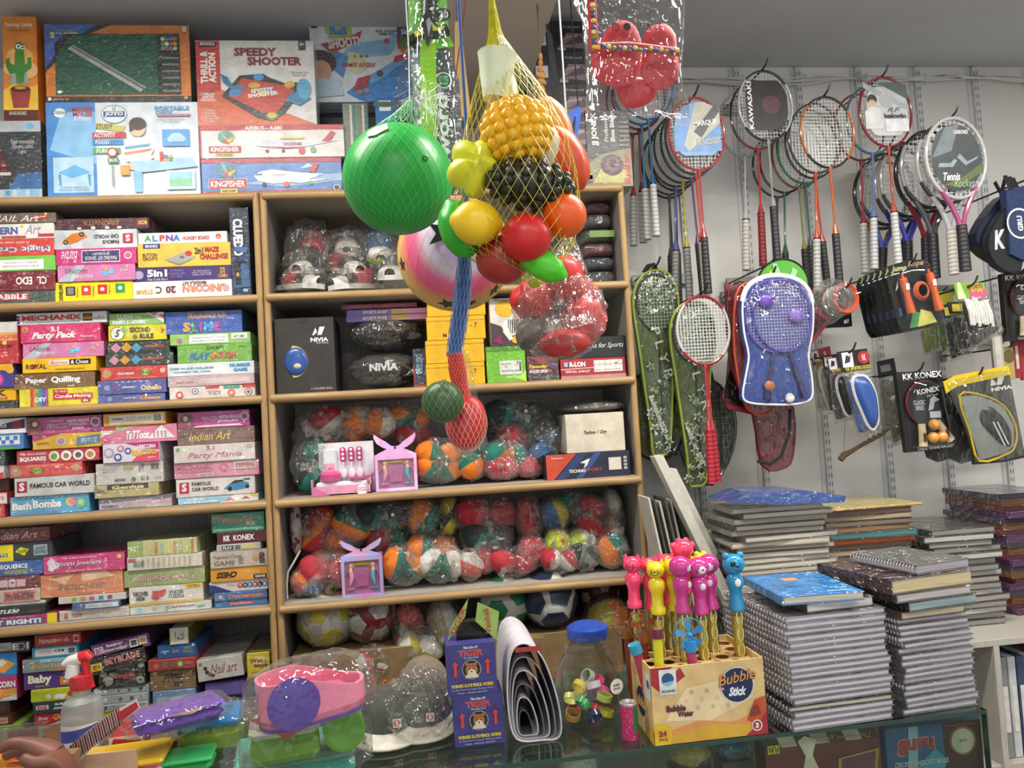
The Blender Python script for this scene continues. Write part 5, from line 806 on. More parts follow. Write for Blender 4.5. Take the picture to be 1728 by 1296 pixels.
# mermaid doll boxes with a fishtail hanger
def mermaid(label,xl,xr,yt,yb,ytail,Y,zbase,holo):
    W=P(xr,yb,Y).x-P(xl,yb,Y).x;H=P((xl+xr)/2,yt,Y).z-zbase;cx=(P(xl,yb,Y).x+P(xr,yb,Y).x)/2;dep=.05
    root=thing('doll_box',label,'doll box',(cx,Y+dep/2,zbase),'fishtail gift boxes');m=M(holo,'holo')
    g=MB(m);f=.008
    g.box((-W/2,-dep/2+.012,0),(W/2,dep/2,H),.001)
    for q in (((-W/2,0),(-W/2+f*1.2,H)),((W/2-f*1.2,0),(W/2,H)),((-W/2+f*1.2,0),(W/2-f*1.2,f*1.2)),((-W/2+f*1.2,H-f*2),(W/2-f*1.2,H))):
        g.box((q[0][0],-dep/2,q[0][1]),(q[1][0],-dep/2+.013,q[1][1]))
    part(g,'carton',root,False,local=True)
    ins=MB(M('d890b4','card'));ins.box((-W/2+f,-dep/2+.008,f),(W/2-f,-dep/2+.0125,H-f));part(ins,'inner_card',root,False,local=True)
    tl=MB(m);ht=P((xl+xr)/2,ytail,Y).z-zbase-H;tp=[]
    for k in range(11):
        x=k/10;tp.append((W*(.08+.42*x),ht*(.22+.78*x**.8) if k else ht*.25))
    right=[(W*.1,ht*.42),(W*.22,ht*.62),(W*.36,ht*.8),(W*.5,ht),(W*.5,ht*.8),(W*.44,ht*.55),(W*.3,ht*.34),(W*.2,ht*.26),(W*.42,ht*.06),(W*.46,0)]
    pts=[(0,ht*.36)] + right;pts=pts + [(-x,y) for x,y in reversed(right)]
    tl.at(Matrix.Translation((0,-dep/2+.006,H)) @ Matrix.Rotation(math.pi/2,4,'X'));tl.prism(pts,-.0008,.0008);tail=part(tl,'fishtail_hanger',root,False,local=True)
    hl=MB(M('141018','card'));hl.at(Matrix.Translation((0,-dep/2+.0045,H+ht*.3)) @ Matrix.Rotation(math.pi/2,4,'X'));hl.lathe([(W*.028,-.0004),(W*.028,.0004)],12);hl.build('hang_hole',tail,(0,0,0))
    for s,body,tailc in ((-1,'e6b89a','e49ab8'),(1,'d8b0a0','6aa8c4')):
        d=MB(M(body,'plas'));x=s*W*.27;yy=-dep/2+.004;zz=H*.62
        d.blob((x,yy,zz+H*.14),(W*.05,.004,H*.055),0,1,1,12,8);d.tube([(x,yy,zz+H*.1),(x,yy,zz)],[W*.035,W*.05],8)
        d.tube([(x,yy,zz+H*.06),(x+s*W*.1,yy,zz-.0*H),(x+s*W*.13,yy,zz-H*.08)],W*.016,6)
        d.m(M('e0c060','plas'));d.blob((x-s*W*.02,yy+.002,zz+H*.12),(W*.07,.004,H*.09),.2,4,2,12,8)
        d.m(M(tailc,'gloss'));d.tube([(x,yy,zz+H*.01),(x-s*W*.02,yy,zz-H*.14),(x+s*W*.02,yy,zz-H*.3),(x+s*W*.06,yy,zz-H*.4)],[W*.055,W*.06,W*.035,W*.015],10)
        d.blob((x+s*W*.02,yy,zz-H*.43),(W*.1,.003,H*.035),.3,3,4,12,6);part(d,'mermaid_doll',root,local=True)
    cr=MB(M('d8b830','gloss'));cr.at(Matrix.Translation((0,-dep/2+.005,H*.76)) @ Matrix.Rotation(math.pi/2,4,'X'));cr.prism([(-W*.17,0),(W*.17,0),(W*.19,H*.06),(W*.1,H*.06),(W*.07,H*.1),(0,H*.14),(-W*.07,H*.1),(-W*.1,H*.06),(-W*.19,H*.06)],-.001,.001);part(cr,'toy_crown',root,False,local=True)
    cs_=MB(M('e080b0','plas'))
    for x,h in ((-.1,.2),(0,.3),(.1,.2)): cs_.box((W*x-W*.05,-dep/2+.002,H*.25),(W*x+W*.05,-dep/2+.007,H*(.25+h)))
    part(cs_,'toy_castle',root,False,local=True)
    wn=MB(M('f4f0f4','clear'));wn.box((-W/2+f*1.2,-dep/2+.0005,f*1.2),(W/2-f*1.2,-dep/2+.001,H-f*2));part(wn,'clear_window',root,False,local=True)
    return root
mermaid('pink shimmering fishtail box with mermaid dolls beside the kitchen toy',635,706,766,836,731,YF-.003,z3,'holop')
mermaid('purple holographic fishtail box with mermaid dolls',578,648,937,1013,909,YF-.003,shelf_z(4),'holo')
# floral pouch with cord, blue packet, brown roll, red scrap (left end of row 4)
z4=shelf_z(4)
c0=P(500,892,2.56);root=thing('floral_pouch','long white floral pouch with a hanging cord in the corner','pouch',(c0.x,c0.y,z4))
g=MB(M('b3aaa2','cloth'));g.blob(c0,(.018,.022,.085),.12,2.5,3,16,14);rnd=random.Random(4);g.m(M('7a3a44','cloth'))
for k in range(9): g.blob(c0+Vector((rnd.uniform(-.013,.013),-.02,rnd.uniform(-.07,.07))),(.006,.003,.007),.3,4,k,8,6)
part(g,'pouch',root);g=MB(M('cfc8be','cloth'));q=P(484,985,2.5)
g.tube([c0+Vector((0,0,-.08)),P(506,930,2.52),P(495,950,2.5),P(486,965,2.49),q,Vector((q.x,q.y,z4+.004))],.003,6);part(g,'cord',root)
bundle('orange-red scrap in a clear bag below the floral pouch',491,1005,34,42,'co',2.52,91,.9,False,shelf=4,cat='bag',name='bagged_scrap',group='odd packets on the shelf')
bundle('light blue packet beside the brown roll',526,1010,42,26,'bb',2.52,92,.1,False,shelf=4,cat='packet',name='blue_packet',group='odd packets on the shelf')
c0=P(556,1002,2.52);rr=.024;root=thing('cardboard_roll','small brown cardboard roll lying end-on beside the purple box','roll',(c0.x,2.56,z4))
g=MB(M('5a4a38','card'));g.at(Matrix.Translation((c0.x,2.56,z4+rr+.001)) @ Matrix.Rotation(math.pi/2,4,'X'));g.lathe([(rr,-.06),(rr,.05),(rr*.86,.05),(rr*.8,.03),(.001,.03)],22);part(g,'tube',root)
g=MB(M('8a7448','card'));g.at(Matrix.Translation((c0.x,2.53,z4+rr+.001)) @ Matrix.Rotation(math.pi/2,4,'X'));g.lathe([(.010,-.01),(.012,.002),(.010,.006),(.001,.006)],16);part(g,'core',root)
# ================================================================ right wall: slotted strips, hooks, rackets
SX=[1.837+.2575*k for k in range(-3,4)]
for k,x in enumerate(SX):
    z0,z1=1.085,CEIL-.004
    o=thing('wall_strip',('white slotted wall strip next to the shelf unit','white slotted wall strip behind the blue card racket','white slotted wall strip behind the black racket','white slotted wall strip right of the checkered racket','white slotted wall strip left of the tennis rackets','white slotted wall strip behind the tennis rackets','white slotted wall strip beside the navy bags')[k],'wall strip',(x,DW-.008,z0),'slotted wall strips')
    g=MB(M('c9cac8','plas'));g.box((x-.0125,DW-.016,z0),(x+.0125,DW,z1),.002);g.box((x-.03,DW-.004,z0),(x-.0125,DW,z1));part(g,'channel',o,False)
    g=MB(M('2a2a2a','card'))
    zz=z0+.02
    while zz < z1-.03:
        for s in (-.0055,.0055): g.add([(x+s-.0014,DW-.0163,zz),(x+s+.0014,DW-.0163,zz),(x+s+.0014,DW-.0163,zz+.016),(x+s-.0014,DW-.0163,zz+.016)],[(0,1,2,3)])
        zz += .0328
    p_=part(g,'slots',o,False);p_['kind']='stuff'
# bundle of white cables along the wall
root=thing('wall_cables','bundle of white cables tied along the wall under the ceiling','cable',(1.9,DW-.03,P(1400,140,DW).z))
for k in range(4):
    rnd=random.Random(k+5);pts=[]
    for i in range(30):
        x=.78+(2.75-.78)*i/29;zc_=P(1400,139,DW).z + (k-1.5)*.009*math.sin(i*.7+k*1.7) + .004*math.sin(i*.35+k)-.006*math.sin(i*.23)
        pts.append((x,DW-.024-.004*(k % 2),zc_))
    g=MB(M('d5d4d0','plas'));g.tube(pts,.0036,6);part(g,'cable',root)
for x in (1.08,1.34,1.6,1.86,2.12,2.38):
    z=P(1400,139,DW).z;g=MB(M('d8d7d3','plas'));g.tube([(x,DW-.012,z-.02),(x,DW-.034,z-.02),(x,DW-.034,z+.02),(x,DW-.012,z+.02)],.0016,5);part(g,'cable_tie',root)
def near_strip(x): return min(SX,key=lambda s: abs(s-x))
def hook(label,x,z,y0,tip=.03,lean=.012):
    o=thing('display_hook',label,'hook',(x,(y0+DW)/2,z),'display hooks on the wall')
    g=MB(M('4a4a48','metal'));g.tube([(x,DW-.02,z),(x,y0+.01,z),(x+lean*.4,y0-.004,z+tip*.35),(x+lean,y0-.008,z+tip)],.0034,8);part(g,'rod',o)
    sx=near_strip(x);g=MB(M('8a8a86','metal'));g.box((min(sx,x)-.012,DW-.028,z-.02),(max(sx,x)+.012,DW-.0165,z+.02),.002);part(g,'bracket',o)
    return o
def strings(mb,cx,Y,cz,a,b,n=16,m=20,R=None,w=.0006):
    def line(p,q):
        d=(Vector(q)-Vector(p)).normalized();s=d.cross(Vector((0,1,0)))*w
        vs=[Vector(p)-s,Vector(p)+s,Vector(q)+s,Vector(q)-s]
        mb.add([R @ v if R else v for v in vs],[(0,1,2,3)])
    for i in range(1,n):
        x=-a+2*a*i/n;h=b*math.sqrt(max(0,1-(x/a)**2));line((cx+x,Y,cz-h),(cx+x,Y,cz+h))
    for i in range(1,m):
        z=-b+2*b*i/m;h=a*math.sqrt(max(0,1-(z/b)**2));line((cx-h,Y+.0004,cz+z),(cx+h,Y+.0004,cz+z))
def racket(label,top,frame,shaft,grip,group,roll=0,yaw=0,card=None,stringc='d8d8d4',frame2=None,tennis=False,sc=1.0,cap=K_):
    """hangs from its head; top = point under the hook"""
    a,b=(.098*sc,.125*sc) if not tennis else (.118*sc,.15*sc)
    o=thing('tennis_racket' if tennis else 'badminton_racket',label,'racket',top,group)
    o.rotation_euler=(0,roll,yaw)
    N=34;ell=[(a*math.sin(2*math.pi*k/N),0,-b+b*math.cos(2*math.pi*k/N)) for k in range(N)]
    g=MB(M(frame,'gloss'));g.tube(ell,.0052 if not tennis else .0085,8,closed=True,up=(0,1,0),flat=.8)
    if frame2:
        k0=0;g.m(M(frame2,'gloss'))
        for j,f in enumerate(g.f):
            p=Vector(g.v[f[0]])
            if abs(p.z+b) < b*.62: g.mi[j]=g.c
    part(g,'frame',o,local=True)
    g=MB(M(stringc,'plas'));strings(g,0,0,-b,a*.97,b*.97,16 if not tennis else 13,20 if not tennis else 16,None,.00055 if not tennis else .0009);p_=part(g,'strings',o,False,local=True);p_['kind']='stuff'
    zb=-2*b;sh=(.2 if not tennis else .1)*sc;gl=(.185 if not tennis else .17)*sc
    g=MB(M(shaft,'gloss'))
    if tennis:
        for s in (-1,1): g.tube([(s*a*.62,0,zb+b*.26),(s*a*.3,0,zb-.02*sc),(s*.012,0,zb-sh*.75),(s*.006,0,zb-sh)],[.0085,.009,.0085,.009],8)
    else:
        g.tube([(0,0,zb+.002),(0,0,zb-.012),(0,0,zb-.02),(0,0,zb-sh)],[.008,.0065,.0042,.0038],8)
    part(g,'shaft',o,local=True)
    g=MB(M(shaft,'gloss'));zc_=zb-sh
    if not tennis:
        g.tube([(0,0,zc_),(0,0,zc_-.032)],[.005,.0115],10);g.m(M(cap,'plas'));g.tube([(0,0,zc_-.032),(0,0,zc_-.037)],.0128,10);part(g,'cone',o,local=True);zc_ -= .037
    g=MB(M(grip,'grip'));rr=.0125 if not tennis else .0165
    g.tube([(0,0,zc_),(0,0,zc_-gl*.5),(0,0,zc_-gl*.95),(0,0,zc_-gl)],[rr,rr*1.05,rr*1.12,rr*1.16],10);part(g,'grip',o,local=True)
    if card:
        shape,col,items=card;g=MB(M(col,'card'));f=.84
        pts=[(a*f*math.sin(2*math.pi*k/30),-b+b*f*math.cos(2*math.pi*k/30)) for k in range(30)]
        if shape == 'd': pts=[(x,max(z,-b-b*.62)) for x,z in pts]
        if shape == 'h': pts=[(max(-a*.75,min(a*.8,x)),min(-b+b*.7,max(z,-b-b*.7))) for x,z in pts]
        g.plate(pts,-.0075,-.0065);part(g,'display_card',o,False,local=True)
        decals(o,(-a*f,-.0075,-b-b*f),(1,0,0),(0,0,1),2*a*f,2*b*f,items,'card',.0002)
    return o
def rgroup(gname,px,py,Y0,Y1,specs,hlabel,tennis=False,sc=1.0,jit=.012):
    p=P(px,py,Y0);hook(hlabel,p.x,p.z+.002,Y0-.012)
    n=len(specs)
    for i,sp in enumerate(specs):
        y=Y0 + (Y1-Y0)*(i/(n-1) if n > 1 else 0);rnd=random.Random(i+int(px))
        dx=0 if i == 0 else rnd.uniform(-jit,jit)
        racket(sp[0],(p.x+dx,y,p.z-.004),sp[1],sp[2],sp[3],gname,roll=(0 if i == 0 else rnd.uniform(-.05,.05))+(sp[5] if len(sp) > 5 else 0),card=sp[4] if len(sp) > 4 else None,tennis=tennis,sc=sc,frame2=sp[6] if len(sp) > 6 else None)
marq=('d','7fa0c8',[r(0,.2,1,.62,'6a94cc'),pg('b9b8a8',.3,.2,1,.66,1,.9,.7,1,.5,1,.2,.3),pg('55565a',.42,.52,.92,.98,1,.86,.58,.42),t(.68,.66,.5,.1,'MARQUE','e8e8e8','b/'),t(.74,.36,.54,.12,'RACKET','d8d4c0','B/'),t(.74,.36,.54,.12,'RACKET','8a8678','/')])
GA='badminton rackets on wall hooks'
def fill(n,pre,cols):
    out=[]
    for i in range(n):
        f,sh,gr=cols[i % len(cols)];out.append((pre[i % len(pre)],f,sh,gr))
    return out
rgroup(GA,1086,84,2.60,2.74,[
 ('blue badminton racket with white grip behind the clear slipper bag','2f6a9a','2f6a9a','c8c8c4'),('second blue badminton racket with white grip','2f6a9a','3a76a4','c8c8c4',None,-.02),
 ('red badminton racket with white grip next to the shelf unit','8a2a2e','8a2a2e','bcbcb8',None,.03),('dark red badminton racket with white grip behind the blue ones','7a2a30','9a3a34','bcbcb8',None,.06)],'wall hook carrying four white-gripped rackets')
rgroup(GA,1171,163,2.46,2.78,[
 ('red badminton racket with a blue and grey display card','a83a3c','a83a3c','2a2a2c',marq,0),('badminton racket with orange cone and white grip behind the blue card racket','3a3a3c','b84a2c','d0d0cc',None,-.03),
 ('dark purple badminton racket with black grip','2c2830','6a3a60','2a2a2c',None,.0),('dark badminton racket with yellow shaft','2e2f26','a8a030','8a8a86',None,.03),('black badminton racket with blue shaft','222428','3a5a9a','8f8f8a',None,.05),('black badminton racket with maroon shaft','232325','6a2430','26262a',None,.07),('green-grey badminton racket near the wall','2e3a38','3a4a4a','3a3a3a',None,.04),('black badminton racket nearest the wall in its bunch','1e1f22','303034','303034',None,.02)],'wall hook carrying the bunch with the blue display card')
rgroup(GA,1287,118,2.50,2.66,[
 ('black and white badminton racket hung in front of the red one','2a2a2c','8a8a8a','2a2a2c',('h','2e2a2c',[t(.14,.5,.8,.1,'KAWASAKI',W_,'bR'),c(.6,.5,.16,'5a3a40')]),.0,'b8b8b8'),
 ('red and black badminton racket with maroon grip','7a2430','a82a30','8a2028',None,.02,'2a2a2c'),('silver-white badminton racket behind the red and black one','9a9a9c','b0b0b0','c8c4b8',None,.05)],'wall hook carrying the black and red rackets')
rgroup(GA,1391,162,2.46,2.80,[
 ('orange and silver badminton racket with olive strings and side lettering','2c2a28','b85a2c','2a2a2c',None,.0,'b8642c'),('white-gripped badminton racket behind the orange and silver one','3a3a3a','c0522c','b8b8b4',None,.03),('dark badminton racket with red cone','3a2c28','b03a2c','26262a',None,-.02),
 ('green badminton racket in the checkered bunch','2a6a58','3a5a50','2e2e30',None,.0),('bronze badminton racket in the checkered bunch','6a4a30','8a8a40','2e2e30',None,.02),('black badminton racket third from the wall','1f2022','2a5a4a','26262a',None,.04),('thin black badminton racket hanging against the wall','2a2c2e','303234','26262a',None,.1)],'wall hook carrying the bunch with olive strings')
kak=('h','c6c8c8',[pg('5a6460',.3,1,1,.7,1,.95,.7,1),pg('aab0b2',0,.9,1,.5,1,.6,0,1),c(.18,.7,.09,'3a3634'),c(.18,.63,.07,'d8b8a4'),pg('dedcd8',0,.2,.4,.2,.34,.55,.16,.58,0,.5),c(.52,.7,.13,'bcc0be'),t(.68,.42,.5,.08,'kakwin','2a2a2c','B'),t(.66,.52,.3,.08,'RF','4a4a4c','s'),r(.45,.15,.98,.36,'e2e4e6')])
rgroup(GA,1489,129,2.48,2.62,[
 ('dark red badminton racket with a white portrait display card','8a2a30','b04a34','c4c4c0',kak),('blue badminton racket behind the white display card','4a6a8a','5a7aa8','c8c8c4',None,.02),('crimson badminton racket nearest the wall behind the white card','8a2834','8a2834','b8b8b4',None,.045)],'wall hook carrying the rackets with the white portrait card')
ten=('o','30383c',[pg('6a767c',.0,.5,.3,.95,.6,1,.4,.6),t(.62,.88,.3,.06,'CARBONEX',W_,'b'),pg('8a9aa0',.1,.36,.4,.36,.5,.46,.44,.48,.36,.42,.14,.42),pg('8a9aa0',.5,.5,.66,.38,.9,.48,.94,.52,.7,.44,.56,.56),pg('5a6a30',.2,.1,.5,.05,1,.3,1,.42,.6,.22),t(.36,.22,.34,.12,'Tennis',W_,'bs'),t(.6,.12,.42,.12,'Rocket','a8b898','s')])
rgroup('tennis rackets on a wall hook',1606,198,2.36,2.76,[
 ('white and magenta junior tennis racket with a round dark display card','b9b9b9','a04a78','2a2a2a',ten,.0,'c4c4c4'),('tennis racket with white grip behind the display card racket','3a3a3c','c8c8c8','d4d0c4',None,.05,'c0c0c0'),('black tennis racket with silver stripe','1f1f22','4a4a4e','26262a',None,.03,'9a9a9a'),('black tennis racket with red throat','232326','8a2c3c','26262a',None,.06),('blue-throated tennis racket in the bunch','2c2c30','3a3aa0','242426',None,.08,'b0b0b0'),('black and silver tennis racket with indigo throat','242428','34349a','242426',None,.1,'b4b4b4'),('dark tennis racket with blue throat near the wall','2a2a2c','3444a0','242426',None,.12,'b0b0b0'),('tennis racket with orange throat nearest the wall','2a2a2c','c06a30','3a3a3c',None,.14)],'wall hook carrying the tennis rackets',True,.92)
# loose red and white pair in front of the green covers
p=P(1183,497,2.44);hook('wall hook carrying the red and white rackets over the green cover',p.x,p.z+.003,2.41)
racket('red and white badminton racket hung in front of the green starry cover',(p.x,2.44,p.z-.004),'a82a38','a82a38','b02030',GA,.015,0,None,'e0e0da','c8c4c0',sc=.92,cap='8a1a24')
racket('second red-gripped racket close behind the red and white one',(p.x+.006,2.462,p.z-.004),'a02834','a02834','a81e2c',GA,-.02,0,None,'d8d8d2','c0bcb8',sc=.92,cap='8a1a24')
# ================================================================ starry green racket covers
def W2(pts,Y): return [(P(x,y,Y).x,P(x,y,Y).z) for x,y in pts]
def smooth_closed(pts,n=4):
    out=[];m=len(pts)
    for i in range(m):
        p0,p1,p2,p3=(Vector(pts[(i+k-1) % m]) for k in range(4))
        for k in range(n):
            u=k/n;out.append(tuple(.5*((2*p1)+(p2-p0)*u+(2*p0-5*p1+4*p2-p3)*u*u+(3*p1-p0-3*p2+p3)*u**3)))
    return out
def loop3(pts,Y): return [(x,Y,z) for x,z in pts]
def star(cx,cz,s,rot=0): return [(cx+s*(1 if k % 2 == 0 else .42)*math.sin(rot+math.pi*k/5),cz+s*(1 if k % 2 == 0 else .42)*math.cos(rot+math.pi*k/5)) for k in range(10)]
def cover(label,ox,oy,Y,seed):
    ol=[(1083,468),(1105,457),(1128,463),(1142,490),(1145,530),(1136,580),(1135,650),(1133,720),(1128,762),(1112,768),(1102,764),(1098,720),(1088,650),(1078,580),(1070,530),(1070,495)]
    ol=[(x+ox,y+oy) for x,y in ol];pts=smooth_closed(W2(ol,Y),3);xs=[p[0] for p in pts];zs=[p[1] for p in pts]
    o=thing('racket_cover',label,'racket cover',((min(xs)+max(xs))/2,Y,min(zs)),'starry green racket covers')
    g=MB(M('5a6a30','plas'));g.plate(pts,Y-.012,Y+.02);part(g,'green_back',o,False)
    g=MB(M('8a9a3a','plas'));g.tube(loop3(pts,Y-.012),.0045,8,closed=True);part(g,'zip_piping',o)
    # racket head inside with strings
    hc=P(1108+ox,512+oy,Y);g=MB(M('2a2c2a','gloss'));N=30;g.tube([(hc.x+.072*math.sin(2*math.pi*k/N),Y-.016,hc.z+.10*math.cos(2*math.pi*k/N)) for k in range(N)],.0042,6,closed=True)
    q=P(1122+ox,745+oy,Y);g.tube([(hc.x,Y-.016,hc.z-.1),(q.x,Y-.016,q.z)],.0045,6);part(g,'racket_inside',o)
    g=MB(M('c8ccb8','plas'));strings(g,hc.x,Y-.0175,hc.z,.07,.098,12,16);p_=part(g,'strings',o,False);p_['kind']='stuff'
    g=MB(M('2e4a2c','card'));g.plate([(hc.x-.055,hc.z-.085),(hc.x+.045,hc.z-.085),(hc.x+.05,hc.z+.02),(hc.x+.02,hc.z+.08),(hc.x-.04,hc.z+.06)],Y-.0135,Y-.013);part(g,'inner_card',o,False)
    rnd=random.Random(seed);g=MB(M('d8ddd2','card'))
    for k in range(44):
        u=rnd.random()
        if k < 20: cx,cz=hc.x+rnd.uniform(-.045,.06),hc.z+rnd.uniform(-.03,.085)
        else: b_=P(1112+ox+rnd.uniform(-16,18),610+oy+rnd.uniform(0,150),Y);cx,cz=b_.x,b_.z
        s=rnd.uniform(.007,.021);ro=rnd.uniform(0,1);g.plate(star(cx,cz,s,ro),Y-.0205-.0001*k,Y-.0203-.0001*k)
        if s > .009: g.m(M('4a5a40' if k % 3 else '8a9a50','card'));g.plate(star(cx,cz,s*.66,ro),Y-.0236-.0001*k,Y-.0234-.0001*k);g.m(M('d8ddd2','card'))
    part(g,'star_print',o,False)
    a_=P(1102+ox,555+oy,Y);b_=P(1128+ox,640+oy,Y);ux=Vector((b_.x-a_.x,0,b_.z-a_.z)).normalized();uy=Vector((-ux.z,0,ux.x))
    loc=Vector(o.location);LL=(b_-a_).length
    decals(o,Vector((a_.x,Y-.024,a_.z))-loc-uy*.014,ux,uy,LL,.034,[t(.5,.5,1,.9,'P L Y R','e0e4d8','')],'card')
    a2=P(1098+ox,668+oy,Y);b2=P(1122+ox,730+oy,Y);ux=Vector((b2.x-a2.x,0,b2.z-a2.z)).normalized();uy=Vector((-ux.z,0,ux.x))
    decals(o,Vector((a2.x,Y-.024,a2.z))-loc-uy*.012,ux,uy,(b2-a2).length,.022,[t(.5,.5,1,.9,'Badminton 2020','e8ece0','b')],'card')
    g=MB(M('eef0ea','film'));g.pillow([(p[0],p[1]) for p in pts[::2]],Y-.013,.016,.001,4,.3,seed);part(g,'clear_front',o)
    bz=P(1125+ox,766+oy,Y);g=MB(M('202022','cloth'));e1=P(1160+ox,730+oy,Y);e2=P(1158+ox,640+oy,Y);e3=P(1140+ox,560+oy,Y)
    g.tube([(bz.x,Y+.01,bz.z+.004),((bz.x+e1.x)/2,Y+.012,bz.z-.004),(e1.x,Y+.016,e1.z),(e2.x,Y+.02,e2.z),(e3.x,Y+.02,e3.z)],.0055,6,flat=.3);part(g,'strap',o)
    return o
cover('green starry racket cover hanging beside the shelf unit',-2,0,2.60,3)
cover('green starry racket cover behind the red and white racket',60,52,2.56,8)
p=P(1103,458,2.60);hook('wall hook holding the green racket cover by its loop',p.x,p.z+.012,2.56)
g=MB(M('1c1c1e','cloth'));o=thing('hanging_loop','black cloth loop knotted on the hook above the green cover','loop',(p.x,2.60,p.z+.004));g.tube([(p.x-.035,2.6,p.z-.004),(p.x-.02,2.595,p.z+.018),(p.x,2.59,p.z+.022),(p.x+.012,2.6,p.z+.006)],.009,8,flat=.6);part(g,'loop',o)
def cx_(sp): return max(sp,key=lambda q: q[1])[0]
# covers further back behind the green ones (dark rims low on the wall)
for lab,pts,col,Y in (('yellow-green racket cover half hidden behind the first starry cover',[(1072,640),(1090,650),(1135,660),(1150,720),(1130,770),(1090,772),(1072,740)],'7a7a36',2.70),('dark racket cover with pale strings behind the second starry cover',[(1150,660),(1200,640),(1238,690),(1236,760),(1205,812),(1165,800),(1146,740)],'2e3a30',2.72)):
    sp=smooth_closed(W2(pts,Y),3);xs=[q[0] for q in sp];zs=[q[1] for q in sp];o=thing('racket_cover',lab,'racket cover',((min(xs)+max(xs))/2,Y,min(zs)),'racket covers close to the wall')
    g=MB(M(col,'plas'));g.plate(sp,Y,Y+.02);part(g,'back_panel',o,False);hook('wall hook of the '+lab,cx_(sp),max(zs)-.004,Y-.01,.014);g=MB(M('2a3a2a','gloss'));g.tube(loop3(sp,Y),.006,8,closed=True);part(g,'piping',o)
    cx,cz=(min(xs)+max(xs))/2,(min(zs)+max(zs))/2;g=MB(M('b8bcae','plas'));strings(g,cx,Y-.002,cz,(max(xs)-min(xs))*.4,(max(zs)-min(zs))*.4,12,14);p_=part(g,'strings',o,False);p_['kind']='stuff'
    g=MB(M('eef0ea','film'));g.pillow(sp[::2],Y-.003,.014,.001,4,.3,5);part(g,'clear_front',o)
# ================================================================ more goods on wall hooks
def bbox(pts): xs=[q[0] for q in pts];zs=[q[1] for q in pts];return min(xs),max(xs),min(zs),max(zs)
def sheet(name,label,cat,px,Y,th,col,kind='card',group=None,partname='panel',sm=0):
    pts=W2(px,Y)
    if sm: pts=smooth_closed(pts,sm)
    x0,x1,z0,z1=bbox(pts);o=thing(name,label,cat,((x0+x1)/2,Y,z0),group)
    g=MB(M(col,kind));g.plate(pts,Y-th/2,Y+th/2);part(g,partname,o,False);return o,pts
def dec(o,tl,tr,bl,Y,items,kind='card'):
    A,B,C=P(*bl,Y),P(*tl,Y),P(*tr,Y);ux=(C-B);W=ux.length;ux.normalize();uy=(B-A);H=uy.length;uy=uy.normalized();uy=(uy-ux*uy.dot(ux)).normalized()
    decals(o,A-Vector(o.location),ux,uy,W,H,items,kind)
# ---- blue kids racket set in a clear-fronted bag, red covers behind
Y=2.40
o,pts=sheet('racket_bag','blue kids racket bag with white piping and a clear front','racket bag',[(1252,560),(1250,510),(1262,482),(1290,468),(1325,468),(1354,482),(1367,512),(1367,560),(1360,600),(1366,640),(1365,672),(1340,682),(1300,683),(1262,680),(1250,668),(1256,630),(1260,600)],Y,.03,'2a4a9a','plas',None,'blue_back',3)
g=MB(M('d6d8de','plas'));g.tube(loop3(pts,Y-.016),.0036,8,closed=True);part(g,'white_piping',o)
g=MB(M('cfd2d8','plas'));arc=[q for q in pts if q[1] > P(1300,520,Y).z];arc.sort(key=lambda q: q[0]);g.tube([(x,Y-.014,z) for x,z in arc],.009,8,flat=.6);part(g,'white_rim',o)
hc=P(1308,535,Y)
for dx,dy in ((-.012,0),(.014,.004)):
    g=MB(M('5a4aa0','gloss'));N=32;g.tube([(hc.x+dx+.098*math.sin(2*math.pi*k/N),Y-.02-dy,hc.z+.118*math.cos(2*math.pi*k/N)) for k in range(N)],.0045,6,closed=True)
    g.m(M('2a2a5a','gloss'));g.tube([(hc.x+dx*2,Y-.02-dy,hc.z-.118),(hc.x+dx*5,Y-.02-dy,hc.z-.27)],[.005,.013],8);q_=part(g,'toy_racket',o)
    g=MB(M('b8b4d0','plas'));strings(g,hc.x+dx,Y-.0215-dy,hc.z,.095,.115,18,22);p_=g.build('strings',q_,tuple(o.location),False);p_['kind']='stuff'
for px,py,rad,col in ((1293,652,.018,'c8743c'),(1327,672,.016,'d8d0c8'),(1286,510,.026,'6a4aa8'),(1336,535,.026,'8a6ab8')):
    q=P(px,py,Y);g=MB(M(col,'plas'));g.blob((q.x,Y-.018-rad*.4,q.z),(rad,rad*.5,rad),.05,3,2,16,10);part(g,'toy_ball' if rad < .02 else 'printed_disc',o)
g=MB(M('f0f2f6','film'));g.pillow(pts[::2],Y-.017,.03,.001,6,.5,11);part(g,'clear_front',o)
bk=P(1330,684,Y);g=MB(M('1c1c1e','cloth'));e=[P(x,y,2.44) for x,y in ((1333,690),(1332,730),(1318,770),(1300,783),(1278,778))];g.tube(e,.006,6,flat=.3);part(g,'strap',o)
p=P(1308,468,Y);hook('wall hook behind the blue racket bag',p.x,p.z+.01,Y+.02)
for lab,px,Y,col in (('dark red racket cover hanging right behind the blue bag',[(1228,490),(1255,478),(1290,500),(1300,620),(1336,690),(1335,770),(1318,790),(1285,785),(1270,700),(1240,640),(1228,580)],2.50,'7a2028'),('orange-edged red racket cover behind the blue bag',[(1240,500),(1262,478),(1290,490),(1300,600),(1300,690),(1260,690),(1238,600)],2.46,'a0382a')):
    o,pts=sheet('racket_cover',lab,'racket cover',px,Y,.02,col,'plas','red racket covers','red_back',3);g=MB(M('b84a34' if col[0] == 'a' else '5a1620','plas'));g.tube(loop3(pts,Y-.011),.004,8,closed=True);part(g,'piping',o);g=MB(M('f2e8e8','film'));g.pillow(pts[::2],Y-.012,.012,.001,4,.5,3);part(g,'clear_front',o)
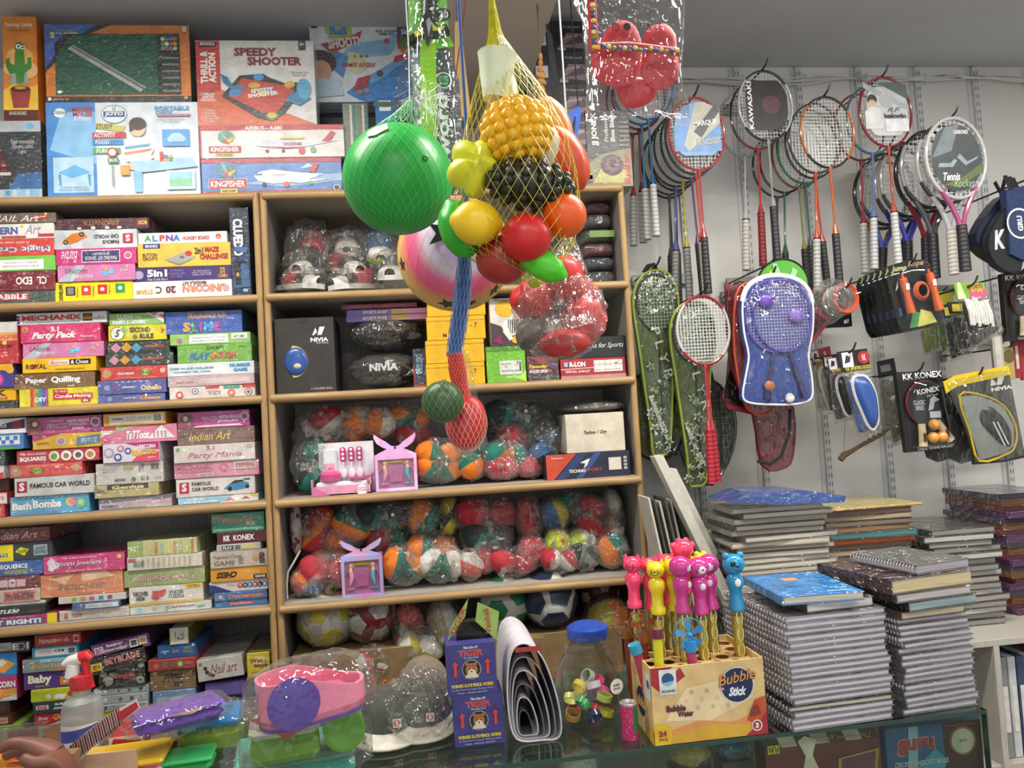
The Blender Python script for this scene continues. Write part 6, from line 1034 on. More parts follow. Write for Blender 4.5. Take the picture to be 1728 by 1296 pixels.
o,pts=sheet('racket_cover','grey and maroon-edged clear cover left of the blue bag','racket cover',[(1223,480),(1262,478),(1262,490),(1236,494),(1240,620),(1262,672),(1270,700),(1228,690),(1218,672),(1240,600),(1226,560)],2.54,.012,'8a3440','plas',None,'maroon_edge')
g=MB(M('a8a49c','film'));g.plate(W2([(1228,600),(1258,640),(1262,690),(1222,676)],2.53),2.528,2.53);part(g,'clear_panel',o)
o,pts=sheet('frisbee','green and yellow flying disc hanging above the blue bag','frisbee',[(1320+43*math.cos(a),480+42*math.sin(a)) for a in [2*math.pi*k/28 for k in range(28)]],2.48,.014,'5aa83a','plas',None,'disc')
g=MB(M('1e1e20','plas'));g.tube(loop3(pts,2.473),.0035,6,closed=True);part(g,'rim',o)
q=W2([(1292,478),(1302,455),(1312,470),(1310,482)],2.46);g=MB(M('d8c828','plas'));g.plate(q,2.468,2.47);g.m(M('9ac8a0','plas'));g.plate(W2([(1305,445),(1312,443),(1326,475),(1318,480)],2.46),2.4685,2.4705);g.plate(W2([(1340,450),(1348,456),(1336,490),(1328,488)],2.46),2.4685,2.4705);part(g,'printed_design',o,False)
p=P(1300,440,2.48);hook('wall hook carrying the green flying disc',p.x,p.z-.01,2.47)
# ---- skipping rope blister packs
def blister(label,i):
    Y=2.34+.036*i;ol=[(1496,470),(1502,452),(1525,440),(1555,438),(1568,446),(1576,480),(1592,535),(1588,548),(1525,560),(1516,548),(1504,500)]
    dx=0;pts=W2(ol,2.34);pts=[(x,z) for x,z in pts];x0,x1,z0,z1=bbox(pts)
    o=thing('skipping_rope_pack',label,'rope pack',((x0+x1)/2,Y,z0),'skipping rope blister packs');hc=('e0622a','e0622a','c03038','d8b828','2a2a2c','b83038')[i]
    g=MB(M('25282a','card'));g.plate(pts,Y,Y+.003);part(g,'backing_card',o,False)
    loc=Vector(o.location);a,b,cc=P(1496,440,2.34),P(1570,430,2.34),P(1522,558,2.34);ux=(b-a).normalized();uy=Vector((-ux.z,0,ux.x));Hc=(a-cc).length
    decals(o,Vector((cc.x,Y,cc.z))-loc,ux,uy,(b-a).length*.9,Hc,[t(.18,.86,.4,.1,'Jump','e8e0a0','bs'),t(.62,.9,.4,.1,'Rope','d8a878','bs'),pg('5aa060',.2,.02,.6,.02,.5,.22,.35,.25),pg('e0d870',.4,.02,.9,.05,.8,.2,.55,.26),pg('d8e0d8',.0,.55,.08,.6,.1,.7),r(0,.2,.08,.32,'4a5a8a')],'card')
    for (xa,ya,xb,yb) in ((1517,470,1532,530),(1561,462,1579,525)):
        A,B=P(xa,ya,2.34),P(xb,yb,2.34);d=B-A;yy=Y-.02
        pr=[.0045,.0045,.0115,.013,.0095,.0125,.0145,.013];us=[-.1,0,.02,.25,.5,.75,.95,1.0]
        g=MB(M(hc,'gloss'));g.tube([(A.x+d.x*u,yy,A.z+d.z*u) for u in us],pr,12);part(g,'handle',o)
        if i == 0:
            g=MB(M('e8e4e0','card'));q=A+d*.28;g.plate([(q.x-.006,q.z-.01),(q.x+.006,q.z-.01),(q.x+.006,q.z+.01),(q.x-.006,q.z+.01)],yy-.0142,yy-.0138);part(g,'handle_sticker',o,False)
    q=P(1550,492,2.34);g=MB(M('d86a4a','plas'));N=26
    for k in range(4): g.tube([(q.x+(.026-.0025*k)*math.cos(2*math.pi*j/N),Y-.014-.003*k,q.z+(.03-.0025*k)*math.sin(2*math.pi*j/N)) for j in range(N)],.0028,6,closed=True)
    part(g,'coiled_rope',o)
    g=MB(M('eef2f2','clear'));g.pillow(smooth_closed(pts,2),Y-.001,.036,.0005,5);part(g,'clear_blister',o);return o
labs=['orange-handled skipping rope blister pack in front of all others','orange-handled skipping rope pack second on the hook','red-handled skipping rope pack in the middle of the hook','yellow-handled skipping rope pack','black-handled skipping rope pack close to the wall','dark red skipping rope pack nearest the wall']
for i in range(6): blister(labs[i],i)
p=P(1537,447,2.34);hook('wall hook carrying the skipping rope packs',p.x,p.z+.004,2.33)
# ---- coils of skipping rope
p=P(1428,503,2.40);root=thing('rope_coils','row of orange and clear skipping rope coils on a hook','rope coil',(p.x,2.48,p.z-.05))
for k in range(7):
    g=MB(M('e0502c' if k == 0 else ('a8a29a','8a8a84','b0aaa0')[k % 3],'plas'));N=28;rr=.042+.003*(k % 2)
    for j in range(2): g.tube([(p.x+.002*k+(rr-.005*j)*math.cos(2*math.pi*i/N),2.40+.016*k+.005*j,p.z+(rr+.006-.005*j)*math.sin(2*math.pi*i/N)) for i in range(N)],.0038,6,closed=True)
    part(g,'coil',root)
for a in (.3,1.6,2.9): g=MB(M('e8e4dc','plas'));g.tube([(p.x+.034*math.cos(a),2.394,p.z+.04*math.sin(a)),(p.x+.05*math.cos(a),2.392,p.z+.056*math.sin(a))],.002,5);part(g,'tie',root)
g=MB(M('f0f0ee','bag'));g.pillow(smooth_closed(W2([(1395,478),(1425,462),(1448,478),(1458,500),(1440,530),(1412,545),(1392,530)],2.39),2),2.46,.075,.06,5,.3,4);part(g,'plastic_sleeve',root)
hook('wall hook carrying the rope coils',p.x,p.z+.034,2.385)
pbox('hanging_box','red and black hang-tag box behind the rope coils','box',1371,483,1436,552,2.62,.03,'1e1e20',[r(0,.78,1,.95,'c02a30'),r(.1,.2,.5,.7,'6a4a38'),t(.85,.12,.14,.1,'#7',W_,'b'),t(.6,.86,.3,.07,'SPORTS',W_,'b')],'card')
p=P(1405,483,2.6);hook('wall hook holding the red and black hang-tag box',p.x,p.z-.004,2.6)
o,pts=sheet('clear_pouch','pink-edged clear pouch wedge right of the blue bag','pouch',[(1366,512),(1402,540),(1368,585),(1362,560)],2.5,.006,'b04a5c','plas',None,'pink_edge');g=MB(M('d8d0c8','film'));g.pillow(W2([(1366,522),(1395,540),(1368,574)],2.495),2.494,.02,.001,4,.3,2);part(g,'clear_panel',o)
# ---- rope and glove packs
def gpack(label,px,Y,head,body,items,content=None,group='hanging header-card packs',wob=.02):
    pts=W2(px,Y);x0,x1,z0,z1=bbox(pts);o=thing('header_pack',label,'pack',((x0+x1)/2,Y,z0),group)
    zc=z1-(z1-z0)*.26
    g=MB(M(head,'card'));hp=[pts[0],pts[1],tuple(Vector(pts[1]).lerp(Vector(pts[2]),.24)),tuple(Vector(pts[0]).lerp(Vector(pts[3]),.24))];g.plate(hp,Y-.002,Y+.002);part(g,'header_card',o,False)
    g=MB(M(body,'cloth'));cx=sum(q[0] for q in pts)/4;cz=sum(q[1] for q in pts)/4
    bp=[tuple(Vector(hp[3]).lerp(Vector(pts[3]),.08)),tuple(Vector(hp[2]).lerp(Vector(pts[2]),.08)),pts[2],pts[3]];bp=[((x-cx)*.82+cx,(z-cz)*.86+cz) for x,z in bp]
    m4=[]
    for k in range(4): m4 += [bp[k],tuple(Vector(bp[k]).lerp(Vector(bp[(k+1) % 4]),.5))]
    g.pillow(smooth_closed(m4,2),Y,.018,.015,5,.5,int(px[0][0]));part(g,'contents',o)
    g=MB(M('eef0ee','bag'));m4=[]
    for k in range(4): m4 += [(hp[3],hp[2],pts[2],pts[3])[k]]
    g.pillow([tuple(Vector(m4[k]).lerp(Vector(m4[(k+1) % 4]),j/4)) for k in range(4) for j in range(4)],Y,.026,.02,5,.35,int(px[0][1]));part(g,'clear_bag',o)
    A=Vector(hp[3]);B=Vector(hp[0]);C_=Vector(hp[1]);ux=(C_-B);W=ux.length;ux.normalize();uy=Vector((-ux.y,ux.x));H=(B-A).length
    decals(o,Vector((A.x,Y-.002,A.y))-Vector(o.location),(ux.x,0,ux.y),(uy.x,0,uy.y),W,H,items,'card')
    return o,pts
o,pts=gpack('white and black braided rope pack with a green header card',[(1608,478),(1658,477),(1694,560),(1640,592)],2.36,'7ab83a','2a2a2c',[r(.4,.1,.98,.6,'d85a8a'),t(.6,.75,.5,.3,'SPORTS','c83a30','b'),t(.66,.5,.4,.24,'ROPE','e8d040','b'),pg('d8e0b0',0,0,.3,0,.1,1,0,1)])
rnd=random.Random(3);g=MB(M('d8d6d0','cloth'))
for k in range(9):
    A=P(1628+4.5*k,505+rnd.uniform(-4,4),2.33);B=P(1640+4.5*k,548+rnd.uniform(-4,4),2.33);g.tube([A,(A+B)/2+Vector((0,-.006,0)),B],.0052,6)
part(g,'braided_rope',o)
g=MB(M('3a3a3c','cloth'))
for k in range(4): A=P(1626+14*k,508,2.335);B=P(1637+14*k,550,2.335);g.tube([A,B],.003,5)
part(g,'dark_rope',o)
p=P(1632,484,2.36);hook('wall hook carrying the rope and glove packs',p.x,p.z,2.33)
for lab,px,Y,hd,bd in (('red-edged glove pack behind the white rope',[(1598,510),(1640,508),(1650,590),(1618,594)],2.45,'2a2a2c','3a3c3c'),('black fitness glove pack behind the rope packs',[(1588,515),(1622,510),(1640,600),(1604,612)],2.52,'1e2a4a','232325'),('lime green glove pack close to the wall',[(1575,492),(1606,490),(1620,585),(1588,600)],2.6,'c8c830','6a8a3a'),('yellow-green mesh pack nearest the wall',[(1548,540),(1580,520),(1590,590),(1560,600)],2.68,'9ab83a','8a9a3a')):
    gpack(lab,px,Y,hd,bd,[r(.1,.2,.9,.8,'d8c840')]);p=P((px[0][0]+px[1][0])/2,(px[0][1]+px[1][1])/2,Y);hook('wall hook holding the %s' % lab,p.x,p.z-.001,Y-.004,.014) if Y > 2.55 else None
# ---- shin guards with header cards
def shin(label,px,Y,head,col,items):
    o,pts=gpack(label,px,Y,head,col,items);q=[Vector(p_) for p_ in pts]
    def at(u,v): return q[0].lerp(q[1],u).lerp(q[3].lerp(q[2],u),v)
    g=MB(M(col,'plas'));ring=[at(*uv) for uv in ((.18,.34),(.4,.3),(.7,.34),(.86,.5),(.84,.7),(.74,.86),(.5,.93),(.34,.86),(.24,.7),(.14,.5))]
    g.pillow(smooth_closed([tuple(v) for v in ring],3),Y-.02,.024,.004,5);part(g,'shin_guard',o)
    g=MB(M('d4d0c6','cloth'));g.tube([(x,Y-.02,z) for x,z in smooth_closed([tuple(v) for v in ring],3)],.0055,6,closed=True);part(g,'padded_edge',o);return o
nk=lambda a: [r(.06,.22,.42,.92,'e4e2de'),pg('3a2a4a',.12,.4,.2,.8,.32,.7,.36,.8,.3,.45),c(.78,.6,.3,a),t(.78,.6,.12,.3,'N.K',W_,'b'),t(.55,.14,.84,.18,'N.K. SPORTING GOODS','d8c840','b')]
shin('blue shin guard in a clear bag with a black header card',[(1412,594),(1462,588),(1490,730),(1448,740)],2.38,'1e1c1c','35569a',nk('b82a38'))
shin('black shin guard pack with a purple header card',[(1396,604),(1432,598),(1450,705),(1408,716)],2.46,'5a2a5a','2c2c30',nk('8a3a5a'))
shin('black and cream shin guard pack with a dark header card',[(1388,600),(1424,596),(1440,690),(1398,700)],2.53,'26221e','3a3834',nk('b8862a'))
shin('cream shin guard pack with a red header card',[(1370,592),(1400,584),(1416,690),(1378,696)],2.60,'a03034','b8b0a0',nk('a03034'))
p=P(1432,596,2.38);hook('wall hook carrying the shin guard packs',p.x,p.z+.002,2.36)
for lab,px,Y,col in (('grey shoulder pad pack behind the table tennis set',[(1480,610),(1508,604),(1530,720),(1492,728)],2.6,'6a6a5a'),('olive mesh pack hanging low behind the blue shin guard',[(1494,650),(1520,640),(1530,745),(1506,755)],2.66,'8a8440')):
    gpack(lab,px,Y,'1e1e20',col,[r(.2,.3,.8,.7,'8a8a8a')])
# ---- table tennis sets
def ttset(label,px,Y,col,s=1.0,balls='e09a4a',full=True):
    pts=W2(px,Y);x0,x1,z0,z1=bbox(pts);o=thing('table_tennis_set',label,'table tennis set',((x0+x1)/2,Y,z0),'table tennis sets')
    q=[Vector(p_) for p_ in pts]
    def at(u,v): return q[0].lerp(q[1],u).lerp(q[3].lerp(q[2],u),v)
    g=MB(M('1f1e1e','card'));g.plate(pts,Y,Y+.02);part(g,'backing_card',o,False)
    cb=at(.5,.4);R_=.068*s;g=MB(M(col,'card'));N=30;ring=[(cb.x+R_*math.sin(2*math.pi*k/N),cb.y+R_*1.06*math.cos(2*math.pi*k/N)) for k in range(N)];g.plate(ring,Y-.016,Y-.006);g.m(M('8a2a34','plas'));g.tube(loop3(ring,Y-.011),.0035,6,closed=True);part(g,'bat_blade',o)
    for u0,v0,u1,v1 in ((.34,.66,.3,.94),(.66,.64,.88,.9)):
        A,B=at(u0,v0),at(u1,v1);g=MB(M('d8c09a','wood'));g.tube([(A.x,Y-.012,A.y),((A.x+B.x)/2,Y-.014,(A.y+B.y)/2),(B.x,Y-.014,B.y)],[.0125,.0135,.0155],10,flat=.75);h_=part(g,'bat_handle',o)
        g=MB(M('4a3a20','card'));C_=A.lerp(B,.6);g.box((C_.x-.005,Y-.0275,C_.y-.014),(C_.x+.005,Y-.0262,C_.y+.014));g.build('maker_label',h_,tuple(o.location),False)
    for u,v in ((.56,.68),(.5,.84),(.68,.84)):
        A=at(u,v);g=MB(M(balls,'gloss'));g.blob((A.x,Y-.022,A.y),.0185*s,0,1,1,18,12);part(g,'ball',o)
    g=MB(M('eef0f0','clear'));g.pillow([tuple(at(u,v)) for u,v in ((.08,.1),(.5,.04),(.94,.1),(.97,.5),(.97,.95),(.5,.97),(.05,.95),(.06,.5))],Y-.003,.036,.0005,4);part(g,'clear_blister',o)
    A=at(0,1);ux=(q[2]-q[3]);W=ux.length;ux.normalize();uy=Vector((-ux.y,ux.x));H=(q[0]-q[3]).length
    decals(o,Vector((A.x,Y-.0005,A.y))-Vector(o.location),(ux.x,0,ux.y),(uy.x,0,uy.y),W,H,[t(.5,.93,.8,.08,'KK KONEX',W_,'b'),t(.6,.03,.76,.04,'TABLE TENNIS RACKET',W_,'b')],'card')
    decals(o,Vector((cb.x-R_,Y-.0165,cb.y-R_))-Vector(o.location),(1,0,0),(0,0,1),R_*2,R_*2,[t(.56,.8,.6,.13,'KONEX',W_,'b/'),t(.66,.68,.3,.05,'Soft Touch',W_,'/'),t(.3,.45,.3,.24,'CLASSIC\nSERIES',W_,''),pg('c8c8c8',.52,.3,.6,.6,.7,.66,.84,.56,.7,.5,.66,.34),r(.55,.12,.84,.28,'c8ccd0')],'card')
    return o
ttset('table tennis set with black bat and three orange balls on a black card',[(1512,628),(1588,626),(1612,755),(1530,764)],2.40,'222123')
p=P(1552,628,2.40);hook('wall hook carrying the table tennis set',p.x,p.z+.002,2.40)
ttset('table tennis set with brown balls hanging high by the navy bags',[(1690,462),(1760,452),(1778,570),(1700,576)],2.46,'26282a',.95,'8a5a30')
p=P(1728,458,2.46);hook('wall hook carrying the table tennis set with brown balls',p.x,p.z+.002,2.46)
# ---- black and yellow ball pump pouch
Y=2.34
o,pts=sheet('sports_pouch','black pouch with yellow borders and a clear window','pouch',[(1590,645),(1606,636),(1698,618),(1706,660),(1714,700),(1728,772),(1690,780),(1642,784),(1640,760),(1618,690)],Y,.012,'1e1d1c','plas',None,'pouch_body')
g=MB(M('d8b81c','plas'));g.plate(W2([(1589,645),(1608,634),(1698,617),(1703,632),(1612,652),(1594,664)],Y),Y-.0085,Y-.0062);g.tube(loop3(smooth_closed(W2([(1616,668),(1650,666),(1690,684),(1711,720),(1710,752),(1696,766),(1650,778),(1634,730)],Y),3),Y-.008),.0035,6,closed=True);part(g,'yellow_trim',o)
g=MB(M('8e928e','plas'));g.plate(W2([(1617,669),(1650,667),(1690,685),(1709,722),(1708,752),(1695,764),(1651,776),(1636,730)],Y),Y-.0075,Y-.0064);part(g,'window_lining',o,False)
g=MB(M('232122','plas'));g.pillow(smooth_closed(W2([(1652,694),(1668,686),(1690,705),(1703,730),(1702,752),(1685,748),(1664,728),(1652,712)],Y),3),Y-.0085,.014,.001,5);q_=part(g,'black_pad',o)
g=MB(M('d4d2cc','plas'));g.tube([P(x,y,Y-.024) for x,y in ((1676,712),(1696,752))],.0024,5);g.tube([P(x,y,Y-.024) for x,y in ((1683,712),(1702,750))],.0024,5);part(g,'white_stripes',o)
dec(o,(1640,640),(1716,628),(1646,672),Y-.0068,[pg('d8d8d4',.36,.5,.42,.9,.5,.6,.48,.5),pg('d8d8d4',.5,.5,.58,1,.72,1,.62,.5),t(.6,.3,.46,.2,'NIVIA',W_,'B')],'card')
g=MB(M('eef0ee','film'));g.pillow(W2([(1592,646),(1606,640),(1650,630),(1697,621),(1706,665),(1714,705),(1726,768),(1690,777),(1644,780),(1630,730),(1612,690)],Y),Y-.007,.02,.0005,5,.5,8);part(g,'clear_film',o)
p=P(1648,634,Y);hook('wall hook carrying the black and yellow pouch',p.x,p.z-.002,Y-.01)
for k,lab in enumerate(('grey sports pouch right behind the black and yellow one','dark grey pouch nearest the wall behind the yellow-edged one')):
    Yk=2.42+.12*k;pts=W2([(1590,648),(1620,640),(1690,630),(1712,766),(1650,784),(1632,776)],2.34);x0,x1,z0,z1=bbox(pts)
    o=thing('sports_pouch',lab,'pouch',((x0+x1)/2,Yk,z0));g=MB(M(('4a4a46','3a3a38')[k],'plas'));g.plate(pts,Yk-.005,Yk+.005);part(g,'pouch_body',o,False)
    g=MB(M('e8eae8','film'));g.pillow(pts,Yk-.0055,.018,.001,4,.4,k);part(g,'clear_film',o)
# ---- narrow boxes at the right edge
for k,(xl,xr,yt,yb,col,lab,it) in enumerate(((1676,1694,562,628,'b8b4a4','narrow grey and white hanging box beside the kraft tags',[r(.2,.1,.8,.9,'d8d4c8')]),(1694,1712,585,640,'b8a868','kraft coloured hanging tag with brown print',[c(.5,.7,.2,'6a5a30')]),(1710,1722,560,638,'a02a30','slim red hanging box with white print',[r(.3,.2,.7,.7,'d8c8c0')]),(1722,1790,556,640,'a82c34','red and yellow hanging box cut by the picture border',[r(0,.85,1,1,'d8b030'),c(.4,.6,.2,'d8c8a0')]))):
    pbox('hanging_box',lab,'box',xl,yt,xr,yb,2.48+.012*k,.012,col,it,'card','slim hanging boxes')
    p=P((xl+xr)/2,yt,2.48+.012*k);hook('small wall hook over the slim hanging boxes, number %s along' % ('one','two','three','four')[k],p.x,p.z-.002,2.48+.012*k-.006,.016)
# ---- navy sling bags and black case
Y=2.36
o,pts=sheet('sling_bag','navy cloth bag with white round logo hanging by straps','bag',[(1692,322),(1740,312),(1800,316),(1800,440),(1720,440),(1700,430)],Y,.03,'26395c','cloth',None,'bag_body')
dec(o,(1704,352),(1760,348),(1712,404),Y-.015,[c(.22,.5,.46,'d8dade',.5),c(.22,.5,.4,'26395c',.44),t(.22,.5,.5,.16,'GRU','d8dade','BR'),t(.5,.5,.7,.1,'FASTO','d8dade','bR')],'card')
st=P(1672,312,Y);en=P(1726,285,Y);hk=hook('long wall hook carrying the navy bags by their straps',P(1655,312,2.6).x,P(1690,300,Y).z,Y-.02,.04)
for k,x in enumerate((1700,1712,1722)):
    A=P(x-6,300+0*k,Y);B=P(x,322,Y);g=MB(M('17181c','cloth'));g.tube([(A.x,Y-.005+.012*k,A.z+.006),((A.x+B.x)/2,Y-.012+.012*k,(A.z+B.z)/2),(B.x,Y-.016+.01*k,B.z)],.009,6,flat=.25);part(g,'strap',o)
o2,pts2=sheet('sling_bag','dark navy case with a white letter under the navy cloth bag','bag',[(1640,395),(1672,345),(1694,338),(1712,430),(1700,452),(1672,440),(1645,420)],2.42,.05,'1c2436','plas',None,'case_body',2)
o3,pts3=sheet('sling_bag','black zip case with angled white initial in front of the navy case','bag',[(1664,398),(1682,364),(1704,352),(1720,440),(1706,462),(1676,448),(1664,424)],2.37,.03,'232629','plas',None,'case_body',2)
dec(o3,(1672,388),(1700,384),(1676,424),2.37-.015,[t(.5,.5,.8,.9,'K','c8ccd0','Bs')],'card')
g=MB(M('16181a','plas'));g.tube(loop3(pts3,2.355),.003,6,closed=True);part(g,'zip',o3)
for q,yy in ((o2,2.42),(o3,2.37)):
    A=Vector(q.location);top=P(1690,340,yy);g=MB(M('141518','cloth'));g.tube([(top.x,yy,top.z-.02),(top.x+.01,yy+.01,top.z+.03),(P(1700,300,Y).x,yy-.002,P(1690,300,Y).z+.004)],.007,6,flat=.25);part(g,'strap',q)
# ---- dangling brown rope end
root=thing('rope_piece','short piece of brown rope dangling on a thread','rope',P(1440,780,2.5));g=MB(M('5a4632','cloth'))
pr=[P(x,y,2.5) for x,y in ((1418,776),(1424,768),(1436,762),(1452,752),(1472,742),(1490,732),(1500,722))];g.tube(pr,[.011,.012,.008,.007,.007,.006,.005],8)
for k in range(8): q=pr[2].lerp(pr[6],k/8);g.blob(q,(.009,.008,.006),0,1,1,8,6)
part(g,'rope',root);g=MB(M('6a6a68','plas'));a=P(1424,600,2.5);g.tube([pr[1],P(1427,690,2.5),a],.0009,4);part(g,'thread',root)
# ================================================================ toys hanging from the ceiling in front of the shelves
def net(mb,path,n,tw,rad=.0005,off=0.0,seg=None):
    """diamond netting: path = [(centre, radius)], lines wind both ways with tw turns"""
    m=len(path)
    for sgn in (-1,1):
        for k in range(n):
            pts=[]
            for i,(cc,rr) in enumerate(path):
                g=2*math.pi*k/n + sgn*tw*2*math.pi*i/(m-1);pts.append(Vector(cc)+Vector((math.cos(g)*rr,math.sin(g)*rr,0)))
            mb.tube(pts,rad,3,caps=False)
def lerp_path(keys,n):
    out=[];m=len(keys)-1
    for i in range(n+1):
        u=i/n*m;k=min(int(u),m-1);f=u-k;a,b=keys[k],keys[k+1];out.append((Vector(a[0]).lerp(Vector(b[0]),f),a[1]+(b[1]-a[1])*f))
    return out
def sphere_path(cen,R,z0=-1,z1=1,n=22): return [(Vector(cen)+Vector((0,0,R*math.sin(a))),R*math.cos(a)+.0004) for a in [math.radians(-88+(176)*i/n) for i in range(n+1)]]
def cord(root,pts,col='3a3a38',rad=.0015,name='hanging_cord'):
    g=MB(M(col,'cloth'));g.tube(pts,rad,6);return part(g,name,root)
# ---- green ball
c0=P(672,303,1.5);R=PX(94,1.5)*.985
root=thing('green_ball','large green rubber ball hanging in a fine white net','ball',c0-Vector((0,0,R)))
g=MB(M('16a23a','vinyl'));g.blob(c0,R,0,1,1,48,32);part(g,'ball',root)
d=(P(718,264,1.4)-c0);d.y=-math.sqrt(max(1e-6,R*R-d.x**2-d.z**2));g=MB(M('12762c','vinyl'));T=Matrix.Translation(c0+d) @ (d.to_track_quat('Z','Y')).to_matrix().to_4x4();g.at(T);g.lathe([(.006,-.001),(.006,.001),(.004,.0016),(.003,.0004),(.001,.0004)],16);part(g,'valve',root)
d=(P(637,222,1.43)-c0);d.y=-math.sqrt(max(1e-6,R*R-d.x**2-d.z**2));g=MB(M('a89a86','wrap'));T=Matrix.Translation(c0+d.normalized()*(R+.0008)) @ (d.to_track_quat('Z','Y')).to_matrix().to_4x4() @ Matrix.Rotation(.5,4,'Z');g.at(T);g.prism([(-.022,-.008),(-.008,-.016),(.02,-.012),(.022,.01),(0,.015),(-.018,.011)],-.0012,.0005);part(g,'sticker',root)
top=c0+Vector((.03,0,R+.05));g=MB(M('7cc88a','plas'));net(g,sphere_path(c0,R*1.004),34,.32,.0003);keys=[(c0+Vector((0,0,R*.92)),R*.42),(c0+Vector((.015,0,R*1.2)),R*.18),(top,.006)];net(g,lerp_path(keys,10),20,.15,.00042);p_=part(g,'net_bag',root);p_['kind']='stuff'
cord(root,[top,top+Vector((.004,0,.1)),(top.x,1.5,CEIL)],'d8d8d2',.0012)
rnd=random.Random(2);g=MB(M('d4d8d0','plas'))
for k in range(26):
    q=top+Vector((.02,0,0));g.tube([q,q+Vector((rnd.uniform(-.01,.05),rnd.uniform(-.02,.02),rnd.uniform(-.03,.04))),q+Vector((rnd.uniform(0,.07),rnd.uniform(-.03,.02),rnd.uniform(-.1,.03)))],.0005,3)
part(g,'net_tail',root)['kind']='stuff'
# ---- toy sword on its card
Y=1.61
o,pts=sheet('toy_sword','lime green toy sword with black and yellow hilt on a printed card','toy sword',[(686,-120),(748,-120),(756,60),(775,140),(786,330),(706,330),(694,120)],Y,.004,'2e3a46','wrap',None,'backing_card')
g=MB(M('6fd41e','wrap'));g.plate(W2([(686,-120),(748,-120),(757,60),(766,79),(734,84),(690,60)],Y),Y-.003,Y-.0021);part(g,'green_top',o,False)
g=MB(M('8a96c8','wrap'));g.plate(W2([(691,90),(708,90),(720,330),(706,330),(694,120)],Y),Y-.003,Y-.0021);part(g,'blue_stripe',o,False)
b0=[P(x,y,Y) for x,y in ((722,70),(722,200),(727,335))]
g=MB(M('a8e81c','vinyl'));pb=W2([(709,75),(735,75),(736,200),(738,335),(712,335),(709,200)],Y);g.plate(pb,Y-.022,Y-.006)
for k in range(26): q=P(722+.02*k,90+9*k,Y);g.plate([(q.x-.010,q.z),(q.x,q.z-.006),(q.x+.010,q.z),(q.x,q.z-.004)],Y-.0232,Y-.0222)
part(g,'blade',o,False)
g=MB(M('20242a','vinyl'));g.tube([P(x,y,Y-.016) for x,y in ((724,-110),(725,-40),(724,10),(722,50))],[.014,.016,.0155,.014],12)
for k in range(9): q=P(724.5,-20+8*k,Y-.016);g.tube([q+Vector((-.017,-.003,0)),q+Vector((0,-.017,-.004)),q+Vector((.017,-.003,0))],.0026,5)
part(g,'handle',o)
g=MB(M('20242a','vinyl'));g.plate(W2([(714,40),(724,30),(730,46),(738,58),(752,54),(758,66),(744,68),(730,72),(722,88),(714,70),(700,78),(690,86),(692,74),(708,60)],Y),Y-.034,Y-.012);g.m(M('d8d430','vinyl'));g.plate(W2([(698,68),(712,62),(716,70),(702,76)],Y),Y-.0352,Y-.034);g.plate(W2([(728,52),(736,60),(750,58),(745,65),(730,66)],Y),Y-.0352,Y-.034);g.m(M('c8ccd0','metal'));g.plate(W2([(719,50),(724,44),(728,54),(723,76)],Y),Y-.037,Y-.034);part(g,'crossguard',o,False)
dec(o,(738,195),(738,250),(752,195),Y-.0021,[],'card')
A=P(745,285,Y);B=P(738,148,Y);ux=(B-A).normalized();uy=Vector((-ux.z,0,ux.x))
decals(o,Vector((A.x,Y-.0022,A.z))-Vector(o.location),ux,uy,(B-A).length,.034,[t(.45,.4,.9,.85,'sword','eef2f4','bi')] if False else [t(.45,-.2,.9,.8,'sword','eef2f4','b')],'card')
A=P(716,245,Y);B=P(704,110,Y);ux=(B-A).normalized();uy=Vector((-ux.z,0,ux.x));decals(o,Vector((A.x-.004,Y-.0032,A.z))-Vector(o.location),ux,uy,(B-A).length,.012,[t(.5,.5,1,.8,'awesome toy for fans of the','eef0f4','b')],'card')
q=P(754,134,Y);decals(o,Vector((q.x-.024,Y-.0022,q.z-.024))-Vector(o.location),(1,0,0),(0,0,1),.034,.042,[c(.5,.5,.42,'e6eae8'),c(.5,.5,.36,'1e4a30'),t(.5,.5,.66,.5,'GLOW\nIN THE\nDARK','7ae09a','b')],'card')
q=P(749,26,Y);decals(o,Vector((q.x-.016,Y-.0032,q.z-.02))-Vector(o.location),(1,0,0),(0,0,1),.03,.04,[c(.5,.5,.38,'2a3a30'),t(.5,.5,.7,.4,'20',W_,'b')],'card')
g=MB(M('f2f4f4','film'));g.pillow([tuple(Vector(pts[i]).lerp(Vector(pts[(i+1) % len(pts)]),j/3)) for i in range(len(pts)) for j in range(3)],Y-.003,.045,.001,5,.2,4);part(g,'clear_blister',o)
cord(o,[P(724,-105,Y),(P(724,-105,Y).x,Y,CEIL)],'8a2a2a',.0012)
g=MB(M('f0f2f2','film'));g.plate(W2([(700,40),(690,60),(655,205),(706,205)],Y),Y-.008,Y-.0075);part(g,'plastic_flap',o)
cord(o,[P(789,-20,Y-.03),P(770,120,Y-.03),P(763,165,Y-.03)],'7a2a28',.0014,'red_string')
cord(o,[P(789,-20,Y-.03),(P(789,-20,Y-.03).x,Y-.03,CEIL)],'7a2a28',.0014,'red_string')
# wooden slat behind the sword
o,pts=sheet('wooden_slat','pale wooden slat hanging behind the toy sword card','wooden slat',[(768,40),(776,40),(795,200),(768,200)],1.74,.02,'b8945c','woodv',None,'slat');cord(o,[P(772,42,1.74),(P(772,42,1.74).x,1.74,CEIL)])
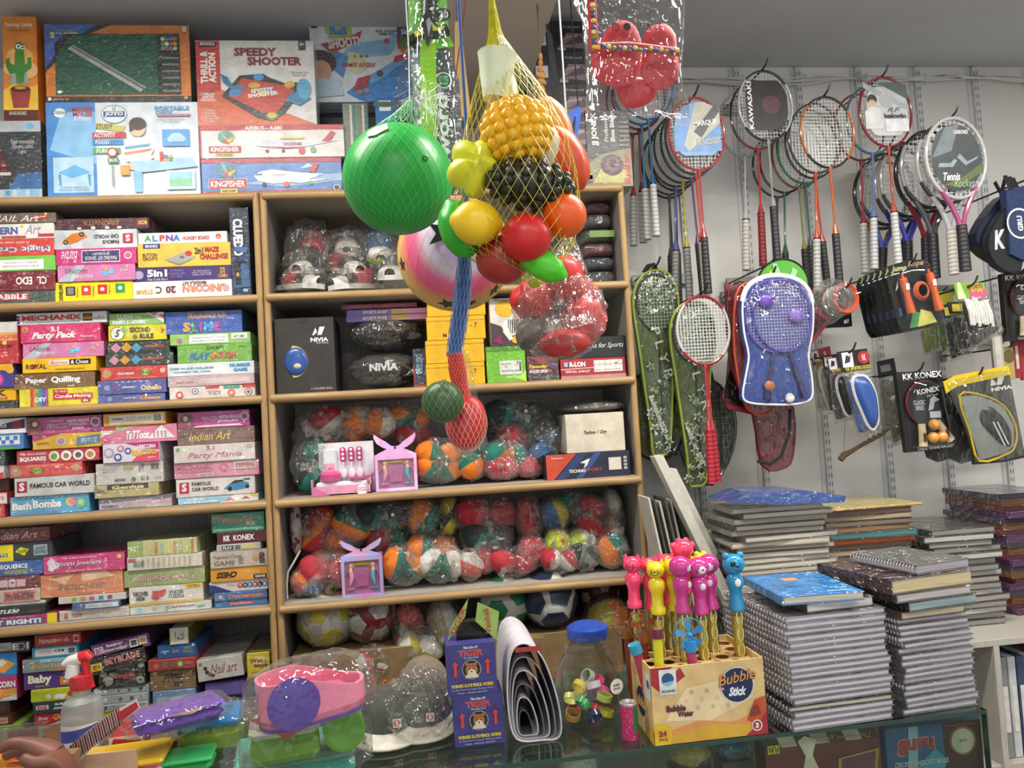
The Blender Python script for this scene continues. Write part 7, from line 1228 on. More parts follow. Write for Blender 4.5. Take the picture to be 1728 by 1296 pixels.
# ---- net bag of toy fruit
Y=1.2
root=thing('toy_fruit_bag','yellow net bag bulging with plastic toy fruit','toy fruit bag',P(895,482,Y));U=PX(1,Y)
def fruit(name,px,py,rx,ry,dy,col,rz=None,amp=0,fr=3,kind='vinyl',rot=0,fn=None,dz=None,seed=0):
    cc=P(px,py,Y+dy);s=(Y+dy)/F;g=MB(M(col,kind));Rm=Matrix.Rotation(rot,3,'Y')
    g.blob(cc,(rx*s,(dz or min(rx,ry))*s,ry*s),amp,fr,seed,34,22,Rm,fn);return part(g,name,root)
cc=P(872,222,Y-.04);s=(Y-.04)/F;g=MB(M('f0b414','vinyl'));Rm=Matrix.Rotation(-.2,3,'Y');g.blob(cc,(59*s,49*s,55*s),0,1,0,30,20,Rm)
for i in range(9):
    th=math.pi*(i+.5)/9;n=max(4,int(17*math.sin(th)))
    for k in range(n):
        gmm=2*math.pi*(k+.5*(i % 2))/n;d=Vector((math.sin(th)*math.cos(gmm),math.sin(th)*math.sin(gmm),math.cos(th)));g.blob(cc+Rm @ Vector((d.x*55*s,d.y*45*s,d.z*51*s)),12*s,0,1,0,10,6)
part(g,'toy_corn',root)
fruit('toy_starfruit',800,283,46,50,-.02,'dfe03a',amp=0,fn=lambda d: .8+.26*abs(math.cos(2.5*math.atan2(d.z,d.x))),rot=.3)
fruit('toy_lemon',804,376,42,38,-.05,'f2c91a',fn=lambda d: 1+.22*max(0,abs(d.x)-.9)*10*.5,rot=.15)
cc=P(895,312,Y-.05);s=(Y-.05)/F;g=MB(M('2c2d22','vinyl'));Rm=Matrix.Rotation(.15,3,'Y');g.blob(cc,(70*s,40*s,38*s),0,1,0,26,16,Rm);rnd=random.Random(6)
for i in range(8):
    th=math.pi*(i+.5)/8;n=max(4,int(18*math.sin(th)))
    for k in range(n):
        gmm=2*math.pi*(k+.5*(i % 2))/n;d=Vector((math.cos(th),math.sin(th)*math.cos(gmm),math.sin(th)*math.sin(gmm)));g.blob(cc+Rm @ Vector((d.x*72*s,d.y*42*s,d.z*40*s)),9*s,0,1,0,9,6)
part(g,'toy_blackberry',root)
fruit('toy_orange',952,364,39,39,-.05,'f4611c')
fruit('toy_tomato',888,401,44,42,-.065,'cf2020')
fruit('toy_apple',848,438,46,42,-.01,'a8302a',amp=.03)
fruit('toy_pepper',917,448,45,25,-.05,'4cc41e',amp=.12,fr=2,rot=.55)
fruit('toy_capsicum',776,386,34,52,.0,'2fae2a',amp=.1,fr=2,rot=-.3)
fruit('toy_mango',952,268,38,62,.03,'d8502e',amp=.05,rot=-.45)
fruit('toy_onion',935,215,30,56,.05,'d88a3a',amp=.05,rot=-.3)
fruit('toy_garlic',925,255,38,42,.03,'d8d4c4',amp=.06)
fruit('toy_leek',846,150,28,62,.03,'cfd8b8',amp=.06,fr=5,rot=-.15)
g=MB(M('d9e0c0','vinyl'));q=P(838,112,Y-.03);s=Y/F;g.at(Matrix.Translation(q) @ Matrix.Rotation(.12,4,'Y'));g.lathe([(20*s,-58*s),(27*s,-20*s),(33*s,18*s),(34*s,20*s),(28*s,14*s),(12*s,-10*s)],26);part(g,'toy_leek_top',root)
keys=[(P(828,-15,Y),3*U),(P(836,60,Y),12*U),(P(846,105,Y),34*U),(P(858,160,Y),62*U),(P(868,225,Y),88*U),(P(872,300,Y),104*U),(P(872,370,Y),112*U),(P(874,420,Y),96*U),(P(884,455,Y),60*U),(P(900,474,Y),12*U)]
g=MB(M('c8c030','plas'));net(g,lerp_path(keys,40),30,.55,.00042);part(g,'net_bag',root)['kind']='stuff'
g=MB(M('c8c030','plas'));g.blob(P(903,478,Y),(.012,.01,.007),.3,4,3,10,8)
for k in range(22): q=P(828,-10,Y);a=2*math.pi*k/22;e=P(820+2*k,200+(k % 5)*12,Y);g.tube([q,P(824+.8*k,60,Y)+Vector((0,math.sin(a)*.012,0)),e+Vector((0,math.sin(a)*.05-.02,0))],.0006,3)
part(g,'net_gathers',root)['kind']='stuff'
q=P(828,-12,Y);cord(root,[q,(q.x-.004,Y,q.z+.1),(q.x-.006,Y,CEIL)],'2a2a28',.0025)
# ---- pink ball with black stars (behind the green ball)
m=bpy.data.materials.new('vinyl_star_ball');m.use_nodes=True;N=m.node_tree.nodes;L=m.node_tree.links;b=N['Principled BSDF'];b.inputs['Roughness'].default_value=.35
tc=N.new('ShaderNodeTexCoord');mp=N.new('ShaderNodeMapping');L.new(tc.outputs['Object'],mp.inputs[0]);vm=N.new('ShaderNodeVectorMath');vm.operation='LENGTH';L.new(mp.outputs[0],vm.inputs[0]);rp=N.new('ShaderNodeValToRGB');L.new(vm.outputs['Value'],rp.inputs[0]);L.new(rp.outputs[0],b.inputs['Base Color'])
Y=1.78;c0=P(768,428,Y);R=PX(99,Y)*.985;mp.inputs['Scale'].default_value=(1/R,0,1/R);mp.inputs['Location'].default_value=(0,0,-1)
els=rp.color_ramp.elements;els[0].position=.3;els[0].color=(*lin('c6b6dc'),1);els[1].position=1.0;els[1].color=(*lin('e8c86a'),1)
for q,h in ((.52,'dccfe0'),(.68,'ea6a9a'),(.82,'ee5f86'),(.9,'e89a70')): e=els.new(q);e.color=(*lin(h),1)
root=thing('star_ball','pink and yellow play ball with black stars behind the green ball','ball',c0-Vector((0,0,R)));g=MB(m);g.blob(c0,R,0,1,1,44,30);part(g,'ball',root)
g=MB(M('232024','plas'))
for px,py,s,ro in ((748,402,30,.3),(678,440,12,.2),(755,510,16,.1),(842,488,14,.6),(800,512,9,.2)):
    q=P(px,py,Y-R*.6);
    d=(q-c0);d.y=0;rr_=min(d.length,R*.95);d=d.normalized()*rr_ if d.length else d;d.y=-math.sqrt(R*R-d.x**2-d.z**2);T=Matrix.Translation(c0+d*1.004) @ d.to_track_quat('Z','Y').to_matrix().to_4x4();g.at(T);g.prism(star(0,0,s*Y/F,ro),-.001,.0004)
part(g,'star_print',root,False);cord(root,[c0+Vector((0,0,R)),(c0.x,Y,CEIL)],'d8d8d0',.0012)
g=MB(M('c8b860','plas'));net(g,sphere_path(c0,R*1.006),24,.3,.0003);part(g,'net_bag',root)['kind']='stuff'
# ---- blue netting with melon and strawberry
Y=1.3;U=PX(1,Y);root=thing('melon_strawberry_net','blue and red netting with a toy melon and strawberry hanging low','toy fruit bag',P(790,764,Y))
keys=[(P(785,300,Y),5*U),(P(784,420,Y),10*U),(P(782,480,Y),15*U),(P(772,560,Y),15*U),(P(766,600,Y),13*U)]
g=MB(M('3f5f96','cloth'));pth=lerp_path(keys,20);g.tube([q[0] for q in pth],[q[1]*.8 for q in pth],12,flat=.6);part(g,'blue_netting',root);g=MB(M('7a94bc','plas'));net(g,pth,14,.5,.0005);part(g,'blue_net_mesh',root)['kind']='stuff'
keys=[(P(768,596,Y),13*U),(P(772,625,Y),15*U),(P(776,650,Y),13*U),(P(782,690,Y),20*U)];pth=lerp_path(keys,14);g=MB(M('c03a34','cloth'));g.tube([q[0] for q in pth],[q[1]*.9 for q in pth],14,flat=.7);part(g,'red_netting',root)
g=MB(M('d86a5a','plas'));net(g,pth,16,.4,.0005);part(g,'red_net_mesh',root)['kind']='stuff'
q=P(787,718,Y);g=MB(M('c8302a','vinyl'));g.blob(q,(34*U,32*U,46*U),0,1,1,30,20,Matrix.Rotation(.15,3,'Y'),lambda d: 1+.12*d.z);part(g,'toy_strawberry',root)
g=MB(M('e8bcae','plas'));net(g,[(q+Vector((0,0,46*U*math.sin(a))),34.6*U*math.cos(a)*(1+.1*math.sin(a))+.001) for a in [math.radians(-85+170*i/18) for i in range(19)]],22,.3,.0004);part(g,'strawberry_net',root)['kind']='stuff'
q=P(747,678,Y-.05);g=MB(M('3d5a34','vinyl'));g.blob(q,35*(Y-.05)/F,0,1,1,30,20);part(g,'toy_melon',root);g=MB(M('7f9a70','plas'));net(g,sphere_path(q,35.3*(Y-.05)/F),18,.3,.0004);part(g,'melon_net',root)['kind']='stuff'
g=MB(M('f0f2f0','film'));g.plate(W2([(770,590),(790,590),(812,700),(806,745),(775,740)],Y+.03),Y+.03,Y+.0305);part(g,'plastic_sleeve',root);cord(root,[P(785,305,Y),P(786,200,Y+.04),(P(786,200,Y).x,Y+.06,CEIL)],'3f5f96',.003)
# ---- clear sack of red toys
Y=1.66;c0=P(944,528,Y);root=thing('red_toy_sack','knotted clear sack stuffed with red plastic toys','sack',c0-Vector((0,0,.11)))
rnd=random.Random(9)
for k,(px,py,rx,ry,ro,col) in enumerate(((985,540,40,44,.2,'cf3230'),(900,505,38,34,-.5,'c82a2a'),(950,470,32,40,.4,'d23a36'),(985,490,30,26,.7,'c8302e'),(950,580,44,24,0,'c03a34'),(893,560,22,30,.4,'6a6a60'))):
    q=P(px,py,Y);g=MB(M(col,'vinyl'));g.blob(q+Vector((0,rnd.uniform(-.02,.03),0)),(rx*Y/F,28*Y/F,ry*Y/F),.22,2.2,k,22,14,Matrix.Rotation(ro,3,'Y'));part(g,'red_toy' if k < 5 else 'grey_toy',root)
g=MB(M('f4f2f0','bag'));k_=(-.05,-1,-.12)
bagshell(g,c0+Vector((0,0,-.002)),(84*Y/F,.085,82*Y/F),k_,31,.06,.2,48,28);part(g,'clear_sack',root)
g=MB(M('f4f2f0','bag'));g.tube([P(955,455,Y),P(960,425,Y),P(962,400,Y)],[40*Y/F,22*Y/F,9*Y/F],16,flat=.7);part(g,'sack_neck',root)
g=MB(M('fafaf8','bag'));kp=P(938,548,Y-.1);knot(g,kp,(-.1,-1,0),.024,7);g.tube([kp,kp+Vector((.04,-.01,.002)),kp+Vector((.075,-.005,.014))],[.01,.011,.014],8,flat=.4);part(g,'sack_knot',root)
cord(root,[P(962,402,Y),P(962,300,Y),(P(962,300,Y).x,Y,CEIL)],'c8c8c4',.002)
# ---- clear bag with red slippers
Y=1.36;o=thing('slipper_bag','clear bag with red child slippers and a patterned strap','slippers',P(1075,200,Y))
for lab,pl in (('slipper',[(1003,130),(998,100),(1010,80),(1024,50),(1048,34),(1072,44),(1084,80),(1080,120),(1062,142),(1030,145)]),('slipper',[(1078,120),(1084,70),(1096,46),(1122,40),(1140,58),(1143,90),(1146,120),(1132,146),(1104,150)]),('slipper',[(1036,138),(1060,128),(1110,140),(1098,172),(1056,182)])):
    yy=Y+(.02 if pl[0][0] == 1078 else 0)+(.03 if pl[0][0] == 1036 else 0);g=MB(M('c9242c','vinyl'));g.pillow(smooth_closed(W2(pl,yy),3),yy,.009,.008,5);part(g,lab,o)
def strap(pts,w,seed):
    rnd=random.Random(seed);g=MB(M('b82a2c','vinyl'));vv=[P(x,y,Y-.022) for x,y in pts];g.tube(vv,w,8,flat=.3,up=(0,0,1) if abs(vv[0].x-vv[-1].x) > abs(vv[0].z-vv[-1].z) else (1,0,0));s_=part(g,'strap',o)
    g=MB(M('d8c040','plas'))
    for k in range(16): q=vv[0].lerp(vv[-1],(k+.5)/16);g.m(M(('d8c040','3a5aa0','e8d870','6a8a3a','3a4a90')[k % 5],'plas'));g.blob(q+Vector((0,-.004,rnd.uniform(-.3,.3)*w)),(w*.55,.0025,w*.5),.2,3,k,9,6)
    g.build('strap_pattern',s_,tuple(o.location))
strap([(1004,80),(1060,78),(1146,88)],.0085,1);strap([(995,-60),(998,0),(1003,88)],.0085,2)
g=MB(M('f4f4f4','film'));pl=[(972,-80),(1000,-80),(1060,-80),(1120,-80),(1160,-80),(1160,-20),(1157,60),(1154,120),(1158,165),(1168,196),(1130,197),(1085,190),(1040,196),(990,203),(992,150),(990,90),(985,30),(970,0)]
g.pillow(W2(pl,Y),Y+.01,.05,.03,7,.3,3);part(g,'clear_bag',o)
decals(o,P(1032,52,Y-.052)-Vector(o.location),(1,0,0),(0,0,1),PX(88,Y),PX(14,Y),[c(.08,.5,.5,'3a1a1c'),c(.08,.5,.4,'c03038'),c(.31,.5,.48,'3a1a1c'),t(.56,.5,.1,.9,'V','3a1a1c',''),t(.74,.5,.1,.8,'A','3a1a1c',''),t(.93,.5,.14,.9,'CE','3a1a1c','')],'card')
cord(o,[P(1075,-75,Y),(P(1075,-75,Y).x,Y+.01,CEIL)],'c8c8c4',.002)
# ---- black strap, tassel and blue pouch before the shoe boxes
Y=2.1;o,pts=sheet('black_strap','wide black strap hanging in front of the shoe boxes','strap',[(921,40),(931,60),(944,150),(955,240),(944,246),(931,150)],Y,.004,'1c1c1e','cloth',None,'strap');cord(o,[P(925,46,Y),(.44,Y,CEIL)],'1c1c1e',.003)
o,pts=sheet('blue_pouch','blue triangular pouch with dark straps below the shoe boxes','pouch',[(946,200),(976,180),(980,190),(972,245),(952,250)],Y+.02,.012,'3a5aa8','cloth',None,'pouch');cord(o,[P(972,184,Y+.02),P(965,235,Y+.01),P(957,248,Y+.005)],'22242c',.004,'dark_strap');cord(o,[P(976,184,Y+.02),(P(976,184,Y).x,Y+.02,CEIL)],'1c1c1e',.002)
q=P(912,150,Y-.1);root=thing('rope_tassel','brown braided tassel hanging beside the black strap','tassel',q-Vector((0,0,.05)));g=MB(M('8a6234','cloth'))
for k in range(9): z=P(912,96+11*k,Y-.1);w=(.006,.006,.009,.013,.015,.013,.009,.007,.007)[k];g.blob(z,(w,w*.8,.012),.3,5,k,10,8)
part(g,'braid',root);cord(root,[P(912,95,Y-.1),(P(912,95,Y-.1).x,Y-.1,2.70)],'6a4a28',.002)
# ================================================================ glass counter in front
CZ,CY0,CY1=.93,1.44,1.93;CXR=P(1664,1200,1.44).x;CXL=-1.35
root=thing('glass_counter','glass display counter with green edges loaded with goods','counter',((CXL+CXR)/2,(CY0+CY1)/2,0))
def cpart(a,b,mat,name,ch=0): g=MB(mat);g.box(a,b,ch);return part(g,name,root,False)
gl=M('eef6f3','glass');ge=M('2f4a42','gloss')
cpart((CXL,CY0,CZ-.008),(CXR,CY1,CZ),gl,'top_glass');cpart((CXL,CY0-.0015,CZ-.0085),(CXR,CY0-.0002,CZ-.0005),ge,'top_edge')
cpart((CXL,CY0+.012,.12),(CXR,CY0+.017,CZ-.009),gl,'front_glass');cpart((CXR-.006,CY0+.02,.12),(CXR-.001,CY1,CZ-.009),gl,'side_glass');cpart((CXR-.0008,CY0-.001,.12),(CXR+.0006,CY0+.014,CZ),ge,'corner_edge')
cpart((CXL,CY1-.02,.1),(CXR,CY1,CZ-.01),M('6a6258','lam'),'back_doors');cpart((CXL,CY0+.02,.79),(CXR-.01,CY1-.03,.798),gl,'inner_shelf');cpart((CXL,CY0+.01,0),(CXR,CY1,.12),M('4a443e','lam'),'plinth');xv=P(1272,1270,1.455).x
cpart((xv-.003,CY0+.018,.799),(xv+.003,CY1-.03,CZ-.01),gl,'divider')
CT=CZ+.0008
# goods inside the counter
def inbox(label,xl,xr,yt,Y,col,items,z0=.799):
    return carton('counter_box',label,'box',P(xl,yt,Y).x,P(xr,yt,Y).x,z0,P((xl+xr)/2,yt,Y).z,Y,.05,col,items,'card')
inbox('brown chess set box with upside-down gold script inside the counter',1288,1484,1232,1.47,'6a2e20',[*[pg('b8a488' if k % 2 else '3a2a24',.14*k,.78,.14*k+.14,.78,.14*k+.1,.98,.14*k-.04,.98) for k in range(7)],t(.72,.84,.4,.08,'The Game of','b88a4a','si'),t(.5,.9,.22,.08,'Kings','b88a4a','si'),pg('d8ccb0',.3,.3,.46,.3,.4,.6,.44,.86,.34,.94,.28,.86,.34,.6),pg('a88a3a',.6,.1,.94,.1,.98,.6,.62,.5),pg('6a3a4a',.62,.15,.92,.15,.95,.56,.65,.48),r(.02,.7,.12,.84,'d8c830'),t(.07,.77,.08,.1,'FUN',K_,'bi')])
inbox('blue and brown cricket ball box inside the counter',1492,1654,1222,1.468,'2c5478',[r(.6,0,1,1,'3a2418'),c(.8,.62,.28,'8a5a30'),c(.8,.62,.24,'b8b09c'),t(.8,.62,.08,.05,'guru','4a4438','b'),pg('3a90a0',.3,.2,.5,.55,.62,.3,.56,0,.3,0),pg('88a8b0',.2,0,.3,0,.34,1,.24,1),t(.3,.62,.4,.34,'guru','b8c0c4','B'),t(.3,.62,.39,.32,'guru','b02a2c','B'),t(.35,.3,.56,.1,'CRICKET & HOCKEY BALLS','b8bcb8','b'),r(.62,.92,.98,.96,'8a3030')])
for k,(px,py,rr,col,lab) in enumerate(((1165,1285,40,'d8b820','yellow plastic toy lying inside the counter'),(1240,1290,34,'3a86b0','blue plastic toy part inside the counter'),(975,1296,40,'a8a498','crumpled clear packs inside the counter'),(740,1290,60,'7a4a40','reddish packed item seen through the glass top'),(650,1296,50,'8a8680','grey packed item seen through the glass top'),(860,1300,50,'6a7268','grey-green pack seen through the glass top'))):
    q=P(px,py+14,1.56);q.z=.86;s=rr*1.3/F;root2=thing('counter_item',lab,'toy' if k < 2 else 'pack',(q.x,q.y,q.z-s*.7));g=MB(M(col,'plas'));g.blob(q,(s,s*.8,s*.7),.25,2.5,k,20,12);part(g,'body',root2)
    g=MB(M('f0f2f0','bag'));g.blob(q,(s*1.12,s*.92,s*.8),.2,3.5,k+9,24,14);part(g,'clear_wrap',root2);
    g=MB(M('5a5650','card'));g.box((root2.location.x-s,q.y-s*.7,.799),(root2.location.x+s,q.y+s*.7,max(.803,root2.location.z+.004)),.0008);part(g,'lower_carton',root2,False)
# ---- bubble stick display box
A,B=PZ(1105,1258,CT),PZ(1303,1243,CT);W=B.x-A.x;yb=CY0+.002;H=P(1200,1118,yb).z-CT;dep=.17;cx=(A.x+B.x)/2
root=thing('bubble_stick_box','open display carton of bubble sticks with a cream and orange print','display box',(cx,yb+dep/2,CT))
g=MB(M('e6c486','card'));g.box((-W/2,-dep/2,0),(-W/2+.003,dep/2,H));g.box((W/2-.003,-dep/2,0),(W/2,dep/2,H));g.box((-W/2+.003,-dep/2,0),(W/2-.003,-dep/2+.003,H));g.box((-W/2+.003,dep/2-.003,0),(W/2-.003,dep/2,H));g.box((-W/2+.003,-dep/2+.003,0),(W/2-.003,dep/2-.003,.003));part(g,'carton',root,False,local=True)
HX=[-W/2+W*(k+.5)/6 for k in range(6)];HY=[-dep/2+dep*(k+.5)/4 for k in range(4)]
g=MB(M('cfa36c','card'));hr=.0135;ht=H-.012;N=16    # punched top plate
sx,sy=W/12-.0004,dep/8-.0004
for x in HX:
    for y in HY:
        ci=[(x+hr*math.cos(2*math.pi*k/N),y+hr*math.sin(2*math.pi*k/N),ht) for k in range(N)];co=[]
        for k in range(N): a=2*math.pi*k/N;m_=max(abs(math.cos(a))/sx,abs(math.sin(a))/sy);co.append((x+math.cos(a)/m_,y+math.sin(a)/m_,ht))
        g.add(ci+co,[(k,(k+1) % N,N+(k+1) % N,N+k)[::-1] for k in range(N)])
part(g,'punched_top',root,False,local=True)
decals(root,(-W/2,-dep/2,0),(1,0,0),(0,0,1),W,H,[pg('e89a5a',0,0,1,0,1,.34,.7,.2,.4,.26,0,.12),pg('e0b03a',.1,0,1,0,1,.12,.5,.2,.12,.1),pg('f2d8a8',.1,.3,.5,.25,.9,.5,.8,.8,.3,.7),pg('a82c34',0,.78,.12,.62,.1,.9,.2,1,0,1),pg('a82c34',.22,.78,.3,.86,.26,.98,.2,.9),pg('c85a30',.82,.2,1,.1,1,.5,.9,.46),pg('b02a38',.8,0,1,0,1,.3,.9,.12),pg('e8c030',0,0,.14,0,.16,.18,.12,.26,0,.28),r(.07,.64,.22,.97,'e6e6e4'),c(.145,.84,.085,'1f5a8a'),pg('8ac4dc',.1,.8,.2,.82,.17,.76,.12,.76),t(.145,.69,.12,.035,'SOLANKI','2a3a4a','b'),c(.75,.68,.24,'e8e4da'),c(.75,.68,.225,'1c2a58'),t(.75,.78,.34,.15,'Bubble','3a2a20','Bs/'),t(.75,.785,.33,.14,'Bubble','e8a85a','s/'),t(.75,.6,.16,.12,'Stick','eef0f0','Bs'),t(.2,.46,.17,.085,'Bubble','5a1e2a','B'),t(.28,.38,.14,.08,'Water','5a1e2a','B'),t(.07,.15,.07,.07,'24','a82c34','B'),t(.075,.075,.07,.035,'PCS','8a3a20','b'),c(.9,.13,.075,'e8e4dc'),c(.9,.13,.06,'a83a3a'),t(.9,.13,.03,.07,'3',W_,'B'),*[c(.3+.045*k,.55+.12*math.sin(k*2.1),.022,('e8c8a0','c8a0a8','a8c0b0')[k % 3]) for k in range(9)],pg('8a3a3a',.84,.26,.86,.36,.92,.4,.94,.28)],'card')
decals(root,(-W/2,dep/2,0),(0,-1,0),(0,0,1),dep,H,[c(.55,.4,.2,'1c2a58'),t(.55,.4,.5,.16,'Bubble','e8b870','B'),c(.3,.75,.08,'e8a878'),r(.8,.55,.98,.9,'e6e6e4'),c(.89,.75,.06,'1f5a8a'),pg('e8c030',.6,0,1,0,1,.2)],'card')
STK=M('e4dc9a','clear');GLT=M('f2ecb4','glit')
def stick(label,px,py,hx,hy,col,kind,face=0.0):
    x,y=cx+hx,yb+dep/2+hy;ztop=P(px,py,y).z;zs=ztop-.105;zl=CT+.004
    o=thing('bubble_stick',label,'bubble stick',(x,y,zl),'bubble sticks in the display carton');m=M(col,'gloss')
    g=MB(M('ece6b0','clear'));g.at(Matrix.Translation((x,y,zl)));g.lathe([(.0115,0),(.0118,.004),(.0118,zs-zl)],16);part(g,'tube',o)
    g=MB(GLT);g.at(Matrix.Translation((x,y,zl+.002)));g.lathe([(.0098,0),(.0098,zs-zl-.02)],14);part(g,'glitter_liquid',o)
    g=MB(M('e8e4b8','plas'));n_=int((zs-ht-CT)/.03)
    for k in range(max(1,n_)): zc_=zs-.02-.032*k;g.tube([(x+.006*math.cos(2*math.pi*j/14),y-.0102,zc_+.014*math.sin(2*math.pi*j/14)) for j in range(14)],.0013,5,closed=True)
    part(g,'wand',o)
    g=MB(m);g.at(Matrix.Translation((x,y,zs)));g.lathe([(.0125,-.008),(.0155,-.006),(.016,.004),(.0125,.01),(.012,.03),(.0135,.036),(.0175,.048),(.0165,.058),(.010,.066)],18);part(g,'cap_body',o)
    R_=.0225 if kind != 'cat' else .019;hz=zs+.066+R_*.82;g=MB(m);g.blob((x,y,hz),(R_,R_*.9,R_*.92),0,1,1,20,14);hd=part(g,'head',o)
    fx,fy=math.sin(face),-math.cos(face);rx_,ry_=math.cos(face),math.sin(face);lc=tuple(o.location)
    def on(u,v,e=1.0): w_=math.sqrt(max(.05,1-u*u-v*v));return Vector((x+(rx_*u+fx*w_)*R_*e,y+(ry_*u+fy*w_)*R_*.9*e,hz+v*R_*.92*e))
    if kind in ('cat','bear','flower'):
        g=MB(m)
        for s in ((-1,1) if kind != 'flower' else (-1.3,-.5,.5,1.3)):
            q=Vector((x+rx_*s*R_*.68,y+ry_*s*R_*.68,hz+R_*(.75 if abs(s) <= 1 else .35)))
            if kind == 'cat': g.tube([q-Vector((0,0,R_*.3)),q+Vector((0,0,R_*.4))],[R_*.34,R_*.1],8)
            else: g.blob(q,R_*.33,0,1,1,10,8)
        g.build('ear',hd,lc)
    fm={'round': 'f0d8e0','cat': col,'bear': col,'flower': col}[kind]
    if kind == 'round':
        g=MB(M(fm,'plas'));g.blob(on(0,-.18,.42),(R_*.62,R_*.6,R_*.56),0,1,1,16,10);g.build('face_patch',hd,lc);bq=Vector((x+fx*.0165,y+fy*.0165,zs+.049));g=MB(M('f0d8e0','plas'));g.blob(bq,(.006,.0035,.007),0,1,1,12,8);part(g,'belly_patch',o)
    if kind == 'bear': bq=Vector((x+fx*.0165,y+fy*.0165,zs+.05));g=MB(M('e8f0f4','plas'));g.blob(bq,(.0065,.003,.008),0,1,1,12,8);part(g,'belly_patch',o);g=MB(M('16181a','plas'));g.blob(on(-.36,.18),(R_*.26,R_*.1,R_*.24),0,1,1,12,8);g.tube([on(-.8,.3),on(-.3,.4,1.02),on(.2,.62)],.0007,4);g.build('eye_patch',hd,lc)
    if kind != 'flower':
        g=MB(M('1e1a1c','plas'))
        for s in (-1,1):
            if not (kind == 'bear' and s < 0): g.blob(on(.32*s,.12),R_*.07,0,1,1,8,6)
            if kind != 'bear':
                for k in (-1,0,1): g.tube([on(.22*s,-.2+.1*k,1.03),on(.56*s,-.16+.16*k,1.03)],.0004,4)
        g.blob(on(0,-.05,1.04),(R_*(.2 if kind == 'bear' else .09),R_*.08,R_*.1),0,1,1,10,6);g.tube([on(-.3,-.42),on(0,-.52,1.03),on(.3,-.42)],.0005,4);g.build('face_print',hd,lc)
pk,mg,yl,bu='f5446f','c8368a','e6cf22','1f8fc0'
for lab,px,py,i,j,col,kd,fc in (('neon pink cat bubble stick at the rear left of the carton',1087,932,0,3,pk,'cat',-.5),('neon pink cat bubble stick with red heart beside the yellow cat',1112,935,1,3,pk,'cat',-.4),('yellow cat bubble stick in the second row',1133,940,1,2,yl,'cat',-.4),('magenta round-headed bubble stick turned to the side',1146,938,2,1,mg,'round',.9),('neon pink cat bubble stick behind the side-facing magenta one',1144,928,2,3,pk,'cat',-.3),('yellow cat bubble stick between the two magenta ones',1160,935,2,2,yl,'cat',-.2),('tall neon pink flower-headed bubble stick',1187,907,3,3,pk,'flower',0),('magenta round-headed bubble stick facing front',1180,940,3,1,mg,'round',.1),('magenta round-headed bubble stick glancing left',1205,934,4,2,mg,'round',-.3),('yellow bear-eared bubble stick on the far right rear',1224,929,4,3,yl,'flower',0),('bright blue bear bubble stick with a black eye patch',1255,933,5,1,bu,'bear',0)):
    stick(lab,px,py,HX[i],HY[j],col,kd,fc)
def fan(label,px,py,rp,base,col,tubec):
    Yf=base[1];q=P(px,py,Yf);R_=rp*Yf/F;o=thing('fan_bubble_stick',label,'bubble stick',(base[0],Yf,CT+.004),'fan topped bubble sticks');m=M(col,'gloss')
    b0=Vector((base[0],Yf,CT+.005));t_=b0+(q-b0)*((ht+.03)/(q.z-CT));g=MB(M(tubec,'plas'));g.tube([b0,t_],.0095,12);part(g,'tube',o);g=MB(m);g.tube([t_,t_+(q-t_).normalized()*.02],.0125,12);g.tube([t_+(q-t_).normalized()*.02,q+Vector((0,0,-R_*.8))],.003,6);part(g,'cap',o)
    g=MB(m);g.tube([q+Vector((R_*math.cos(2*math.pi*k/36),0,R_*math.sin(2*math.pi*k/36))) for k in range(36)],.0012,6,closed=True);g.tube([q+Vector((0,0,-R_)),q],.0018,6);part(g,'guard_ring',o)
    for k in range(5):
        a=2*math.pi*k/5+.5;ca,sa=math.cos(a),math.sin(a);pr=[(.08,-.03),(.35,-.2),(.8,-.28),(.92,-.05),(.75,.16),(.4,.1),(.1,.03)];g=MB(m);n=len(pr)
        g.add([q+Vector((R_*(u*ca-v*sa),-.004-.018*R_*10*v,R_*(u*sa+v*ca))) for u,v in pr]+[q+Vector((R_*(u*ca-v*sa),-.0026-.018*R_*10*v,R_*(u*sa+v*ca))) for u,v in pr],[tuple(range(n)),tuple(range(n,2*n))[::-1]]+[(i,n+i,n+(i+1) % n,(i+1) % n) for i in range(n)]);part(g,'fan_blade',o,False)
    g=MB(m);g.blob(q+Vector((0,-.006,0)),.005,0,1,1,10,8);part(g,'hub',o)
fan('blue fan-topped bubble stick with magenta tube',1162,1070,27,(cx+HX[2]+.004,yb+dep/2+HY[0]),'2a8ac8','b83a6a');fan('brown translucent fan stick leaning at the left',1084,1055,25,(cx+HX[0],yb+dep/2+HY[2]),'8a4a1c','7a3020');fan('second brown fan stick turned edge-on behind the jar',1056,1050,24,(cx+HX[0]-.012,yb+dep/2+HY[3]),'8a5020','7a3020')
for lab,px,py,i,j,c1,c2,ln in (('small yellow bubble tube with a maroon cap',1111,1060,0,0,'d8d020','6a2434',0),('leaning pink tube with a blue cap at the carton corner',1085,1085,0,1,'b03a54','3a9ac0',-.03)):
    x,y=cx+HX[i]+.006,yb+dep/2+HY[j];zt_=P(px,py,y).z;o=thing('bubble_tube',lab,'bubble stick',(x,y,CT+.004));g=MB(M(c1,'gloss'));g.tube([(x,y,CT+.004),(x+ln,y,zt_-.018)],.0095,14);part(g,'tube',o);g=MB(M(c2,'gloss'));g.tube([(x+ln,y,zt_-.018),(x+ln*1.2,y,zt_)],.0125,14);part(g,'cap',o)
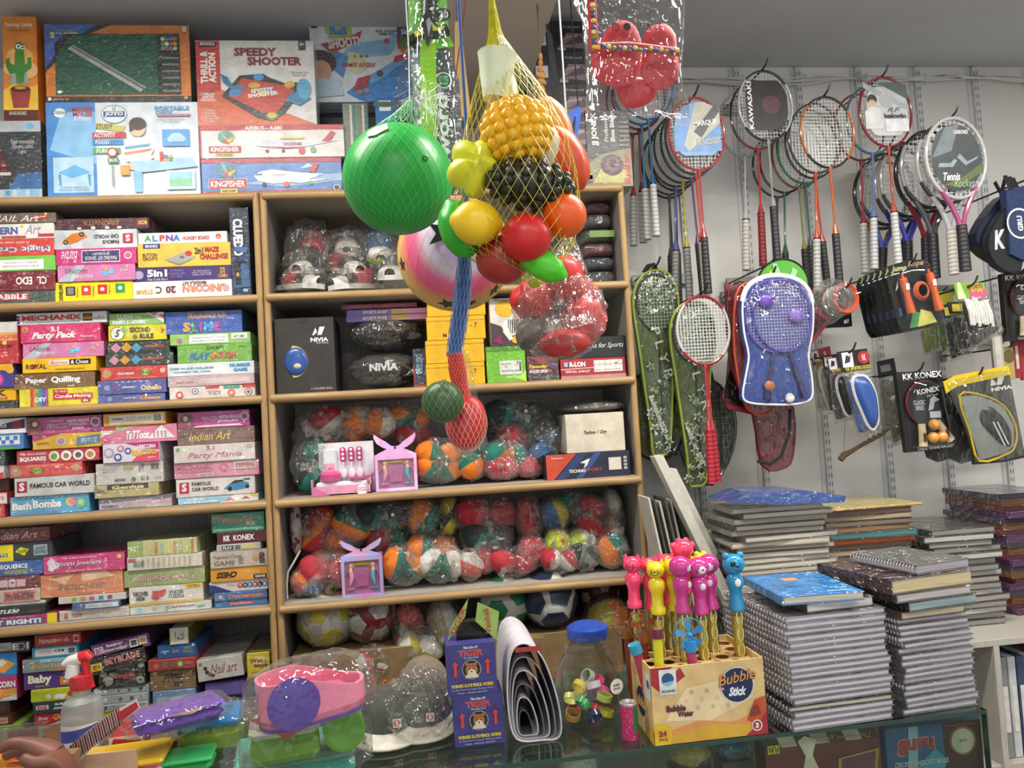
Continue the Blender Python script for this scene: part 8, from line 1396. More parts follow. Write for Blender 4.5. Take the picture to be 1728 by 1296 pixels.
# ---- slate pencil boxes, newspapers, jars, can
TG=[r(0,0,1,1,'3d3a7e'),t(.5,.93,.3,.05,'This Side UP',W_,'b'),t(.5,.82,.5,.12,'TIGER','e8a090','B'),t(.5,.82,.49,.11,'TIGER','c8403a','B'),t(.5,.73,.3,.035,'Your Slate Pencil',W_,''),c(.5,.5,.19,'d8ccb0'),c(.5,.5,.18,'1e1a1a'),c(.5,.49,.115,'b8743a',.13),c(.42,.6,.035,'b8743a'),c(.58,.6,.035,'b8743a'),c(.5,.44,.075,'e8dcc8',.07),c(.46,.51,.015,K_),c(.54,.51,.015,K_),c(.5,.46,.018,'6a3a30'),pg('e0cfb0',.36,.34,.64,.34,.6,.42,.4,.42),*[pg('2a1a14',.42+.05*k,.56,.44+.05*k,.56,.43+.05*k,.61) for k in range(4)],pg('d8423c',.14,.38,.2,.38,.2,.6,.24,.6,.17,.68,.1,.6,.14,.6),pg('d8423c',.8,.4,.86,.4,.86,.62,.9,.62,.83,.7,.76,.62,.8,.62),t(.5,.2,.84,.07,'MUBARIK SLATE PENCIL WORKS','e0c838','B'),t(.5,.12,.84,.04,'25, Slate Pencil Company, Mandsaur (M.P.)','c8c8d8',''),t(.5,.06,.6,.03,'Mob. 98266 86797','c8c8d8','')]
ya=1.475;Aq,Bq=PZ(768,1262,CT),PZ(853,1253,CT);yt_=Aq.y;zm=P(805,1172,yt_).z
carton('slate_pencil_box','purple pencil carton with tiger emblem standing on the counter','pencil box',Aq.x,Bq.x,CT,zm-.0006,yt_,.08,'3d3a7e',TG,'card','pencil cartons');carton('slate_pencil_box','purple pencil carton with tiger emblem stacked on the other one','pencil box',Aq.x-.008,Bq.x-.01,zm,P(800,1086,yt_).z,yt_+.002,.08,'3d3a7e',TG,'card','pencil cartons')
zc_=P(800,1086,yt_).z
for lab,pl,tx in (('pale green tag card leaning left on the pencil cartons',[(754,1084),(762,1056),(790,1010),(785,1040)],'TIGER'),('pale green brand card leaning right on the pencil cartons',[(802,1048),(806,1016),(842,1032),(838,1080)],'Vaishali')):
    o,pts=sheet('tag_card',lab,'tag card',pl,yt_+.03,.001,'9ab858','card','green tag cards','card');o.location.z += 0
    A_,B_=(P(762,1076,yt_+.03),P(785,1024,yt_+.03)) if tx == 'TIGER' else (P(826,1070,yt_+.03),P(820,1026,yt_+.03));ux=(B_-A_).normalized();uy=Vector((-ux.z,0,ux.x));decals(o,Vector((A_.x,yt_+.0295,A_.z))-Vector(o.location)-uy*.006,ux,uy,(B_-A_).length,.014,[t(.5,.5,.95,.8,tx,'b04a30','b')],'card')
    g=MB(M('b8b8a8','film'));q=P(800,1075,yt_+.03);g.box((q.x-.035,yt_+.031,zc_),(q.x+.035,yt_+.06,zc_+.035));part(g,'clear_holder',o,False)
q0=PZ(905,1252,CT);Yn=q0.y;root=thing('newspaper_bundle','thick bundle of folded newspapers standing on its edge','newspaper',(q0.x,Yn+.12,CT))
for k in range(6):
    def fld(u): # folded teardrop outline seen end-on
        s=1-.13*k;pl=[(872,1248),(858,1200),(858,1130),(868,1095),(890,1088),(915,1110),(935,1160),(946,1210),(944,1244),(915,1250)]
        return pl
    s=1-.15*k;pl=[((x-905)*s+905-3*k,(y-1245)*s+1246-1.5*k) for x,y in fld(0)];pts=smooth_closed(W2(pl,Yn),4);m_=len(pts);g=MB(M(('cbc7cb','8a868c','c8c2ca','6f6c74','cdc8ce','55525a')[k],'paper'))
    zlo=min(z for x,z in pts);pts=[(x,z-zlo+CT+.0015*k+.001) for x,z in pts]
    vs=[(x,Yn+.004*k,z) for x,z in pts]+[(x,Yn+.22,z) for x,z in pts];g.add(vs,[(i,(i+1) % m_,m_+(i+1) % m_,m_+i) for i in range(m_)]);g.tube([(x,Yn+.004*k,z) for x,z in pts],.0016,5,closed=True);part(g,'paper_fold',root)
q1=P(895,1102,Yn-.001);decals(root,q1-Vector(root.location)+Vector((-.03,0,0)),(1,0,0),(0,0,1),.05,.016,[r(0,.2,1,.8,'a83a34')],'paper')
def jar(label,px,pyb,Yo,R_,H_,lid):
    q=PZ(px,pyb,CT);x,y=q.x,q.y+R_+Yo;o=thing('plastic_jar',label,'jar',(x,y,CT));T=Matrix.Translation((x,y,CT+.0005));g=MB(M('f0f3f1','clear'));g.at(T)
    g.lathe([(R_*.6,0),(R_*.85,H_*.06),(R_,H_*.3),(R_*.97,H_*.5),(R_*.82,H_*.72),(R_*.62,H_*.85),(R_*.6,H_*.88),(R_*.63,H_*.9),(R_*.6,H_*.92),(R_*.62,H_*.95),(R_*.6,H_)],30,False);g.add([(R_*.6*math.cos(2*math.pi*k/30),R_*.6*math.sin(2*math.pi*k/30),0) for k in range(30)],[tuple(range(30))]);part(g,'jar_body',o)
    if lid: g=MB(M('2348a8','plas'));g.at(T);g.lathe([(R_*.68,H_*.93),(R_*.7,H_*.95),(R_*.7,H_*1.08),(R_*.62,H_*1.1),(R_*.5,H_*1.13),(R_*.45,H_*1.13)],30);part(g,'blue_lid',o)
    return o,x,y
o,jx,jy=jar('open round clear jar full of shiny ribbon rolls',1008,1246,0,PX(58,1.52),PX(146,1.5),False);J0=o
q=P(1042,1162,jy-.055);decals(o,q-Vector(o.location)-Vector((.012,0,.012)),Vector((1,.35,0)).normalized(),(0,0,1),.024,.03,[c(.5,.5,.5,'e6e2d4'),t(.5,.5,.7,.4,'dollar\nstore','3a3a38','b')],'card')
jar('clear jar with a blue screw lid behind the ribbon jar',1022,1225,.06,PX(52,1.6),PX(125,1.6),True)
rnd=random.Random(12);cols=['c8c83a','d8408a','2a2a5a','c83a3a','b8922a','c8d060','b8b8b4','3aa050','d84a8a','d8d870','d8c0c8','a8b8a0','c8b040','d83a70']
for k in range(14):
    L_=k//5;a=k*2.4;rr=PX(58,1.52)*(.52 if L_ < 2 else .3);x,y,z=jx+rr*math.cos(a),jy+rr*math.sin(a),CT+.022+.03*L_+.004*(k % 3);o=thing('ribbon_roll',('%s ribbon roll inside the clear jar' % ('lime','pink','navy','red','gold','pale green','silver','green','hot pink','yellow','blush','sage','mustard','rose')[k]),'ribbon roll',(x,y,z-.012),'ribbon rolls in the jar')
    g=MB(M(cols[k],'gloss'));g.at(Matrix.Translation((x,y,z)) @ Matrix.Rotation(rnd.uniform(-.9,.9),4,'X') @ Matrix.Rotation(rnd.uniform(-.9,.9),4,'Y'));g.lathe([(.013,-.006),(.0155,-.006),(.0155,.006),(.013,.006),(.013,-.006)],18,False);part(g,'ribbon',o)
q=PZ(1067,1250,CT);o=thing('glitter_can','small pink glitter can with a green band beside the jar','can',(q.x,q.y+.012,CT));g=MB(M('d83a7a','glit'));g.at(Matrix.Translation((q.x,q.y+.012,CT)));rc=PX(15,1.47);hc=PX(58,1.47);g.lathe([(rc*.95,0),(rc,.003),(rc,hc)],22);part(g,'can_body',o);g=MB(M('e0e2de','metal'));g.at(Matrix.Translation((q.x,q.y+.012,CT+hc)));g.lathe([(rc,0),(rc*1.02,.003),(rc*.9,.004),(rc*.86,.001)],22);part(g,'lid',o);g=MB(M('2a7a48','card'));g.at(Matrix.Translation((q.x,q.y+.012,CT)));pl=[(rc*1.01*math.cos(a),rc*1.01*math.sin(a)) for a in [-1.35+.12*k for k in range(8)]];g.add([(u,v,hc*.25) for u,v in pl]+[(u,v,hc*.98) for u,v in pl],[(i,i+1,9+i,8+i) for i in range(7)]);part(g,'green_label',o)
# ================================================================ bottom row of the middle unit: balls and packs
z5=shelf_z(5)
ICO=[Vector(v).normalized() for v in ((0,1,1.618),(0,-1,1.618),(0,1,-1.618),(0,-1,-1.618),(1,1.618,0),(-1,1.618,0),(1,-1.618,0),(-1,-1.618,0),(1.618,0,1),(-1.618,0,1),(1.618,0,-1),(-1.618,0,-1))]
for lab,px in (('plain brown carton under the bagged balls',(482,700)),('plain brown carton under the footballs',(760,1052))):
    X0,X1=P(px[0],1150,2.5).x,P(px[1],1150,2.5).x;carton('storage_carton',lab,'carton',max(X0,XA+.01),min(X1,XB-.01),z5,z5+.15,2.48,.3,'8a7250',[r(.45,.9,.55,1,'a88a60')],'card')
def ball(label,px,py,rp,Y,base,patch,sc=.42,bag=True,zmin=z5+.151):
    q=P(px,py,Y);R=rp*Y/F;fit(q,R);q.z=max(q.z,zmin+R*1.04);o=thing('play_ball',label,'ball',q-Vector((0,0,R)),'balls on the lowest shelf');rot=Matrix.Rotation(px*.7,3,'X') @ Matrix.Rotation(px*.3,3,'Z')
    g=MB(M(base,'vinyl'));g.blob(q,R,0,1,1,26,18);part(g,'ball',o);g=MB(M(patch,'vinyl'))
    for k,v in enumerate(ICO):
        d=rot @ v;T=Matrix.Translation(q+d*R*.955) @ d.to_track_quat('Z','Y').to_matrix().to_4x4();g.at(T);g.lathe([(R*sc,-.004),(R*sc*.98,R*.0),(R*sc*.6,R*.05),(R*.02,R*.068)],5 if k % 2 else 6)
    part(g,'patches',o)['kind']='stuff'
    if bag: g=MB(M('f2f2f0','bag'));bagshell(g,q,(R*1.1,R*1.1,R*1.12),(.3,-1,.4),px,.05,.1);part(g,'plastic_bag',o)
for a in (('white and yellow ball in a clear bag behind the pink organiser',535,1078,46,2.56,'d3cfc0','c8b830'),('red football with white petals in a clear bag',625,1062,42,2.57,'8a2a2c','d8d4cc'),('white and green football under the shelf',852,1058,44,2.56,'c6c4bc','2a7a4a',.42,False),('white football with navy panels beside the blue jar lid',930,1064,46,2.54,'d0cec6','26344e',.5,False),('dark red football far back in the corner',1010,1018,36,2.66,'6a1e22','b8aca0',.3,False)): ball(*a)
bundle('orange-red gloves folded in a clear bag',690,1065,50,92,'cr',2.54,201,.5,True,dz=.4,cat='gloves',name='bagged_gloves',group='packs on the lowest shelf');bundle('white gloves with a yellow band in a clear bag',706,1092,70,66,'wy',2.52,202,.4,True,dz=.4,cat='gloves',name='bagged_gloves',group='packs on the lowest shelf');bundle('cream fluffy toy in a clear bag behind the tag cards',748,1052,56,88,'ew',2.56,203,.2,False,cat='bag',name='bagged_toy',group='packs on the lowest shelf');bundle('shiny yellow and orange packet beside the jar lid',1030,1040,80,62,'yo',2.54,204,.2,False,cat='packet',name='foil_packet',group='packs on the lowest shelf',clothk='gloss');bundle('white socks with red triangles in a clear bag',632,1120,60,60,'wr',2.5,205,.8,True,dz=.4,cat='socks',name='bagged_socks',group='packs on the lowest shelf')
# ================================================================ left end of the counter
def lid_box(name,label,cat,px,py,wpx,dpx,h,yaw,col,lidc,base,extra=(),kind='gloss',bag=False):
    q=PZ(px,py,base);s=q.y/F;W,D=wpx*s,dpx*s;o=thing(name,label,cat,(q.x,q.y,base));o.rotation_euler=(0,0,yaw)
    g=MB(M(col,kind));g.box((-W/2,-D/2,0),(W/2,D/2,h*.72),.012);part(g,'base',o,local=True);g=MB(M(lidc,kind));g.box((-W/2-.001,-D/2-.001,h*.72),(W/2+.001,D/2+.001,h),.008);part(g,'lid',o,local=True)
    if extra: decals(o,(-W/2,-D/2-.001,0),(1,0,0),(0,0,1),W,h,extra,'card')
    if bag: g=MB(M('f4f4f4','film'));g.blob((0,0,h*.52),(W*.62,D*.66,h*.62),.16,3.5,int(px),30,16,None,lambda d: min(1.25,1/max(.5,(abs(d.x)**4+abs(d.y)**4+abs(d.z)**4)**.25)));part(g,'clear_bag',o,local=True)
    return o
lid_box('pencil_case','yellow and pink pencil box at the counter edge','pencil box',205,1312,140,90,.045,.1,'d86a86','e0b428',CT);lid_box('pencil_case','red cartoon pencil box with a white band','pencil box',272,1262,128,80,.052,.12,'9a2c30','c03038',CT,[r(.0,.55,.9,1,'e6e0d8'),c(.42,.8,.12,K_),c(.78,.84,.12,K_),pg('c03038',0,.5,.3,.4,.35,.8,.05,.95),t(.17,.66,.24,.16,'Pencil box',W_,'bs')]);lid_box('pencil_case','lime and blue pencil box in a clear bag','pencil box',362,1258,96,80,.07,.1,'8aa82a','2a86c8',CT,[r(.1,.74,.3,.92,'6ab0e0')],bag=True);lid_box('pencil_case','green edged pencil box behind the lime and blue one','pencil box',300,1300,110,60,.03,.1,'2aa050','3ab060',CT)
lid_box('pencil_case','long purple pencil box in a clear bag lying across the others','pencil box',300,1222,130,64,.036,.55,'6a3aa8','7a50b8',CT+.085,[pg('c8a878',.3,.9,.6,.7,.8,.95)],bag=True)
o,pts=sheet('paper_basket','paper basket rim with black and red stripes','basket',[(92,1296),(105,1270),(140,1240),(185,1205),(230,1180),(236,1195),(196,1225),(160,1255),(128,1296)],1.5,.003,'d8cfc4','card',None,'rim');o.location.z=o.location.z
g=MB(M('2a2424','card'))
for k in range(22):
    u=k/22;x,y=118+84*u,1262-66*u;g.m(M(('2a2424','a83038')[k % 2],'card'));g.plate(W2([(x,y-4),(x+2,y-5),(x+9,y+22),(x+7,y+23)],1.498),1.4972,1.4982)
part(g,'stripes',o,False)['kind']='stuff';g=MB(M('b8303a','card'));g.plate(W2([(98,1290),(118,1266),(132,1284),(120,1300),(98,1300)],1.498),1.497,1.4982);g.plate(W2([(196,1204),(230,1184),(234,1194),(204,1218)],1.498),1.497,1.4982);part(g,'red_panel',o,False);g=MB(M('d0a888','card'));b_=min(z for x,z in pts);x0,x1,_,_=bbox(pts);g.box((x0+.01,1.502,CT),(x1-.01,1.508,b_+.02));part(g,'inner_wall',o,False)
# spray bottle
q=PZ(130,1297,CT);o=thing('spray_bottle','clear sanitiser spray bottle with white and red trigger head','spray bottle',(q.x,q.y+.03,CT));x,y=q.x,q.y+.03;rb=PX(31,1.58);zn=P(128,1172,y).z;zk=P(125,1152,y).z;T=Matrix.Translation((x,y,CT))
g=MB(M('b8bab8','frost'));g.at(T);g.lathe([(rb*.9,0),(rb,.006),(rb,zn-CT-.03),(rb*.9,zn-CT-.012),(rb*.45,zn-CT),(rb*.42,zk-CT)],24);part(g,'bottle',o)
g=MB(M('d8d0c4','paper'));ar=[-2.6+2.2*k/12 for k in range(13)];g.at(T);rl=rb*1.012;zl0,zl1=.01,zn-CT-.05;g.add([(rl*math.cos(a),rl*math.sin(a),zl0) for a in ar]+[(rl*math.cos(a),rl*math.sin(a),zl1) for a in ar],[(i,i+1,14+i,13+i) for i in range(12)]);g.m(M('3a4a9a','paper'));rl *= 1.004;g.add([(rl*math.cos(a),rl*math.sin(a),zl1-.035+.001*i) for i,a in enumerate(ar)]+[(rl*math.cos(a),rl*math.sin(a),zl1-.012+.0008*i) for i,a in enumerate(ar)],[(i,i+1,14+i,13+i) for i in range(12)]);part(g,'label',o)
g=MB(M('c02a30','plas'));g.at(T);g.lathe([(rb*.55,zk-CT-.012),(rb*.58,zk-CT),(rb*.55,zk-CT+.014),(rb*.4,zk-CT+.016)],20);part(g,'collar',o)
g=MB(M('e2ded6','plas'));a_=P(122,1142,y);b_=P(124,1120,y);g.tube([a_,b_],[.014,.012],12);g.tube([P(106,1122,y),P(118,1116,y),P(138,1110,y)],[.005,.011,.012],10);part(g,'spray_head',o);g=MB(M('c8242c','plas'));g.tube([P(136,1110,y),P(146,1106,y),P(153,1112,y)],[.012,.012,.009],10);g.tube([P(143,1112,y),P(146,1135,y),P(156,1160,y)],[.008,.007,.006],8);part(g,'trigger',o)
# organisers
lid_box('lunch_box','teal lunch box at the bottom of the lunch box pile','lunch box',500,1300,180,120,.05,.16,'4ab09c','6ac4b4',CT,bag=True)
q=PZ(518,1270,CT+.052);s=q.y/F;W,D,h=200*s,110*s,.095;o=thing('lunch_box','frosted lunch box set with green and white containers','lunch box',(q.x,q.y,CT+.053));o.rotation_euler=(0,0,.17)
g=MB(M('7cb83a','plas'));g.box((-W*.42,-D*.4,.003),(W*.1,D*.3,h*.5),.012);g.m(M('dcdcd2','plas'));g.box((-W*.43,-D*.41,h*.5),(W*.11,D*.31,h*.74),.012);part(g,'green_container',o,local=True);g=MB(M('6ab030','plas'));g.at(Matrix.Translation((W*.29,0,.042)) @ Matrix.Rotation(math.pi/2,4,'X'));g.lathe([(.036,-D*.3),(.037,D*.34),(.03,D*.35),(.024,D*.33),(.001,D*.33)],26);part(g,'green_bottle',o,local=True);g=MB(M('d05a54','card'));g.plate([(-W*.42,h*.95),(-W*.15,h*.5),(W*.05,h*.7),(W*.05,h*.95)],-D*.43,-D*.425);part(g,'printed_card',o,False,local=True)
g=MB(M('e8e8e2','film'));g.box((-W/2,-D/2,0),(W/2,D/2,h),.006);part(g,'frosted_case',o,local=True)
zo=CT+.053+h+.002;q=PZ(528,1205,zo);s=q.y/F;W,D=165*s,95*s;o=thing('desk_organiser','pink organiser with purple round lid in a clear bag','organiser',(q.x,q.y,zo));o.rotation_euler=(0,-.06,.3);m=M('ee8aa8','gloss')
ol=smooth_closed([(-W*.5,0),(-W*.42,-D*.4),(-W*.1,-D*.5),(W*.3,-D*.45),(W*.5,-D*.2),(W*.5,D*.25),(W*.2,D*.45),(-W*.2,D*.5),(-W*.45,D*.35)],4);n=len(ol)
g=MB(m);g.prism(ol,.006,.016);inn=[(x*.93,y_*.9) for x,y_ in ol]
def hr_(x): return .075-.03*max(0,min(1,(x/W+.1)*2))
g.add([(x,y_,.006) for x,y_ in ol]+[(x,y_,hr_(x)) for x,y_ in ol]+[(x,y_,hr_(x)) for x,y_ in inn]+[(x,y_,.014) for x,y_ in inn],[(i+n*j,(i+1) % n+n*j,(i+1) % n+n*(j+1),i+n*(j+1)) for j in range(3) for i in range(n)]);part(g,'tray',o,local=True);g=MB(M('5a3ea0','gloss'));g.prism(ol,0,.006);g.at(Matrix.Translation((-W*.2,-D*.5,.042)) @ Matrix.Rotation(math.pi/2,4,'X'));g.lathe([(.04,-.004),(.042,.004),(.001,.005)],26);part(g,'purple_lid',o,local=True);g=MB(M('e8508a','gloss'));g.blob((W*.16,0,.034),(W*.2,D*.28,.014),.15,2,3,20,10);part(g,'pink_cover',o,local=True);g=MB(M('f07a3a','gloss'));g.blob((W*.02,D*.16,.036),(W*.12,D*.12,.012),0,2,3,16,8);part(g,'orange_cover',o,local=True)
g=MB(M('f4f4f4','film'));g.blob((0,0,.042),(W*.6,D*.68,.05),.14,4,8,36,18,None,lambda d: min(1.2,1/max(.5,(abs(d.x)**4+abs(d.y)**4+abs(d.z)**4)**.25)));part(g,'clear_bag',o,local=True)
# caps
def cap(label,px,py,base,crown,brim,yaw,bag=False,tagn=True):
    q=PZ(px,py,base);o=thing('cap',label,'cap',(q.x,q.y+.02,base),'sun caps on the counter');o.rotation_euler=(0,0,yaw);R=.062
    g=MB(M(crown,'cloth'));g.blob((0,.03,.012),(R,R*1.05,.085),.05,2,3,26,16,None,lambda d: 1 if d.z > -.1 else .55);part(g,'crown',o,local=True)
    def bf(a,b): g_=math.pi*(1.08-1.16*a+.0)+math.pi*0;rr=R*(1+.75*b*math.sin(math.pi*(.04+.92*a)));return (rr*math.cos(math.pi+math.pi*a),.03+rr*math.sin(math.pi+math.pi*a)*1.0,.016-.012*b+.012*(2*a-1)**2)
    g=MB(M(brim,'cloth'));g.grid(bf,24,6);br=part(g,'brim',o,local=True);sm=br.modifiers.new('thickness','SOLIDIFY');sm.thickness=.004
    if tagn: decals(o,(.012,-.03-.004,.03),(1,0,0),(0,.35,.94),.016,.016,[r(0,0,1,1,'e4d8d2'),c(.5,.5,.4,'b82a34'),t(.5,.5,.3,.6,'8',W_,'b')],'card')
    if bag: g=MB(M('eeeeea','bag'));bagshell(g,Vector((0,.0,.055)),(.085,.1,.07),(-.5,-.6,.8),77,.1,.2);part(g,'plastic_bag',o,local=True)
    return o
cap('dark grey sun cap with cream brim lying on the glass top',652,1252,CT,'4a4a44','d8d0c2',.1);cap('dark cap with cream brim wrapped in a clear bag',712,1240,CT,'45453f','cfc6b8',-.05,True);cap('taupe cap with a dark emblem behind the wrapped cap',722,1190,CT,'857868','7a6c5c',.2,False,False)
g=MB(M('e0622a','plas'));q=PZ(636,1205,CT);o=thing('orange_tie','orange plastic twist tie beside the dark caps','tie',(q.x,q.y+.05,CT));yy=q.y+.05
for pl in (((625,1140),(640,1170),(632,1205)),((650,1148),(640,1172),(662,1180)),((628,1190),(640,1170),(652,1160)),((632,1205),(634,1240),(633,1262))): g.tube([P(x,y_,yy) for x,y_ in pl],.004,6)
part(g,'tie',o)
# hand resting by the counter edge (forearm comes from below the picture)
HV=[((150,1385),.03),((118,1330),.028),((96,1290),.026),((72,1266),.024),((46,1256),.0115),((22,1252),.0095),((0,1262),.0088),((-14,1272),.0078),((48,1266),.0112),((24,1268),.0095),((4,1278),.008),((52,1276),.0105),((32,1284),.009),((16,1292),.008),((60,1286),.0095),((44,1297),.008),((30,1304),.007),((84,1280),.012),((60,1290),.0105),((34,1278),.0092)]
HD=[0,0,0,0,-.002,-.006,-.01,-.012,.016,.016,.014,.033,.034,.034,.048,.05,.05,-.028,-.042,-.036];HE=[(0,1),(1,2),(2,3),(3,4),(4,5),(5,6),(6,7),(3,8),(8,9),(9,10),(3,11),(11,12),(12,13),(3,14),(14,15),(15,16),(2,17),(17,18),(18,19)]
hv=[P(x,y_,1.30+HD[i]) for i,((x,y_),_) in enumerate(HV)];me=bpy.data.meshes.new('hand');o0=hv[0];me.from_pydata([v-o0 for v in hv],HE,[]);me.materials.append(M('7a4a3a','skin'));ho=bpy.data.objects.new('person',me);COL.objects.link(ho);ho.location=o0;tag(ho,'brown hand and forearm reaching over the counter goods','person')
md=ho.modifiers.new('skin','SKIN');sv=me.skin_vertices[0].data
for i,(_,rr) in enumerate(HV): sv[i].radius=(rr,rr);sv[i].use_root=(i == 0)
ho.modifiers.new('smooth','SUBSURF').levels=2;ho.modifiers['smooth'].render_levels=2;md.use_smooth_shade=True
q=P(18,1302,1.34);o=thing('duck_toy','orange-yellow rubber toy under the hand','toy',q-Vector((0,0,.03)));g=MB(M('f0a020','vinyl'));g.blob(q,(.034,.026,.024),.1,2,3,20,12);g.blob(q+Vector((-.004,0,.022)),.02,0,1,1,16,10);part(g,'body',o);g=MB(M('d86a3a','vinyl'));g.blob(q+Vector((.012,-.014,.018)),(.012,.01,.004),0,1,1,12,8);part(g,'beak',o)
g=MB(M('8a6a4a','card'));g.box((q.x-.04,1.442,CT),(q.x+.05,1.47,max(CT+.01,q.z-.02)));part(g,'stand',o,False) if q.z-.02 > CT+.01 else None
# ================================================================ notebooks on the counter
def notebook(label,name,x,y,z,yaw,W,D,h,pages,coverc,spiral,group,rib=None):
    o=thing(name,label,'notebook',(x,y,z),group);o.rotation_euler=(0,0,yaw);ct=min(.0016,h*.14)
    g=MB(M(pages,'pages'));g.box((-W/2+.002,-D/2+.001,ct),(W/2-.002,D/2-.002,h-ct),.002);part(g,'page_block',o,False,local=True)
    g=MB(M(coverc,'wrap'));g.box((-W/2,-D/2,0),(W/2,D/2,ct),.0004);g.box((-W/2,-D/2,h-ct),(W/2,D/2,h),.0004)
    if not spiral: g.box((-W/2-.001,-D/2,0),(-W/2+.0012,D/2,h),.0004)
    part(g,'covers',o,False,local=True)
    if spiral:
        g=MB(M(spiral,'metal'));n=22
        for k in range(n): yy=-D/2+.006+(D-.012)*k/(n-1);g.tube([(-W/2+.002+h*.42*math.cos(a),yy+.0012*math.sin(a),h/2+h*.5*math.sin(a)) for a in [2*math.pi*j/7 for j in range(7)]],.0007,3,closed=True)
        part(g,'spiral_wire',o,local=True)['kind']='stuff'
    return o
A,B=PZ(1342,1240,CT),PZ(1520,1214,CT);yaw=math.atan2(B.y-A.y,B.x-A.x);W=(B-A).length;D=.27;uy=Vector((-math.sin(yaw),math.cos(yaw),0));cen=(A+B)/2+uy*(D/2+.012);z=CT;ztop=P(1430,1028,A.y).z;n=18;rnd=random.Random(4)
for k in range(n):
    h=(ztop-CT)/n*(.96 if k not in (3,) else .9);dark=k == 3
    notebook('white-paged spiral notebook in the left counter pile' if not dark else 'black-covered sketch pad low in the left notebook pile','spiral_notebook',cen.x+rnd.uniform(-.004,.004),cen.y+rnd.uniform(-.003,.003),z,yaw+rnd.uniform(-.02,.02)+(math.pi if k % 3 == 2 else 0)*0,W*rnd.uniform(.94,.99),D,h-.0004,'d2cbd2' if not dark else 'c8bca8','8a868a' if not dark else '222024','b0b0b2','spiral notebooks in the left pile' if not dark else None);z += h
notebook('brown diary with white pages on the left notebook pile','diary',cen.x+.02,cen.y-.02,z,yaw+.02,.15,.2,.02,'ddd6cc','3a2624',None,None);z += .0205
o=notebook('bright blue hardcover book with a small tan label','blue_book',cen.x-.008,cen.y-.03,z,yaw-.12,.165,.21,.017,'d6cfc2','1f86d0',None,None);decals(o,(-.0825,-.105,.017),(1,0,0),(0,1,0),.165,.21,[r(.36,.62,.56,.76,'c08a70'),r(.6,.08,.92,.11,'a8c8e8')],'card')
A,B=PZ(1534,1211,CT),PZ(1660,1190,CT);yaw=math.atan2(B.y-A.y,B.x-A.x);W=(B-A).length;D=.2;cen=(A+B)/2+Vector((-math.sin(yaw),math.cos(yaw),0))*(D/2+.008);z=CT;ztop=P(1600,1040,A.y).z;n=16
for k in range(n):
    h=(ztop-CT)/n;notebook('white-paged notebook in the right counter pile','exercise_notebook',cen.x+rnd.uniform(-.004,.004),cen.y+rnd.uniform(-.003,.003),z,yaw+rnd.uniform(-.03,.03),W*rnd.uniform(.93,.99),D,h-.0004,'cfc9ce','77747a','a8a8aa' if k > 10 or k == 4 else None,'notebooks in the right pile');z += h
for lab,h,W2_,D2,pg_,cv,sp,dx,yw in (('clear-wrapped brown notebook above the right pile',.016,.15,.2,'c8bca0','5a3a3a',None,-.01,0),('dark diary with pale teal page edges',.02,.17,.21,'9ab0ae','22282a',None,.005,.05),('black diary with white pages',.018,.18,.22,'c6c0bc','24222a',None,-.015,.03),('thick dark brown diary with cream pages and ribbon',.028,.2,.22,'d8c69a','38201e',None,-.02,.06),('clear-covered spiral notebook on top of the brown diary',.02,.14,.18,'b8aeb8','4a4a46','b8b8ba',.02,.1)):
    notebook(lab,'diary',cen.x+dx,cen.y-.01,z,yaw+yw,W2_,D2,h,pg_,cv,sp,None);z += h+.0005
# ================================================================ wall bench with stationery piles
BZ,BY=.80,2.22;BX1=2.75
root=thing('wall_bench','low white shelf bench along the wall under the stationery','shelf',(1.7,2.5,0));wm=M('b8b2a8','lam')
for a,b,nm in [((.735,BY,BZ-.02),(BX1,DW-.005,BZ),'bench_top'),((.735,BY+.01,.4),(BX1,DW-.02,.418),'bench_shelf'),((.735,DW-.02,0),(BX1,DW-.006,BZ-.02),'back_board')]+[((x,BY,0),(x+.02,DW-.02,BZ-.02),'bench_post') for x in (.735,1.2,1.72,2.2,BX1-.02)]: g=MB(wm);g.box(a,b,.001);part(g,nm,root,False)
for k in range(14):
    x=1.765+.03*k;cl=('8a8a88','c8c8c8','3a4a6a','d8d4cc','6a6a70','b83030','a8b0b8')[k % 7];zb=.419 if k % 2 == 0 else .419
    o=thing('binder','%s ring binder standing on the bench shelf' % ('grey','white','navy','cream','slate','red','silver')[k % 7],'binder',(x+.013,2.36,zb),'binders on the bench shelf');g=MB(M(cl,'card'));g.box((x,2.26,zb),(x+.026,2.5,zb+.31),.002);part(g,'spine_box',o,False);g=MB(M('d8d4cc','paper'));g.box((x+.005,2.2585,zb+.08),(x+.021,2.2598,zb+.22));part(g,'spine_label',o,False)
def pile(pre,xl,xr,Y,ytop,n,pal,D,gname,spir=()):
    X0,X1=P(xl,ytop+40,Y).x,P(xr,ytop+40,Y).x;zt_=P((xl+xr)/2,ytop,Y).z;z=BZ+.0006;h0=(zt_-z)/n;rnd=random.Random(int(xl))
    for k in range(n):
        pg_,cv=pal[k % len(pal)];notebook(pre,'stationery_book',(X0+X1)/2+rnd.uniform(-.014,.014),Y+D/2+rnd.uniform(-.012,.012),z,rnd.uniform(-.06,.06),(X1-X0)*rnd.uniform(.88,.98),D,h0-.0005,pg_,cv,'8a8a8c' if k in spir else None,gname);z += h0
    return (X0+X1)/2,z,X1-X0
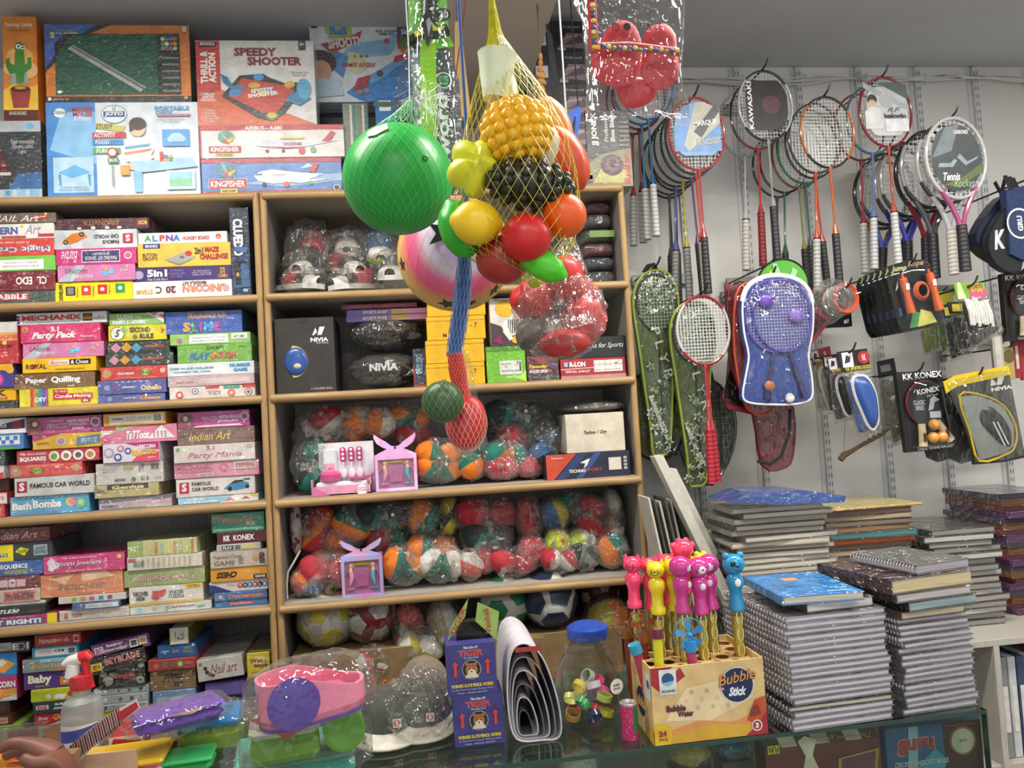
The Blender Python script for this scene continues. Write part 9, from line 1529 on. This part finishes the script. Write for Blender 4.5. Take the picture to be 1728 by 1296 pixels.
xa_,za,wa=pile('notebook in the pile under the blue file',1238,1408,2.26,852,26,[('c6beb0','5a5650'),('d0c8ba','8a8478'),('b8b0a4','3a3836'),('cfc6b6','a09a8c')],.24,'notebooks under the blue file',(10,12,15,17,19))
o,pts=sheet('document_file','blue plastic file lying over the notebook pile','file',[(1212,858),(1250,842),(1330,838),(1402,848),(1400,858),(1300,862)],2.3,.18,'2a4f94','wrap',None,'blue_file');o.location.z=za+.0005
xb_,zb2,wb=pile('folder in the pile under the yellow folder',1392,1548,2.36,858,22,[('8a6a4a','6a5040'),('7a6a58','3a3430'),('a89a7a','4a4238'),('6a5a50','5a2a2a'),('c0602a','c8562a'),('4a7a7a','2a6a6a')],.28,'folders under the yellow folder')
g=carton('yellow_folder','pale yellow folder on top of the folder pile','folder',xb_-wb*.52,xb_+wb*.56,zb2+.0005,zb2+.009,2.35,.3,'c8b45a',[r(0,.1,1,.4,'8a4a3a')],'wrap',top='d0bc5e')
pile('clear-wrapped dark file in the low pile',1572,1690,2.36,892,16,[('8a8680','3a3a38'),('9a948c','5a3a40'),('b8b4ae','4a4a48')],.3,'clear-wrapped files');pile('purple and red folder in the pile by the wall corner',1694,1800,2.44,830,20,[('5a3a5a','6a3a6a'),('4a2a34','7a2a34'),('6a4a2a','8a5a2a'),('3a3a44','4a4a5a')],.3,'purple and red folders')
for k,(x0_,w_,y0_,y1_,lab) in enumerate(((1100,15,770,905,'white framed slate leaning against the shelf side'),(1124,13,792,940,'second white framed slate leaning to the wall'))):
    dx=(y1_-y0_)*.5;sheet('framed_slate',lab,'slate',[(x0_,y0_),(x0_+w_,y0_-2),(x0_+w_+dx+90,y1_+180),(x0_+dx+88,y1_+182)],2.36+.07*k,.05,'ccc8ba','paper',None,'slate_frame')
for k in range(9): sheet('writing_slate','thin dark writing slate with pale edge leaning in the row','slate',[(1084+9*k,838+3*(k % 3)),(1087+9*k,837+3*(k % 3)),(1140+9*k,1072),(1136+9*k,1072)],2.36+.02*k,.12,('c8c4b8','4a4844','b8b4a8','5a5854')[k % 4],'paper','writing slates leaning in a row','slate_panel')
